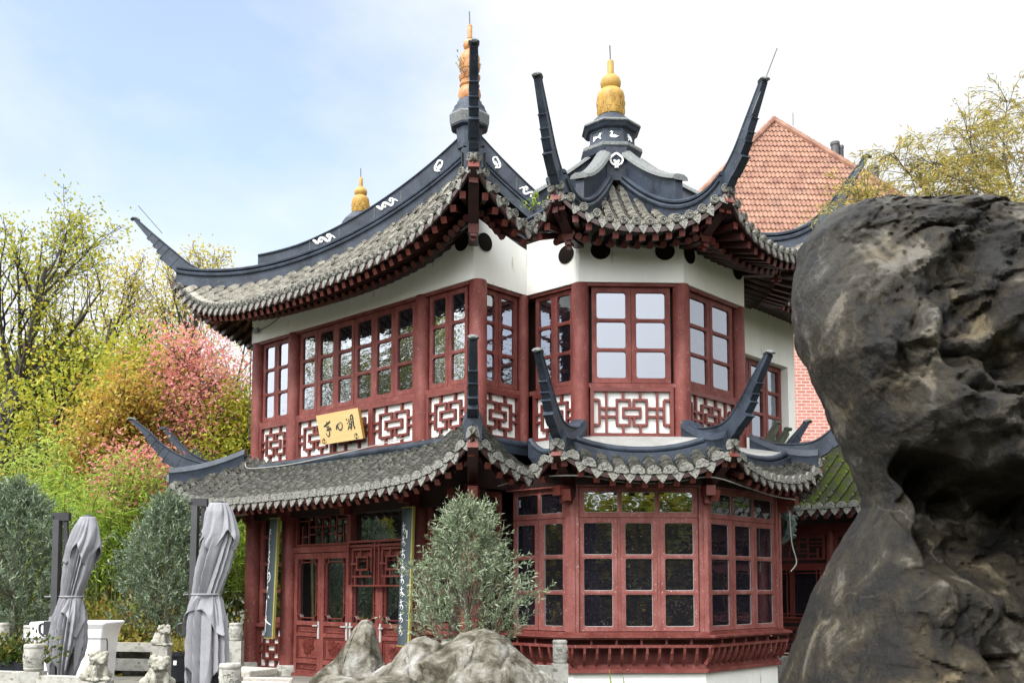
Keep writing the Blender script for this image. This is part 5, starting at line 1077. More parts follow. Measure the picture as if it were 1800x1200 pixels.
def boulder():
    YB = 4.4
    rows = [(359, 1590, 1650), (366, 1476, 1668), (378, 1448, 1705), (398, 1428, 1748), (430, 1408, 1805), (470, 1402, 1870), (520, 1398, 1910), (590, 1408, 1940), (640, 1430, 1950), (700, 1458, 1950), (760, 1480, 1960), (820, 1508, 1970), (868, 1524, 1970), (890, 1524, 1970), (930, 1500, 1980), (990, 1465, 2000), (1040, 1440, 2010), (1100, 1418, 2020), (1200, 1385, 2030), (1400, 1340, 2060), (1700, 1300, 2100), (1880, 1290, 2100)]
    ys = np.concatenate([np.linspace(359, 480, 46), np.linspace(484, 1210, 190), np.linspace(1215, 1880, 40)])
    xl = np.interp(ys, [r[0] for r in rows], [r[1] for r in rows]) + 7; xr = np.interp(ys, [r[0] for r in rows], [r[2] for r in rows])
    dep = np.interp(ys, [359, 370, 400, 480, 600, 800, 890, 1000, 1200, 1900], [0.05, 0.16, 0.34, 0.50, 0.55, 0.46, 0.42, 0.55, 0.68, 0.8])
    NA = 400
    CT = np.array([(1480, 400, .02), (1440, 470, .04), (1435, 560, .05), (1450, 640, .06), (1500, 710, .10), (1535, 790, .14), (1550, 870, .17), (1545, 930, .16), (1560, 470, .03), (1600, 570, .03), (1540, 620, .05), (1610, 440, .06), (1645, 500, -.08), (1700, 560, -.17), (1790, 630, -.24), (1660, 415, .08), (1740, 440, .10), (1795, 500, .04), (1720, 500, .0), (1850, 560, -.05),
        (1570, 680, .03), (1600, 620, -.06), (1700, 625, -.16), (1690, 670, .04), (1790, 690, .02), (1640, 740, .26), (1700, 755, .36), (1760, 785, .40), (1830, 800, .40), (1600, 770, .16), (1720, 800, .34), (1790, 825, .36), (1595, 830, -.16), (1650, 850, -.36), (1720, 875, -.38), (1790, 895, -.36), (1860, 880, -.36), (1580, 900, .0), (1650, 940, -.28), (1750, 970, -.32), (1840, 980, -.3),
        (1560, 980, .14), (1500, 1050, .14), (1600, 1060, .20), (1690, 1080, .08), (1760, 1130, -.16), (1450, 1150, .10), (1550, 1180, .24), (1650, 1190, .24), (1850, 1200, -.1), (1600, 1400, .2), (1600, 1800, .2)], float)
    def relief(px, py):
        d2 = (CT[:, 0] - px) ** 2 + (CT[:, 1] - py) ** 2 + 90.0; w_ = d2 ** -2.0; return float((w_ * CT[:, 2]).sum() / w_.sum())
    def crack(p, f, wd):
        d, _ = noise.voronoi(p * f + Vector((fbm(p * 3, 2), fbm(p * 3 + Vector((5, 1, 2)), 2), 0)) * .35); return math.exp(-((d[1] - d[0]) / wd) ** 2)
    P = np.zeros((len(ys), NA, 3)); top = at(1600, 359, YB)
    for i, y in enumerate(ys):
        Yc = YB + np.interp(y, [359, 470, 640], [.34, .30, 0.0]); L = at(xl[i], y, Yc); Rg = at(xr[i], y, Yc); c = (L + Rg) / 2; a = (Rg.x - L.x) / 2
        for k in range(NA):
            t = 2 * math.pi * k / NA; ct, st = math.cos(t), math.sin(t)
            ex = 0.85; x = c.x + a * math.copysign(abs(ct) ** ex, ct); yv = c.y + 0.10 * 0 - dep[i] * math.copysign(abs(st) ** 0.8, st)
            p = Vector((x, yv, c.z)); px = xl[i] + (xr[i] - xl[i]) * (0.5 + 0.5 * math.copysign(abs(ct) ** ex, ct)); f = 0
            if st > -0.2: q_ = YB / yv; f = relief(900 + (px - 900) * q_, 1032 + (y - 1032) * q_) * max(0.0, min(1, st / 0.6))
            nn = 0.035 * fbm(p * 1.5 + V(7, 3, 1), 3) + 0.050 * fbm(p * 2.6, 6, True) + 0.026 * fbm(p * 8, 5, True) - 0.030 * crack(p, 3.2, .06) - 0.016 * crack(p, 7.5, .08)
            edge = 1 - abs(ct) ** 4
            nrm = V(ct * 0.8, -st, 0); nf = nn * (0.25 + 0.75 * edge)
            P[i, k] = (p.x + nrm.x * nf * 0.35, p.y + nrm.y * nf - f, p.z + 0.02 * fbm(p * 2.5 + V(1, 9, 4), 2))
    mb = MB(); mb.grid(P, True); n = len(mb.v); mb.v.append((P[0, :, 0].mean(), P[0, :, 1].mean(), P[0, :, 2].mean() + 0.01)); mb.f += [(k, n, (k + 1) % NA) for k in range(NA)]
    tag(obj('boulder', mb, M['boulder'], None, smooth=True, origin=V(2.3, 4.4, -0.5)), 'huge dark weathered scholar rock with a narrow waist in the right foreground', 'boulder')
boulder()
import bmesh
def blob(name, ells, voxel, mat, parent=None, disp=None, origin=None, smooth=True, it=2):
    """one continuous carved or natural lump grown from overlapping ellipsoids ((x,y,z),(rx,ry,rz),(rot x,y,z))"""
    from mathutils import Matrix, Euler
    bm = bmesh.new()
    for e in ells:
        rot = Euler(e[2]) if len(e) > 2 else Euler((0, 0, 0)); bmesh.ops.create_icosphere(bm, subdivisions=3, radius=1.0, matrix=Matrix.Translation(e[0]) @ rot.to_matrix().to_4x4() @ Matrix.Diagonal(tuple(e[1]) + (1,)))
    me = bpy.data.meshes.new('tmp'); bm.to_mesh(me); bm.free(); o = bpy.data.objects.new('tmp', me); COL.objects.link(o)
    md = o.modifiers.new('r', 'REMESH'); md.mode = 'VOXEL'; md.voxel_size = voxel
    if it: s = o.modifiers.new('s', 'SMOOTH'); s.iterations = it; s.factor = 0.5
    dg = bpy.context.evaluated_depsgraph_get(); dg.update(); m2 = bpy.data.meshes.new_from_object(o.evaluated_get(dg)); bpy.data.objects.remove(o)
    mb = MB(); mb.v = [tuple(v.co) for v in m2.vertices]; mb.f = [tuple(p.vertices) for p in m2.polygons]; nr = [v.normal.copy() for v in m2.vertices]
    if disp: mb.v = [tuple(Vector(v) + n * disp(Vector(v))) for v, n in zip(mb.v, nr)]
    return obj(name, mb, mat, parent, smooth=True, recalc=False, origin=origin)
def rdisp(a, f, seed=0): return lambda p: a * fbm(p * f + V(seed, seed * 2.3, 0), 4) + a * 0.7 * fbm(p * f * 1.9 + V(0, seed, 3), 4, True)
# two rocks in front of the doors
def lerp_pts(pts, rs, n):
    c = bez(pts, n); return [(p, tuple(np.array(rs[0]) + (np.array(rs[1]) - np.array(rs[0])) * i / (len(c) - 1))) for i, p in enumerate(c)]
def crest_rock(lab, outline, Y, ry, z0, seed, amp, lean=0.0, back=1.0):
    """a garden rock lofted along its crest line: steep fluted flanks, cracked faces"""
    xs = np.linspace(outline[0][0], outline[-1][0], 150); yt = np.interp(xs, [o[0] for o in outline], [o[1] for o in outline]); NA = 110; P = np.zeros((len(xs), NA, 3)); w_ = xs[-1] - xs[0]
    for i, (x, y) in enumerate(zip(xs, yt)):
        T = at(x, y, Y); e = min(1, 5.0 * min(x - xs[0], xs[-1] - x) / w_ + .12)
        for k in range(NA):
            t = math.pi * k / (NA - 1); c_, s_ = math.cos(t), math.sin(t); yy = T.y - ry * e * math.copysign(abs(c_) ** 0.85, c_) * (1 if c_ > 0 else back); zz = z0 + (T.z - z0) * s_ ** 0.72
            p = Vector((T.x + lean * (T.z - zz), yy, zz)); q = Vector((p.x * 1.0, p.y, p.z * .55))
            n = amp * (fbm(q * 2.2 + V(seed, 1, 2), 4) + .8 * fbm(q * 5.0 + V(seed, 7, 2), 5, True)) - amp * .9 * math.exp(-((lambda d: (d[1] - d[0]) / .07)(noise.voronoi(q * 4.2 + V(seed, 0, 0))[0])) ** 2)
            P[i, k] = (p.x + n * .3, p.y - n * c_, p.z + n * s_ * .55)
    mb = MB(); mb.grid(P); mb.f.append(tuple(range(NA))); mb.f.append(tuple(range((len(xs) - 1) * NA + NA - 1, (len(xs) - 1) * NA - 1, -1)))
    o = obj('garden_rock', mb, M['rock'], None, smooth=True, origin=at(xs.mean(), 1200, Y) * 1.0); return tag(o, lab, 'rock')
crest_rock('pale pointed garden rock leaning right in front of the red doors', [(535, 1215), (546, 1192), (562, 1178), (586, 1160), (606, 1134), (622, 1104), (634, 1092), (645, 1090), (655, 1098), (661, 1122), (668, 1146), (676, 1170), (690, 1215)], 9.4, .34, -0.2, 2, .030)
crest_rock('long grey pitted garden rock with sloping shoulders, below the olive tree', [(600, 1235), (626, 1198), (655, 1182), (690, 1160), (708, 1136), (726, 1122), (742, 1118), (758, 1124), (774, 1130), (792, 1126), (808, 1114), (830, 1107), (852, 1106), (872, 1113), (890, 1124), (905, 1138), (925, 1158), (950, 1180), (985, 1205), (1010, 1250)], 8.6, .62, -0.3, 5, .036)
tag(blob('garden_rock', [(at(600, 1222, 7.9), (0.22, 0.3, 0.14)), (at(680, 1216, 7.9), (0.3, 0.3, 0.13)), (at(620, 1260, 7.9), (0.5, 0.4, 0.25))], 0.03, M['rock'], None, rdisp(0.02, 4, 9), origin=at(640, 1290, 7.9)), 'low pale rock at the bottom edge in front of the pointed rock', 'rock')
for i, (x, y, Y, s, lab) in enumerate(((262, 1115, 18.2, (0.30, 0.3, 0.5), 'tall grey rock at the olive bush behind the stone rail'), (222, 1118, 18.6, (0.34, 0.3, 0.24), 'low dark rock right of the white bar counter'), (75, 1118, 19.0, (0.5, 0.3, 0.28), 'dark rough rock behind the rear stone post'))):
    p = at(x, y, Y); tag(blob('garden_rock', [(p, s), (p + V(.2, .1, -.25), s), (p + V(-.2, .1, -.4), s)], 0.05, M['rockdk'], None, rdisp(0.06, 3, i + 20), origin=p - Z * .7), lab, 'rock')

# ================================================================ terrace, water and stone balustrades
PAVE = surf('wet_grey_paving', (0.20, 0.19, 0.165), (0.34, 0.33, 0.29), scale=1.5, rough=0.55, bump=0.3, bscale=20, speck=(0.12, 0.12, 0.05), speckscale=3, specklim=0.62)
m = MB(); m.para((-9.5, 11.2, -0.5), (9.3, 0, 0), (0, 6.2, 0), (0, 0, 0.5)); struct(obj('terrace', m, PAVE, None, origin=(-5, 14, -0.5)))
m = MB(); m.grid(np.array([[[-6, 4, -0.45], [-6, 16, -0.45]], [[9, 4, -0.45], [9, 16, -0.45]]], float)); wm, n_ = newmat('pond_water'); o_ = node(n_, 'ShaderNodeOutputMaterial'); p_ = node(n_, 'ShaderNodeBsdfPrincipled', i_Roughness=0.06); p_.inputs['Base Color'].default_value = (0.02, 0.028, 0.018, 1); n_.links.new(p_.outputs[0], o_.inputs[0]); struct(obj('pond_water', m, wm, None, origin=(2, 9, -0.45)))
def post(x, y, Y, wd, lab, grp, z0=-0.2, carve=True, mat='stone'):
    """square stone post with a carved round-cornered drum head whose top is at the photo point"""
    c = at(x, y, Y); zt = c.z; o = thing('stone_post', lab, 'stone post', (c.x, c.y, z0), grp); r = wd / 2
    s = MB(); s.box((c.x, c.y, (zt - 0.29 + z0) / 2), (wd * 1.04, wd * 1.04, zt - 0.29 - z0)); obj('shaft', s, M[mat], o)
    h = MB(); h.lathe((c.x, c.y, 0), [(r * .80, zt - .29), (r * .92, zt - .27), (r * .96, zt - .255), (r * .92, zt - .245), (r * .96, zt - .235), (r * .97, zt - .06), (r * .93, zt - .05), (r * 1.0, zt - .035), (r * .99, zt - .015), (r * .9, zt)], 20); hd = obj('carved_head', h, M[mat], o, smooth=1)
    if carve:
        k = MB(); rd = random.Random(int(x))
        for q in range(14):
            a0 = rd.uniform(-3.14, 3.14); zc = zt - rd.uniform(.09, .21); P = []
            for j in range(9):
                a = j * 0.62; rad = .010 + .0045 * j; P.append(V(c.x, c.y, 0) + V(math.cos(a0 + rad * math.cos(a) / r), math.sin(a0 + rad * math.cos(a) / r), 0) * r * .975 + Z * (zc + rad * math.sin(a)))
            k.tube(P, [.008 - .0005 * j for j in range(9)], 5)
        obj('cloud_carving', k, M[mat], hd, smooth=True)
    return o
GF, GR = 'carved stone posts of the front balustrade', 'carved stone posts of the rear balustrade'
post(60, 1131, 11.0, 0.205, 'stone post with cloud-carved head, left of the first grey parasol', GF)
post(405, 1165, 9.4, 0.205, 'mossy-topped carved stone post at the bottom, right of the second grey parasol', GF)
post(984, 1124, 12.6, 0.185, 'white carved stone post in front of the bay', GF)
post(4, 1094, 15.6, 0.21, 'carved stone post cut by the left edge of the photo', GR)
post(54, 1098, 15.3, 0.20, 'carved stone post behind the white bar counter at left', GR)
post(415, 1094, 16.6, 0.22, 'carved stone post against the left corner of the house', GR)
def rail(p, q, z0, z1, wd, lab):
    m = MB(); p, q = Vector(p), Vector(q); m.bar(V(p.x, p.y, (z0 + z1) / 2), V(q.x, q.y, (z0 + z1) / 2), wd, z1 - z0); tag(obj('stone_rail', m, M['stone'], None, origin=V(p.x, p.y, z0)), lab, 'stone rail')
f0, f1, f2, f3 = at(60, 1180, 11.0), at(172, 1192, 10.7), at(278, 1197, 10.1), at(405, 1180, 9.4)
rail(at(-60, 1178, 11.3), f0, 0.42, 0.60, 0.15, 'stone rail running left from the cloud-carved post'); rail(f0, f1, 0.40, 0.57, 0.15, 'stone rail between the cloud-carved post and the first lion'); rail(f1, f2, 0.30, 0.42, 0.15, 'stone rail between the two front lions')
r0, r1 = at(54, 1140, 15.3), at(278, 1140, 15.3)
rail(at(4, 1140, 15.6), r0, 0.42, 0.60, 0.14, 'stone rail between the two left rear posts'); rail(at(195, 1138, 15.4), at(283, 1140, 15.2), 0.55, 0.68, 0.13, 'upper stone rail right of the white bar counter'); rail(at(195, 1160, 15.4), at(283, 1160, 15.2), 0.27, 0.44, 0.13, 'lower stone rail right of the white bar counter'); rail(at(380, 1155, 16.4), at(415, 1155, 16.6), 0.28, 0.46, 0.13, 'short stone rail behind the second parasol')
rail(at(930, 1178, 12.9), at(984, 1180, 12.6), 0.42, 0.52, 0.14, 'short stone rail left of the white carved post')
def lion(x, y, Y, s, face, lab, base_w):
    """seated guardian lion on its post; the photo point is its top"""
    c = at(x, y, Y) - Z * 0.31 * s; d = V(math.cos(face), math.sin(face), 0); t = V(-d.y, d.x, 0); q = lambda f, l, u: c + (d * f + t * l + Z * u) * s
    E = [(q(-.04, 0, .09), (.12 * s, .11 * s, .10 * s)), (q(.0, 0, .15), (.09 * s, .09 * s, .09 * s)), (q(.05, 0, .235), (.075 * s, .08 * s, .075 * s)), (q(.115, 0, .215), (.045 * s, .05 * s, .04 * s)), (q(.14, 0, .195), (.028 * s, .035 * s, .02 * s)),
         (q(.09, .06, .07), (.032 * s, .032 * s, .09 * s)), (q(.09, -.06, .07), (.032 * s, .032 * s, .09 * s)), (q(.12, .06, .01), (.045 * s, .035 * s, .025 * s)), (q(.12, -.06, .01), (.045 * s, .035 * s, .025 * s)), (q(-.03, .09, .05), (.09 * s, .045 * s, .06 * s)), (q(-.03, -.09, .05), (.09 * s, .045 * s, .06 * s)), (q(-.14, 0, .12), (.03 * s, .05 * s, .08 * s)), (q(.0, 0, .01), (.13 * s, .12 * s, .02 * s)), (q(.06, .075, .285), (.025 * s, .02 * s, .03 * s)), (q(.06, -.075, .285), (.025 * s, .02 * s, .03 * s))]
    rd = random.Random(int(x))
    for k in range(46):
        a = rd.uniform(0.6, 5.7); zz = rd.uniform(.16, .31); r = .078 * math.sqrt(max(.1, 1 - ((zz - .235) / .10) ** 2)); E.append((q(.03 + r * math.cos(a), r * math.sin(a) * 1.1, zz), (.021 * s,) * 3))
    for sg in (-1, 1): E.append((q(.125, sg * .03, .245), (.016 * s,) * 3))
    o = thing('lion_statue', lab, 'stone lion', c, 'small stone lions on the balustrade posts'); blob('lion_body', E, 0.0085 * s, M['lion'], o, rdisp(0.003, 22, 3), it=1)
    m = MB(); m.box((c.x, c.y, c.z - 0.35), (base_w, base_w, 0.68)); obj('post_block', m, M['stone'], o); return o
lion(172, 1144, 10.7, 0.95, R(-50), 'small stone lion on a post before the white bar counter, facing right', 0.26)
lion(279, 1152, 10.1, 1.0, R(-60), 'small stone lion at the bottom, left of the second grey parasol', 0.25)
lion(286, 1098, 15.2, 0.95, R(-30), 'small upright stone lion on the rear rail above the black pot', 0.22)

# white bar counter
c = at(120, 1092, 14.2); BC_ = thing('bar_counter', 'white glossy plastic bar counter with flared top behind the first grey parasol', 'bar counter', (c.x, c.y, 0))
m = MB(); X0, X1 = at(95, 1092, 14.2).x, at(188, 1092, 14.2).x; Y0 = 14.2; zt = c.z
prof = [(0.0, 0.0), (0.03, 0.5), (0.05, 0.75), (0.10, 0.93), (0.16, zt - 0.03), (0.165, zt)]
vs = []; 
for k, (off, z) in enumerate(prof):
    e = off * 0.65; vs += [(X0 - 0.3, Y0 - e, z), (X1 + e - 0.09, Y0 - e, z), (X1 + e - 0.09, Y0 + 0.6 + e, z), (X0 - 0.3, Y0 + 0.6 + e, z)]
fs = []
for k in range(len(prof) - 1):
    for j in range(4): fs.append((k * 4 + j, k * 4 + (j + 1) % 4, k * 4 + 4 + (j + 1) % 4, k * 4 + 4 + j))
fs += [(3, 2, 1, 0), tuple(range(len(prof) * 4 - 4, len(prof) * 4))]; m.add(vs, fs); bo = obj('counter_body', m, M['bar'], BC_)
bv = bo.modifiers.new('b', 'BEVEL'); bv.width = 0.035; bv.segments = 3; bv.limit_method = 'ANGLE'
m = MB(); p = at(50, 1121, 14.1); q_ = at(120, 1121, 14.1); m.para((p.x, 14.1, 0), (q_.x - p.x, 0, 0), (0, 0.5, 0), (0, 0, p.z)); m.para((p.x - .05, 14.05, p.z), (q_.x - p.x, 0, 0), (0, 0.6, 0), (0, 0, 0.05)); lb = obj('low_wing', m, M['bar'], BC_); bv = lb.modifiers.new('b', 'BEVEL'); bv.width = 0.02; bv.segments = 2
m = MB(); m.tube(bez([at(150, 1122, 14.0), at(180, 1122, 14.0), at(188, 1124, 14.0), at(188, 1150, 14.0), at(187, 1185, 14.0)], 5), 0.009, 6); obj('power_lead', m, M['cabledk'], BC_)

# parasols, folded
def parasol(pole_x, pole_top, Y, axis, radii, lab, seed, lean=0.0):
    pt_ = at(pole_x, pole_top, Y); o = thing('folded_parasol', lab, 'parasol', (pt_.x, Y, 0), 'folded grey cantilever parasols'); x0 = pt_.x; zt = pt_.z; s = Y / F_PX
    m = MB(); b = at(pole_x - 9, 1230, Y); b.z = 0.05; m.bar(b, V(x0, Y, zt - .06), 0.075, 0.125, V(0, 1, 0)); obj('pole', m, M['pole'], o)
    m = MB(); m.box((x0 + .05, Y, zt - .02), (.20, .09, .10)); m.box((x0 - 0.045, Y - .05, zt - .02), (.02, .02, .02)); obj('pole_cap', m, M['poledk'], o)
    m = MB(); a0 = at(axis[0][0], axis[0][1], Y); m.bar(V(x0 + .10, Y, zt - .03), at(axis[2][0] - 6, axis[2][1] - 20, Y), 0.045, 0.055, V(0, 1, 0)); obj('arm', m, M['poledk'], o)
    m = MB(); h = at(pole_x - 10, 1103, Y); m.box((h.x, Y - .02, h.z), (.15, .14, .17)); m.tube(bez([h + V(-.075, -.05, .06), h + V(-.13, -.05, .04), h + V(-.13, -.05, -.05), h + V(-.08, -.05, -.10)], 4), .016, 6); obj('crank_box', m, M['poledk'], o)
    m = MB(); m.box((b.x, Y, 0.03), (.9, .9, .06)); obj('base', m, M['poledk'], o)
    rd = random.Random(seed); ph = [rd.uniform(0, 6.28) for _ in range(6)]
    def cloth(name, y0, y1, rf, folds, amp, hem, ny, off=0.0, flare=0.0):
        NA = 180; P = np.zeros((ny, NA, 3))
        for i in range(ny):
            f = i / (ny - 1)
            for k in range(NA):
                a = 2 * math.pi * k / NA; hm = hem(a); yy = y0 + (y1 + hm - y0) * f
                cx = np.interp(yy, [q[1] for q in axis], [q[0] for q in axis]); cc = at(cx, yy, Y); r = rf(yy) * s
                aw = a + 0.22 * math.sin(2 * a + ph[4]) + 0.12 * math.sin(5 * a + ph[5]) + 0.5 * f; t_ = (folds * aw / (2 * math.pi) + ph[2]) % 1.0
                fo = (1 - abs(2 * t_ - 1)) ** 0.8 * 1.5 - 0.85 + 0.45 * math.sin(3 * a + ph[3] + 1.5 * f)
                r2 = r * (1 + amp * fo * min(1, f * 2.0 + 0.3)) + off + flare * f * f * (0.4 + 0.6 * math.sin(4 * a + ph[0]))
                P[i, k] = (cc.x + r2 * math.cos(a), Y + r2 * 0.85 * math.sin(a), cc.z)
        mb = MB(); mb.grid(P, True); ob = obj(name, mb, M['fabric'], o, smooth=True); so = ob.modifiers.new('s', 'SOLIDIFY'); so.thickness = 0.006; return ob
    rf = lambda y: np.interp(y, [r[0] for r in radii], [r[1] for r in radii])
    yt = axis[0][1]; tie = axis[2][1]
    sq = lambda a, h_, p_: h_ * abs(math.sin(2 * a + p_)) ** 1.5
    cloth('canopy', yt + 4, axis[3][1] - 40, lambda y: rf(y) * 0.90, 15, 0.30, lambda a: sq(a, 62, ph[0]) + 5 * math.sin(11 * a), 70)
    cloth('upper_vent', yt, yt + 48, lambda y: rf(y) * 1.0, 12, 0.17, lambda a: sq(a, 36, ph[1]), 26, 0.014, 0.03)
    cloth('cloth_corner', tie + 2, tie + 26, lambda y: rf(tie) * (1 + (y - tie) / 62 * 0.50), 9, 0.22, lambda a: 46 * math.exp(-(((a - 5.55 + math.pi) % (2 * math.pi) - math.pi) / .5) ** 2) + 26 * math.exp(-(((a - 3.5 + math.pi) % (2 * math.pi) - math.pi) / .4) ** 2), 28, 0.010, 0.05)
    m = MB(); tc_ = at(axis[2][0], tie, Y); rr_ = rf(tie) * s * 1.12; m.tube([tc_ + V(rr_ * math.cos(a), rr_ * .85 * math.sin(a), 0) for a in np.linspace(0, 6.283, 25)], .014, 6, False); m.tube([tc_ + V(-rr_, 0, 0), V(x0 - .1, Y - .08, tc_.z)], .012, 6); obj('tie_strap', m, M['fabric'], o, smooth=True)
    m = MB(); a0 = at(axis[0][0], axis[0][1], Y); m.lathe(a0, [(rf(yt) * s * .8, -.02), (rf(yt) * s * .95, .0), (rf(yt) * s * .7, .02), (.03, .03)], 14); obj('hub_cap', m, M['poledk'], o)
    return o
parasol(102, 905, 12.9, [(155, 908), (150, 950), (126, 1048), (112, 1178), (110, 1260)], [(905, 9), (925, 17), (960, 25), (1000, 23), (1048, 17), (1085, 29), (1130, 32), (1165, 27), (1190, 20)], 'folded grey cantilever parasol leaning at far left by the bar counter', 3)
parasol(344, 880, 12.7, [(384, 884), (389, 940), (362, 1044), (366, 1215), (366, 1280)], [(880, 12), (900, 20), (950, 29), (1000, 27), (1044, 22), (1090, 33), (1150, 34), (1230, 36)], 'folded grey cantilever parasol nearer the house, tall under the lower eaves', 6)

# pots, chairs
c = at(311, 1144, 16.2); PT = thing('plant_pot', 'large black plastic plant pot beside the second grey parasol', 'plant pot', (c.x, c.y, 0))
m = MB(); m.lathe((c.x, c.y, 0), [(.15, .02), (.16, .04), (.205, c.z - .07), (.225, c.z - .065), (.225, c.z), (.205, c.z), (.20, c.z - .04)], 24); obj('pot_body', m, M['pot'], PT, smooth=1)
m = MB(); m.lathe((c.x, c.y, 0), [(.20, c.z - .05), (.19, c.z - .03)], 20); obj('pot_soil', m, M['soil'], PT)
m = MB(); m.para((c.x + .01, c.y - .208, c.z - .2), (.05, 0, 0), (0, -.004, 0), (0, 0, .07)); obj('paper_tag', m, M['panel'], PT)
POT1 = c
c = at(8, 1170, 11.6); PT = thing('planter_box', 'dark planter box at the lower left edge behind the stone rail', 'planter', (c.x, c.y, 0)); m = MB(); m.box((c.x, c.y, .5), (.75, .3, .36)); obj('planter_body', m, M['pot'], PT); POT2 = V(c.x, c.y, 0.68)
def wicker(x, y, Y, lab, rz, s=1.0):
    c = at(x, y, Y); o = thing('wicker_chair', lab, 'wicker chair', (c.x, c.y, 0), 'pale wicker lounge chairs before the doors'); t = V(math.cos(rz), math.sin(rz), 0); n = V(-t.y, t.x, 0); b = V(c.x, c.y, 0); zt = c.z
    def panel(name, o0, ax, up, th):
        m = MB(); m.para(o0, ax, up, th); g = obj(name, m, M['wicker'], o); k = g.modifiers.new('b', 'BEVEL'); k.width = .02; k.segments = 2
        w_ = MB()
        for i in range(1, 14):
            f = i / 14; w_.tube([o0 + up * f - th.normalized() * .004, o0 + up * f + ax - th.normalized() * .004], .007, 4)
        obj('weave', w_, M['wicker'], g)
    panel('backrest', b - t * .32 * s + Z * .25, t * .64 * s, Z * (zt - .25), n * .07); panel('seat', b - t * .32 * s + Z * .27 - n * .6, t * .64 * s, n * .58, Z * .10)
    for sg in (-1, 1): panel('armrest', b + t * sg * .34 * s - n * .6 + Z * .05, n * .62, Z * (zt - .25), t * sg * .07)
    for fx in (-.3, .3):
        for fy in (-.05, -.55): m = MB(); m.box(b + t * fx * s + n * fy + Z * .14, (.05, .05, .26)); obj('leg', m, M['wicker'], o)
wicker(460, 1176, 14.6, 'pale wicker chair by the left scroll board, its back towards the doors', R(-30))
wicker(470, 1190, 12.4, 'pale wicker chair in front, right of the mossy-topped post', R(-15))

# ================================================================ vegetation
RG = np.random.default_rng(77)
def unit(v): return v / np.maximum(np.linalg.norm(v, axis=-1, keepdims=True), 1e-9)
def leaf_mesh(C, D, length, width, jitter=0.25, bend=0.0):
    """one small pointed face per leaf; C base points, D directions"""
    n = len(C); D = unit(D + RG.normal(0, 1e-3, D.shape)); A = unit(np.cross(D, unit(RG.normal(0, 1, (n, 3)))))
    l = length * RG.uniform(1 - jitter * 2, 1 + jitter * 2, (n, 1)); w_ = width * RG.uniform(1 - jitter, 1 + jitter, (n, 1)); N = np.cross(D, A)
    P = np.stack([C, C + D * l * .45 + A * w_ / 2 + N * bend * l, C + D * l, C + D * l * .45 - A * w_ / 2 + N * bend * l], 1).reshape(-1, 3)
    return P, np.arange(n * 4).reshape(n, 4)
def grow(mb, p, d, L, r, lev, P, rd, tips, sides=5):
    """a limb with its own limbs; twigs of the last order are collected for leaves"""
    n = P['seg'][lev]; pts = [Vector(p)]; rad = [r]; dd = Vector(d).normalized()
    for k in range(n):
        dd = (dd + Vector((rd.gauss(0, 1), rd.gauss(0, 1), rd.gauss(0, 1))) * P['wob'][lev] + Z * P['up'][lev]).normalized(); pts.append(pts[-1] + dd * (L / n)); rad.append(max(r * (1 - (k + 1) / n * P['taper']), P['rmin']))
    mb.tube(pts, rad, max(3, sides - lev), False)
    if lev == P['lev'] - 1 or P.get('allleaf') and lev >= P['lev'] - 2: tips.append([tuple(q) for q in pts])
    if lev >= P['lev'] - 1: return
    for k in range(P['kids'][lev]):
        f = P['f0'][lev] + (1 - P['f0'][lev]) * (k + rd.random()) / P['kids'][lev]; i = min(int(f * n), n - 1); q = pts[i].lerp(pts[i + 1], f * n - i); ax = (pts[i + 1] - pts[i]).normalized()
        s = Vector((rd.gauss(0, 1), rd.gauss(0, 1), rd.gauss(0, .7))); s = (s - ax * s.dot(ax)).normalized(); nd = ax * math.cos(P['ang'][lev]) + s * math.sin(P['ang'][lev])
        grow(mb, q, nd, L * P['len'][lev] * rd.uniform(.7, 1.25) * (1.15 - .5 * f), rad[i] * .6, lev + 1, P, rd, tips, sides)
BARK = surf('grey_brown_bark', (0.04, 0.032, 0.024), (0.085, 0.072, 0.055), scale=8, rough=0.9, bump=0.6)
BARKL = surf('pale_twig_bark', (0.10, 0.085, 0.06), (0.17, 0.145, 0.11), scale=8, rough=0.9, bump=0.4)
DEF = dict(lev=4, seg=[6, 5, 4, 3], wob=[.10, .16, .2, .25], up=[.05, .08, .06, .03], taper=.75, rmin=.008, kids=[9, 6, 5, 0], f0=[.3, .2, .15, 0], ang=[.75, .75, .8, .8], len=[.5, .5, .5, .4])
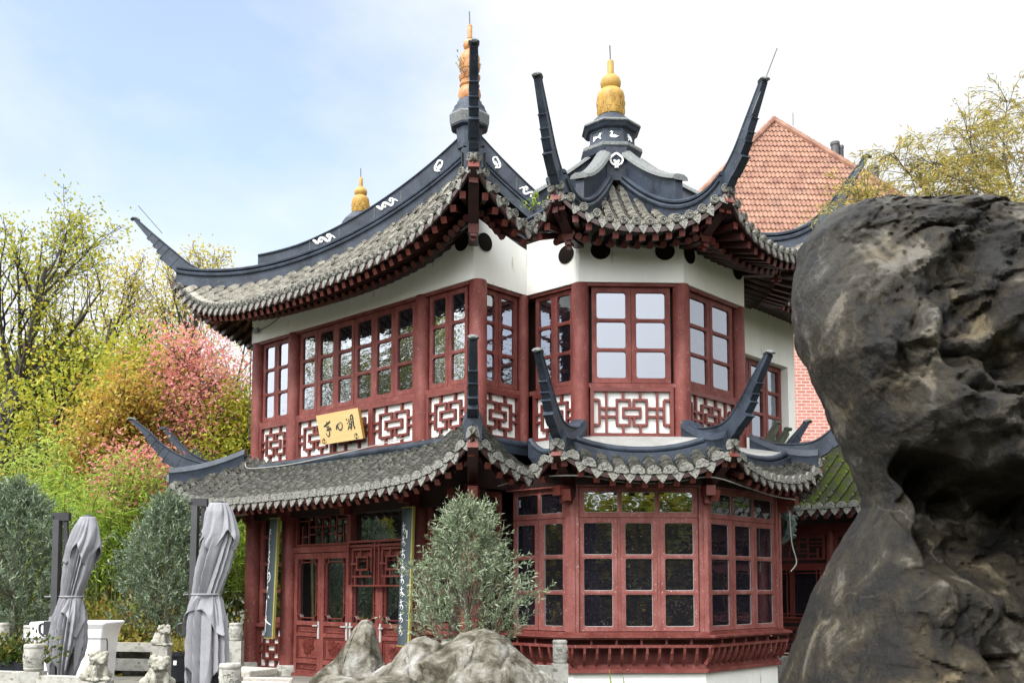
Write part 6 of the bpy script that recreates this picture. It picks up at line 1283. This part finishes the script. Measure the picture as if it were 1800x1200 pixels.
def tree(name, lab, cat, base, top, r, seed, mat, nper, ll, lw, P=None, bark=None, group=None, spread=0.18, trunk=None, keep=1.0):
    P = dict(DEF, **(P or {})); rd = random.Random(seed); mb = MB(); tips = []; base = Vector(base)
    if trunk:
        pts = bez(trunk, 5); n = len(pts); mb.tube(pts, [max(r * (1 - .85 * i / n), .02) for i in range(n)], 8, False); T = sum((pts[i + 1] - pts[i]).length for i in range(n - 1))
        for k in range(P['kids'][0]):
            f = P['f0'][0] + (1 - P['f0'][0]) * (k + rd.random()) / P['kids'][0]; i = min(int(f * (n - 1)), n - 2); q = pts[i]; ax = (pts[i + 1] - pts[i]).normalized(); s = Vector((rd.gauss(0, 1), rd.gauss(0, 1), rd.gauss(0, .4))); s = (s - ax * s.dot(ax)).normalized()
            grow(mb, q, ax * math.cos(P['ang'][0]) + s * math.sin(P['ang'][0]), T * P['len'][0] * rd.uniform(.7, 1.2) * (1.15 - .6 * f), max(r * (1 - .8 * f) * .5, .02), 1, P, rd, tips)
    else: grow(mb, base, Vector(top) - base, (Vector(top) - base).length, r, 0, P, rd, tips)
    o = thing(name, lab, cat, base, group); obj('trunk', mb, bark or BARK, o, smooth=True, recalc=False)
    C = []; D = []
    for t in tips:
        if rd.random() > keep: continue
        t = np.array(t); k = nper; f = RG.uniform(.1, 1, k) * (len(t) - 1); i = f.astype(int).clip(0, len(t) - 2); q = t[i] + (t[i + 1] - t[i]) * (f - i)[:, None]
        C.append(q + RG.normal(0, spread, (k, 3))); D.append(unit(t[-1] - t[0])[None] * .5 + RG.normal(0, .7, (k, 3)) + np.array([0, 0, -.25]))
    if C: obj('crown', leaf_mesh(np.concatenate(C), np.concatenate(D), ll, lw), mat, o)
    return o
LM = {}
LM['yg'] = leafmat('yellow_green_leaves', [(0.348, 0.348, 0.034), (0.441, 0.394, 0.034), (0.232, 0.278, 0.034), (0.522, 0.418, 0.046), (0.139, 0.197, 0.023), (0.382, 0.418, 0.058)])
LM['ygd'] = leafmat('green_gold_leaves', [(0.162, 0.220, 0.023), (0.278, 0.314, 0.034), (0.105, 0.151, 0.018), (0.371, 0.336, 0.034), (0.464, 0.348, 0.034)])
LM['gold'] = leafmat('pale_gold_leaves', [(.52, .44, .09), (.58, .51, .13), (.44, .42, .08), (.38, .29, .07)], .5)
LM['pink'] = leafmat('pink_red_autumn_leaves', [(.66, .22, .22), (.74, .33, .32), (.55, .14, .13), (.72, .38, .36), (.46, .18, .09), (.50, .38, .12)], .5)
LM['orange'] = leafmat('orange_autumn_leaves', [(.50, .26, .05), (.56, .38, .06), (.43, .40, .07), (.41, .18, .08), (.31, .31, .05), (.56, .43, .09)], .5)
LM['bamboo'] = leafmat('bright_bamboo_leaves', [(0.278, 0.418, 0.046), (0.371, 0.510, 0.070), (0.186, 0.314, 0.034), (0.441, 0.510, 0.093), (0.116, 0.209, 0.023)], .5)
LM['fern'] = leafmat('pale_green_sprays', [(0.394, 0.510, 0.093), (0.487, 0.557, 0.139), (0.302, 0.418, 0.070)], .5)
LM['olive'] = leafmat('grey_green_olive_leaves', [(0.120, 0.162, 0.090), (0.265, 0.312, 0.204), (0.084, 0.120, 0.054), (0.384, 0.432, 0.324), (0.156, 0.204, 0.097)], .2)
LM['olived'] = leafmat('dark_olive_leaves', [(0.090, 0.136, 0.081), (0.162, 0.217, 0.136), (0.054, 0.090, 0.045), (0.290, 0.344, 0.236)], .2)
LM['dark'] = leafmat('dark_green_leaves', [(0.022, 0.045, 0.009), (0.045, 0.075, 0.015), (0.068, 0.098, 0.019), (0.120, 0.128, 0.022), (0.165, 0.143, 0.022)])
LM['willow'] = leafmat('yellowing_willow_leaves', [(0.232, 0.232, 0.058), (0.464, 0.348, 0.058), (0.139, 0.162, 0.058), (0.580, 0.441, 0.082), (0.302, 0.232, 0.082)], .4)
LM['mixed'] = leafmat('mixed_low_leaves', [(0.139, 0.209, 0.034), (0.348, 0.348, 0.070), (0.487, 0.418, 0.093), (0.082, 0.139, 0.023), (0.464, 0.186, 0.058), (0.255, 0.302, 0.070)])

TG = 'autumn trees left of the house'
tree('broadleaf_tree', 'tall thin-leaved yellowing tree at the left edge, leaning right and rising above the rest', 'tree', at(-30, 1010, 30), None, .30, 1, LM['yg'], 10, .11, .075, dict(wob=[.05, .07, .12, .2], kids=[15, 7, 5, 0], f0=[.22, .25, .2, 0], ang=[.6, .6, .7, .8], up=[.05, .10, .06, .02], len=[.42, .48, .5, .4]), group=TG, spread=.26, trunk=[at(-30, 1010, 30), at(5, 760, 30), at(40, 640, 30), at(66, 540, 30), at(80, 470, 30)])
tree('broadleaf_tree', 'half-bare tree with branching dark limbs, second from the left against the sky', 'tree', at(250, 1000, 36), None, .28, 2, LM['gold'], 8, .115, .08, dict(kids=[14, 6, 5, 0], f0=[.25, .2, .2, 0], up=[.06, .14, .10, .04], wob=[.05, .08, .12, .2], ang=[.6, .6, .7, .8], len=[.44, .5, .5, .4]), group=TG, spread=.22, trunk=[at(250, 1000, 36), at(225, 800, 36), at(205, 700, 36), at(190, 620, 36), at(195, 560, 36)])
tree('broadleaf_tree', 'sparse pale-gold tree showing bare twigs beside the house roof', 'tree', at(380, 1000, 38), None, .25, 3, LM['gold'], 8, .115, .08, dict(kids=[16, 6, 5, 0], f0=[.2, .2, .2, 0], up=[.06, .16, .10, .04], wob=[.05, .08, .12, .2], ang=[.6, .6, .7, .8], len=[.44, .5, .5, .4]), group=TG, spread=.22, trunk=[at(380, 1000, 38), at(360, 800, 38), at(345, 690, 38), at(340, 600, 38), at(350, 520, 38)])
tree('broadleaf_tree', 'leafy yellow-green tree with an arching trunk, left of the orange shrub', 'tree', at(20, 1020, 25), None, .24, 4, LM['yg'], 24, .115, .075, dict(kids=[14, 7, 5, 0], f0=[.25, .15, .15, 0], up=[.03, .08, .04, .02], len=[.46, .5, .5, .4]), group=TG, spread=.32, trunk=[at(20, 1020, 25), at(55, 900, 25), at(120, 800, 25), at(210, 740, 25), at(250, 690, 25)])
tree('broadleaf_tree', 'dense green-gold tree at middle left behind the arching trunk', 'tree', at(120, 1020, 32), None, .26, 5, LM['ygd'], 24, .13, .085, dict(kids=[15, 7, 5, 0], f0=[.25, .15, .15, 0], len=[.44, .5, .5, .4]), group=TG, spread=.34, trunk=[at(120, 1020, 32), at(115, 820, 32), at(105, 740, 32), at(100, 690, 32)])
tree('broadleaf_tree', 'yellow-green tree between the pink tree and the arching trunk', 'tree', at(260, 1020, 31), None, .22, 6, LM['yg'], 24, .115, .075, dict(kids=[14, 7, 5, 0], f0=[.25, .15, .15, 0], len=[.40, .5, .5, .4]), group=TG, spread=.32, trunk=[at(260, 1020, 31), at(255, 850, 31), at(245, 760, 31), at(250, 700, 31)])
tree('pink_tree', 'pink-leaved autumn tree close beside the left end of the house', 'tree', at(345, 1050, 24), None, .13, 7, LM['pink'], 19, .095, .05, dict(kids=[14, 7, 5, 0], f0=[.3, .15, .15, 0], up=[.05, .12, .08, .0], len=[.50, .5, .5, .4]), spread=.34, trunk=[at(345, 1050, 24), at(350, 880, 24), at(358, 780, 24), at(368, 680, 24)])
tree('orange_shrub', 'rounded orange and gold autumn shrub in front of the yellow-green trees', 'shrub', at(205, 1030, 23), None, .10, 8, LM['orange'], 20, .095, .06, dict(kids=[14, 7, 5, 0], f0=[.35, .1, .1, 0], len=[.38, .5, .5, .4]), spread=.24, trunk=[at(205, 1030, 23), at(200, 900, 23), at(205, 790, 23), at(210, 710, 23)])
tree('yellow_shrub', 'fine-leaved yellow-green shrub touching the house beside the lower roof corner', 'shrub', at(420, 1050, 23.5), None, .08, 9, LM['yg'], 20, .10, .05, dict(kids=[14, 7, 5, 0], f0=[.4, .1, .1, 0], len=[.28, .5, .5, .4]), spread=.3, trunk=[at(420, 1050, 23.5), at(412, 900, 23.5), at(415, 800, 23.5), at(412, 745, 23.5)])
tree('pink_shrub', 'low pink-red shrub among the bamboo under the lower roof corner', 'shrub', at(270, 1060, 20.5), None, .06, 10, LM['pink'], 13, .09, .05, dict(kids=[12, 6, 4, 0], f0=[.35, .1, .1, 0], up=[.02, .05, .0, -.05], len=[.42, .5, .5, .4]), spread=.32, trunk=[at(270, 1060, 20.5), at(265, 950, 20.5), at(255, 880, 20.5), at(245, 840, 20.5)])
# wall of foliage far behind
def mass(name, lab, boxes, n, ll, lw, mat, seed, cat='foliage'):
    g = np.random.default_rng(seed); C = []
    for (x0, y0, x1, y1, Y0, Y1), k in zip(boxes, n):
        m_ = max(8, k // 60); cx, cy, cY = g.uniform(x0, x1, m_), y0 + (y1 - y0) * g.uniform(0, 1, m_) ** .8, g.uniform(Y0, Y1, m_); ctr = np.array([at(a, b, c_)[:] for a, b, c_ in zip(cx, cy, cY)]); C.append(np.repeat(ctr, 60, 0) + g.normal(0, 1, (m_ * 60, 3)) * np.array([.55, .5, .40]))
    C = np.concatenate(C); o = obj(name, leaf_mesh(C, g.normal(0, 1, C.shape) + [0, 0, -.3], ll, lw), mat, None, origin=tuple(C.mean(0))); o['kind'] = 'stuff'; o['label'] = lab; return o
mass('background_wood', 'dense dark green and gold wood filling the gaps behind the trees', [(-80, 640, 120, 1040, 38, 44), (100, 690, 300, 1040, 38, 44), (280, 700, 470, 1040, 38, 44), (-60, 800, 460, 1060, 27, 30)], [16000, 13000, 11000, 9000], .26, .19, LM['dark'], 3)
# bamboo
def bamboo(lab, x, y, Y, wid, top, n, seed, mat='bamboo', ll=.16, lw=.026, group='bamboo clumps behind the terrace', name='bamboo_clump', cat='bamboo', perculm=150):
    rd = random.Random(seed); g = np.random.default_rng(seed); c = at(x, y, Y); o = thing(name, lab, cat, c, group); mb = MB(); C = []; D = []
    for k in range(n):
        b = c + V(rd.gauss(0, wid * .35), rd.gauss(0, .35), 0); H = (at(x, top, Y).z - c.z) * rd.uniform(.6, 1.05); ln = V(rd.gauss(0, .22), rd.gauss(0, .15), 0) * H; P = bez([b, b + ln * .2 + Z * H * .5, b + ln * .6 + Z * H * .85, b + ln * 1.1 + Z * H], 4); mb.tube(P, [.016 - .011 * i / len(P) for i in range(len(P))], 5, False)
        m_ = perculm; f = g.uniform(.15, 1, m_) ** .8 * (len(P) - 1); i = f.astype(int).clip(0, len(P) - 2); A_ = np.array([p[:] for p in P]); q = A_[i] + (A_[i + 1] - A_[i]) * (f - i)[:, None]; off = g.normal(0, 1, (m_, 3)) * np.array([.22, .22, .12]) * (wid * .4 + .35); C.append(q + off); D.append(unit(off) * .8 + g.normal(0, .4, (m_, 3)) + np.array([0, 0, -.15]))
    obj('culms', mb, surf('green_culm', (.10, .14, .03), (.18, .22, .06), rough=.5, bump=0), o, recalc=False); obj('leaves', leaf_mesh(np.concatenate(C), np.concatenate(D), ll, lw), LM[mat], o)
bamboo('bright green bamboo clump between the two parasols', 200, 1090, 20, 1.5, 815, 46, 1)
bamboo('bright bamboo clump right behind the second parasol', 300, 1100, 20.8, 1.2, 860, 30, 2)
bamboo('bright bamboo at the left corner of the house behind the carved post', 412, 1110, 21.5, .7, 870, 22, 3)
bamboo('bright bamboo left of the first parasol pole', 120, 1090, 21, 1.1, 850, 26, 5)
bamboo('pale feathery spray plant above the left olive bush', 62, 1040, 22.5, .8, 765, 12, 4, 'fern', .13, .03, None, 'feathery_shrub', 'shrub', 260)
# olives
def olive(lab, x, y, Y, wd, top, nsp, seed, mat, ll=.062, lw=.014, dens=16, shape=None, depth=.8):
    rd = random.Random(seed); g = np.random.default_rng(seed); base = at(x, y, Y); H = at(x, top, Y).z - base.z; o = thing('olive_tree', lab, 'olive tree', base, 'clipped olive trees on the terrace'); mb = MB(); C = []; D = []
    mb.tube(bez([base - Z * .6, base + V(.03, 0, .1), base + V(-.03, .02, H * .5), base + V(.04, 0, H * .85)], 5), [.06 - .0032 * i for i in range(16)], 7, False)
    for k in range(nsp):
        f = rd.random() ** .85; th = rd.uniform(0, 6.283); prof = shape(f) if shape else math.sin(math.pi * min(1, f * .9 + .12)) ** .7; lump = 1 + .50 * noise.noise(Vector((math.cos(th) * 1.6, math.sin(th) * 1.6, f * 5 + seed * 7))); rad = wd * prof * lump * math.sqrt(rd.uniform(.12, 1)) * (rd.uniform(1.1, 1.5) if rd.random() < .16 else 1); p = base + V(rad * math.cos(th), rad * math.sin(th) * depth, f * H)
        d = (V(math.cos(th), math.sin(th) * depth, 0) * rd.uniform(.1, .8) + Z * rd.uniform(.1, 1.0) + V(rd.gauss(0, .3), rd.gauss(0, .3), 0)).normalized(); L = rd.uniform(.16, .36); q = p + d * L
        if k % 2 == 0: mb.tube([p - d * .05, q], [.004, .0015], 3, False)
        n = dens; fs = (np.arange(n) + g.uniform(0, 1, n)) / n; P = np.array(p[:]) + np.outer(fs, np.array(d[:])) * L; R_ = g.normal(0, 1, (n, 3)); R_ -= np.outer(R_ @ np.array(d[:]), np.array(d[:])); C.append(P); D.append(unit(R_) * .75 + np.array(d[:]) * .75)
    for k in range(14): 
        a = rd.uniform(0, 6.28); mb.tube(bez([base + Z * H * rd.uniform(.05, .4), base + V(math.cos(a) * wd * .4, math.sin(a) * wd * .3, H * rd.uniform(.35, .6)), base + V(math.cos(a) * wd * .75, math.sin(a) * wd * .5, H * rd.uniform(.5, .9))], 4), .008, 4, False)
    obj('trunk', mb, BARKL, o, recalc=False); obj('crown', leaf_mesh(np.concatenate(C), np.concatenate(D), ll, lw), LM[mat], o)
olive('silvery olive tree in front of the right scroll board, tall point at its top', 820, 1135, 12.0, .58, 900, 800, 1, 'olive', shape=lambda f: np.interp(f, [0, .12, .3, .5, .7, .85, 1.0], [.8, 1.08, 1.2, .98, .62, .33, .06]))
olive('dark olive tree beside the pole of the second parasol', 292, 1120, 17.6, .72, 885, 1200, 2, 'olived', .075, .019)
olive('wide grey-green olive tree at the left edge', 22, 1125, 17.2, 1.0, 862, 1700, 3, 'olived', .08, .019)
# loose shoots of the front olive
# low garden plants
def low(name, lab, cat, ctr, rad, n, mat, ll, lw, seed, upw=.6, group=None):
    g = np.random.default_rng(seed); P = g.normal(0, 1, (n, 3)) * np.array(rad) * .55; P[:, 2] = np.abs(P[:, 2]); o = thing(name, lab, cat, ctr, group); obj('leaves', leaf_mesh(np.array(ctr[:]) + P, unit(P + 1e-3) * .6 + g.normal(0, .5, (n, 3)) + [0, 0, upw], ll, lw), LM[mat], o)
    mb = MB(); rd = random.Random(seed)
    for k in range(10): mb.tube([Vector(ctr) - Z * .1, Vector(ctr) + V(rd.gauss(0, rad[0] * .5), rd.gauss(0, rad[1] * .5), abs(rd.gauss(0, rad[2] * .6)) + .05)], .006, 4, False)
    obj('stems', mb, BARK, o, recalc=False)
low('pot_plant', 'low green and red heather-like plant filling the black pot', 'pot plant', POT1 + Z * .0, (.26, .22, .16), 1100, 'mixed', .07, .012, 31, .3)
low('pot_plant', 'bushy green bedding plant in the planter at the lower left', 'pot plant', POT2 + V(.05, 0, -.03), (.42, .2, .22), 1500, 'dark', .06, .035, 32, .3)
for i, (x, y, Y, lab) in enumerate(((215, 1110, 17.6, 'variegated low shrub right of the white bar counter'), (250, 1095, 19, 'yellow-green low shrub behind the rear stone rail'), (165, 1085, 19.5, 'low leafy shrub above the white bar counter'), (318, 1105, 18.4, 'low red-tinged shrub behind the upright stone lion'), (70, 1095, 18.8, 'low dark shrub behind the rear stone post'))):
    low('garden_shrub', lab, 'shrub', at(x, y + 22, Y), (.75, .5, .50), 2200, 'mixed' if i != 4 else 'dark', .075, .045, 40 + i, .4, 'low shrubs behind the terrace')
g = np.random.default_rng(9); C = np.stack([g.uniform(-16, -3.5, 26000), g.uniform(17.6, 30, 26000), np.full(26000, -.5)], 1); o = obj('ground_cover', leaf_mesh(C, g.normal(0, .5, C.shape) + [0, 0, .6], .34, .12), LM['mixed'], None, origin=(-9, 23, -.5)); o['kind'] = 'stuff'; o['label'] = 'low leafy ground cover of the garden beds'
# weeds on the roof and a sapling on the finial
def weed(lab, p, n, s, mat, seed): 
    g = np.random.default_rng(seed); rd = random.Random(seed); o = thing('roof_weed', lab, 'weed', p); mb = MB(); C = []
    for k in range(5):
        q = p + V(rd.gauss(0, s * .35), 0, rd.uniform(.4, 1) * s); mb.tube([p, p.lerp(q, .5) + V(rd.gauss(0, .03), 0, 0), q], .005, 4, False); C.append(np.array(p[:]) + (np.array(q[:]) - np.array(p[:])) * g.uniform(.3, 1, (n // 5, 1)) + g.normal(0, .03, (n // 5, 3)))
    C = np.concatenate(C); obj('stems', mb, BARKL, o, recalc=False); obj('leaves', leaf_mesh(C, g.normal(0, 1, C.shape), .055, .03), LM[mat], o)
weed('tiny sapling growing out of the orange finial', at(815, 128, 18.4), 40, .40, 'ygd', 2)
weed('small bright green weed on the roof ridge between the two roofs', at(935, 372, 14.2), 60, .42, 'bamboo', 3)
# reeds at the foot of the bay
RD = thing('reed_plant', 'few upright green reed blades at the bottom edge before the bay', 'reed', at(1065, 1240, 11.0)); mb = MB()
for x, y in ((1070, 1172), (1094, 1182), (1020, 1192), (1052, 1196)):
    a = at(x + 10, 1245, 11.0); b = at(x, y, 11.0); mb.add([a + V(-.012, 0, 0), a + V(.012, 0, 0), a.lerp(b, .6) + V(.012, 0, 0), b, a.lerp(b, .6) + V(-.010, 0, 0)], [(0, 1, 2, 3, 4)])
obj('blades', mb, LM['bamboo'], RD, recalc=False)
# willow at right, behind the boulder
def willow():
    Y = 12.0; rd = random.Random(4); g = np.random.default_rng(4); base = at(1800, 1230, Y); o = thing('willow_tree', 'yellowing thin-leaved willow behind the boulder at the right edge', 'tree', base); mb = MB(); tw = []
    limbs = [[(1800, 1230), (1830, 800), (1800, 560), (1760, 420), (1700, 330), (1640, 290)], [(1800, 1230), (1830, 800), (1815, 560), (1790, 380), (1765, 270), (1770, 180)], [(1790, 540), (1730, 450), (1650, 400), (1560, 370), (1500, 350)], [(1815, 600), (1860, 420), (1850, 280), (1820, 200)], [(1760, 420), (1700, 390), (1620, 330), (1570, 270)], [(1785, 470), (1760, 380), (1720, 300), (1700, 230)]]
    for li, l in enumerate(limbs):
        P = bez([at(x, y, Y + rd.uniform(-.4, .4)) for x, y in l], 5); n = len(P); mb.tube(P, [max(.006, (.07 if li < 2 else .022) * (1 - i / n)) for i in range(n)], 5, False)
        for i in range(n // 3 if li < 2 else 2, n):
            for k in range(6):
                d = V(rd.gauss(0, .8), rd.gauss(0, .7), rd.gauss(.15, .45)).normalized(); L = rd.uniform(.25, .75); q = bez([P[i], P[i] + d * L * .5 + Z * .05, P[i] + d * L - Z * rd.uniform(0, .16)], 3); mb.tube(q, [.006 - .0006 * j for j in range(len(q))], 3, False); tw.append(q)
    C = []; D = []
    for q in tw:
        A_ = np.array([p[:] for p in q]); n = 46; f = g.uniform(.2, 1, n) * (len(A_) - 1); i = f.astype(int).clip(0, len(A_) - 2); C.append(A_[i] + (A_[i + 1] - A_[i]) * (f - i)[:, None] + g.normal(0, .03, (n, 3))); D.append(unit(A_[-1] - A_[0])[None] * .8 + g.normal(0, .45, (n, 3)) - [0, 0, .25])
    obj('trunk', mb, BARKL, o, smooth=True, recalc=False); obj('crown', leaf_mesh(np.concatenate(C), np.concatenate(D), .075, .014), LM['willow'], o)
willow()
# garden trees across the pond behind the viewer and left of view: the windows mirror them
for i, (x, y, h, mat, lb) in enumerate(((-10, -13, 10, 'ygd', 'behind the viewer to the left'), (3, -17, 11.5, 'ygd', 'straight behind the viewer'), (12, -12, 10.5, 'gold', 'behind the viewer to the right'), (20, 6, 14, 'orange', 'far right of the bay'), (-17, 8, 9, 'ygd', 'left of the pond'), (-16, 17, 10.5, 'yg', 'left of the terrace'))):
    tree('broadleaf_tree', 'garden tree out of view, mirrored in window panes, ' + lb, 'tree', (x, y, -.5), (x + .4, y, h * .8), .22, 60 + i, LM[mat], 16, .30, .20, dict(kids=[11, 6, 4, 0]), spread=.3, group='garden trees mirrored in the windows')
g = np.random.default_rng(19); t = g.uniform(0, 1, 70000); HP = np.array([(-21, 24), (-20, 2), (-16, -10), (0, -13), (16, -11), (24, 0), (26, 14)]); hx = np.interp(t, np.linspace(0, 1, 7), HP[:, 0]); hy = np.interp(t, np.linspace(0, 1, 7), HP[:, 1])  # unseen foliage, added so the lower panes mirror leaves instead of sky
C = np.stack([hx + g.normal(0, .8, len(t)), hy + g.normal(0, .8, len(t)), g.uniform(-.5, 5.2, len(t)) + .7 * np.sin(t * 90) + .4 * np.sin(t * 217)], 1); P_, Q_ = leaf_mesh(C, g.normal(0, 1, C.shape), .42, .30)
kt = np.linspace(0, 1, 160); kx, ky = np.interp(kt, np.linspace(0, 1, 7), HP[:, 0]) * 1.03, np.interp(kt, np.linspace(0, 1, 7), HP[:, 1]) * 1.03; kz = 4.3 + .5 * np.sin(kt * 60) + .3 * np.sin(kt * 143)   # solid sheet added to close bright sky gaps between the mirrored leaves
core = np.stack([np.stack([kx, ky, np.full(160, -.5)], 1), np.stack([kx, ky, kz], 1)], 1).reshape(-1, 3); b_ = len(P_); qi = np.array([(b_ + 2 * i, b_ + 2 * i + 2, b_ + 2 * i + 3, b_ + 2 * i + 1) for i in range(159)])
o = obj('hedge', (np.concatenate([P_, core]), np.concatenate([Q_, qi])), LM['ygd'], None, origin=(0, -11, 0)); o['kind'] = 'stuff'; o['label'] = 'tall unseen hedge added to keep bright sky out of the lower window reflections'
for o in bpy.data.objects:
    if '_o' in o: del o['_o']
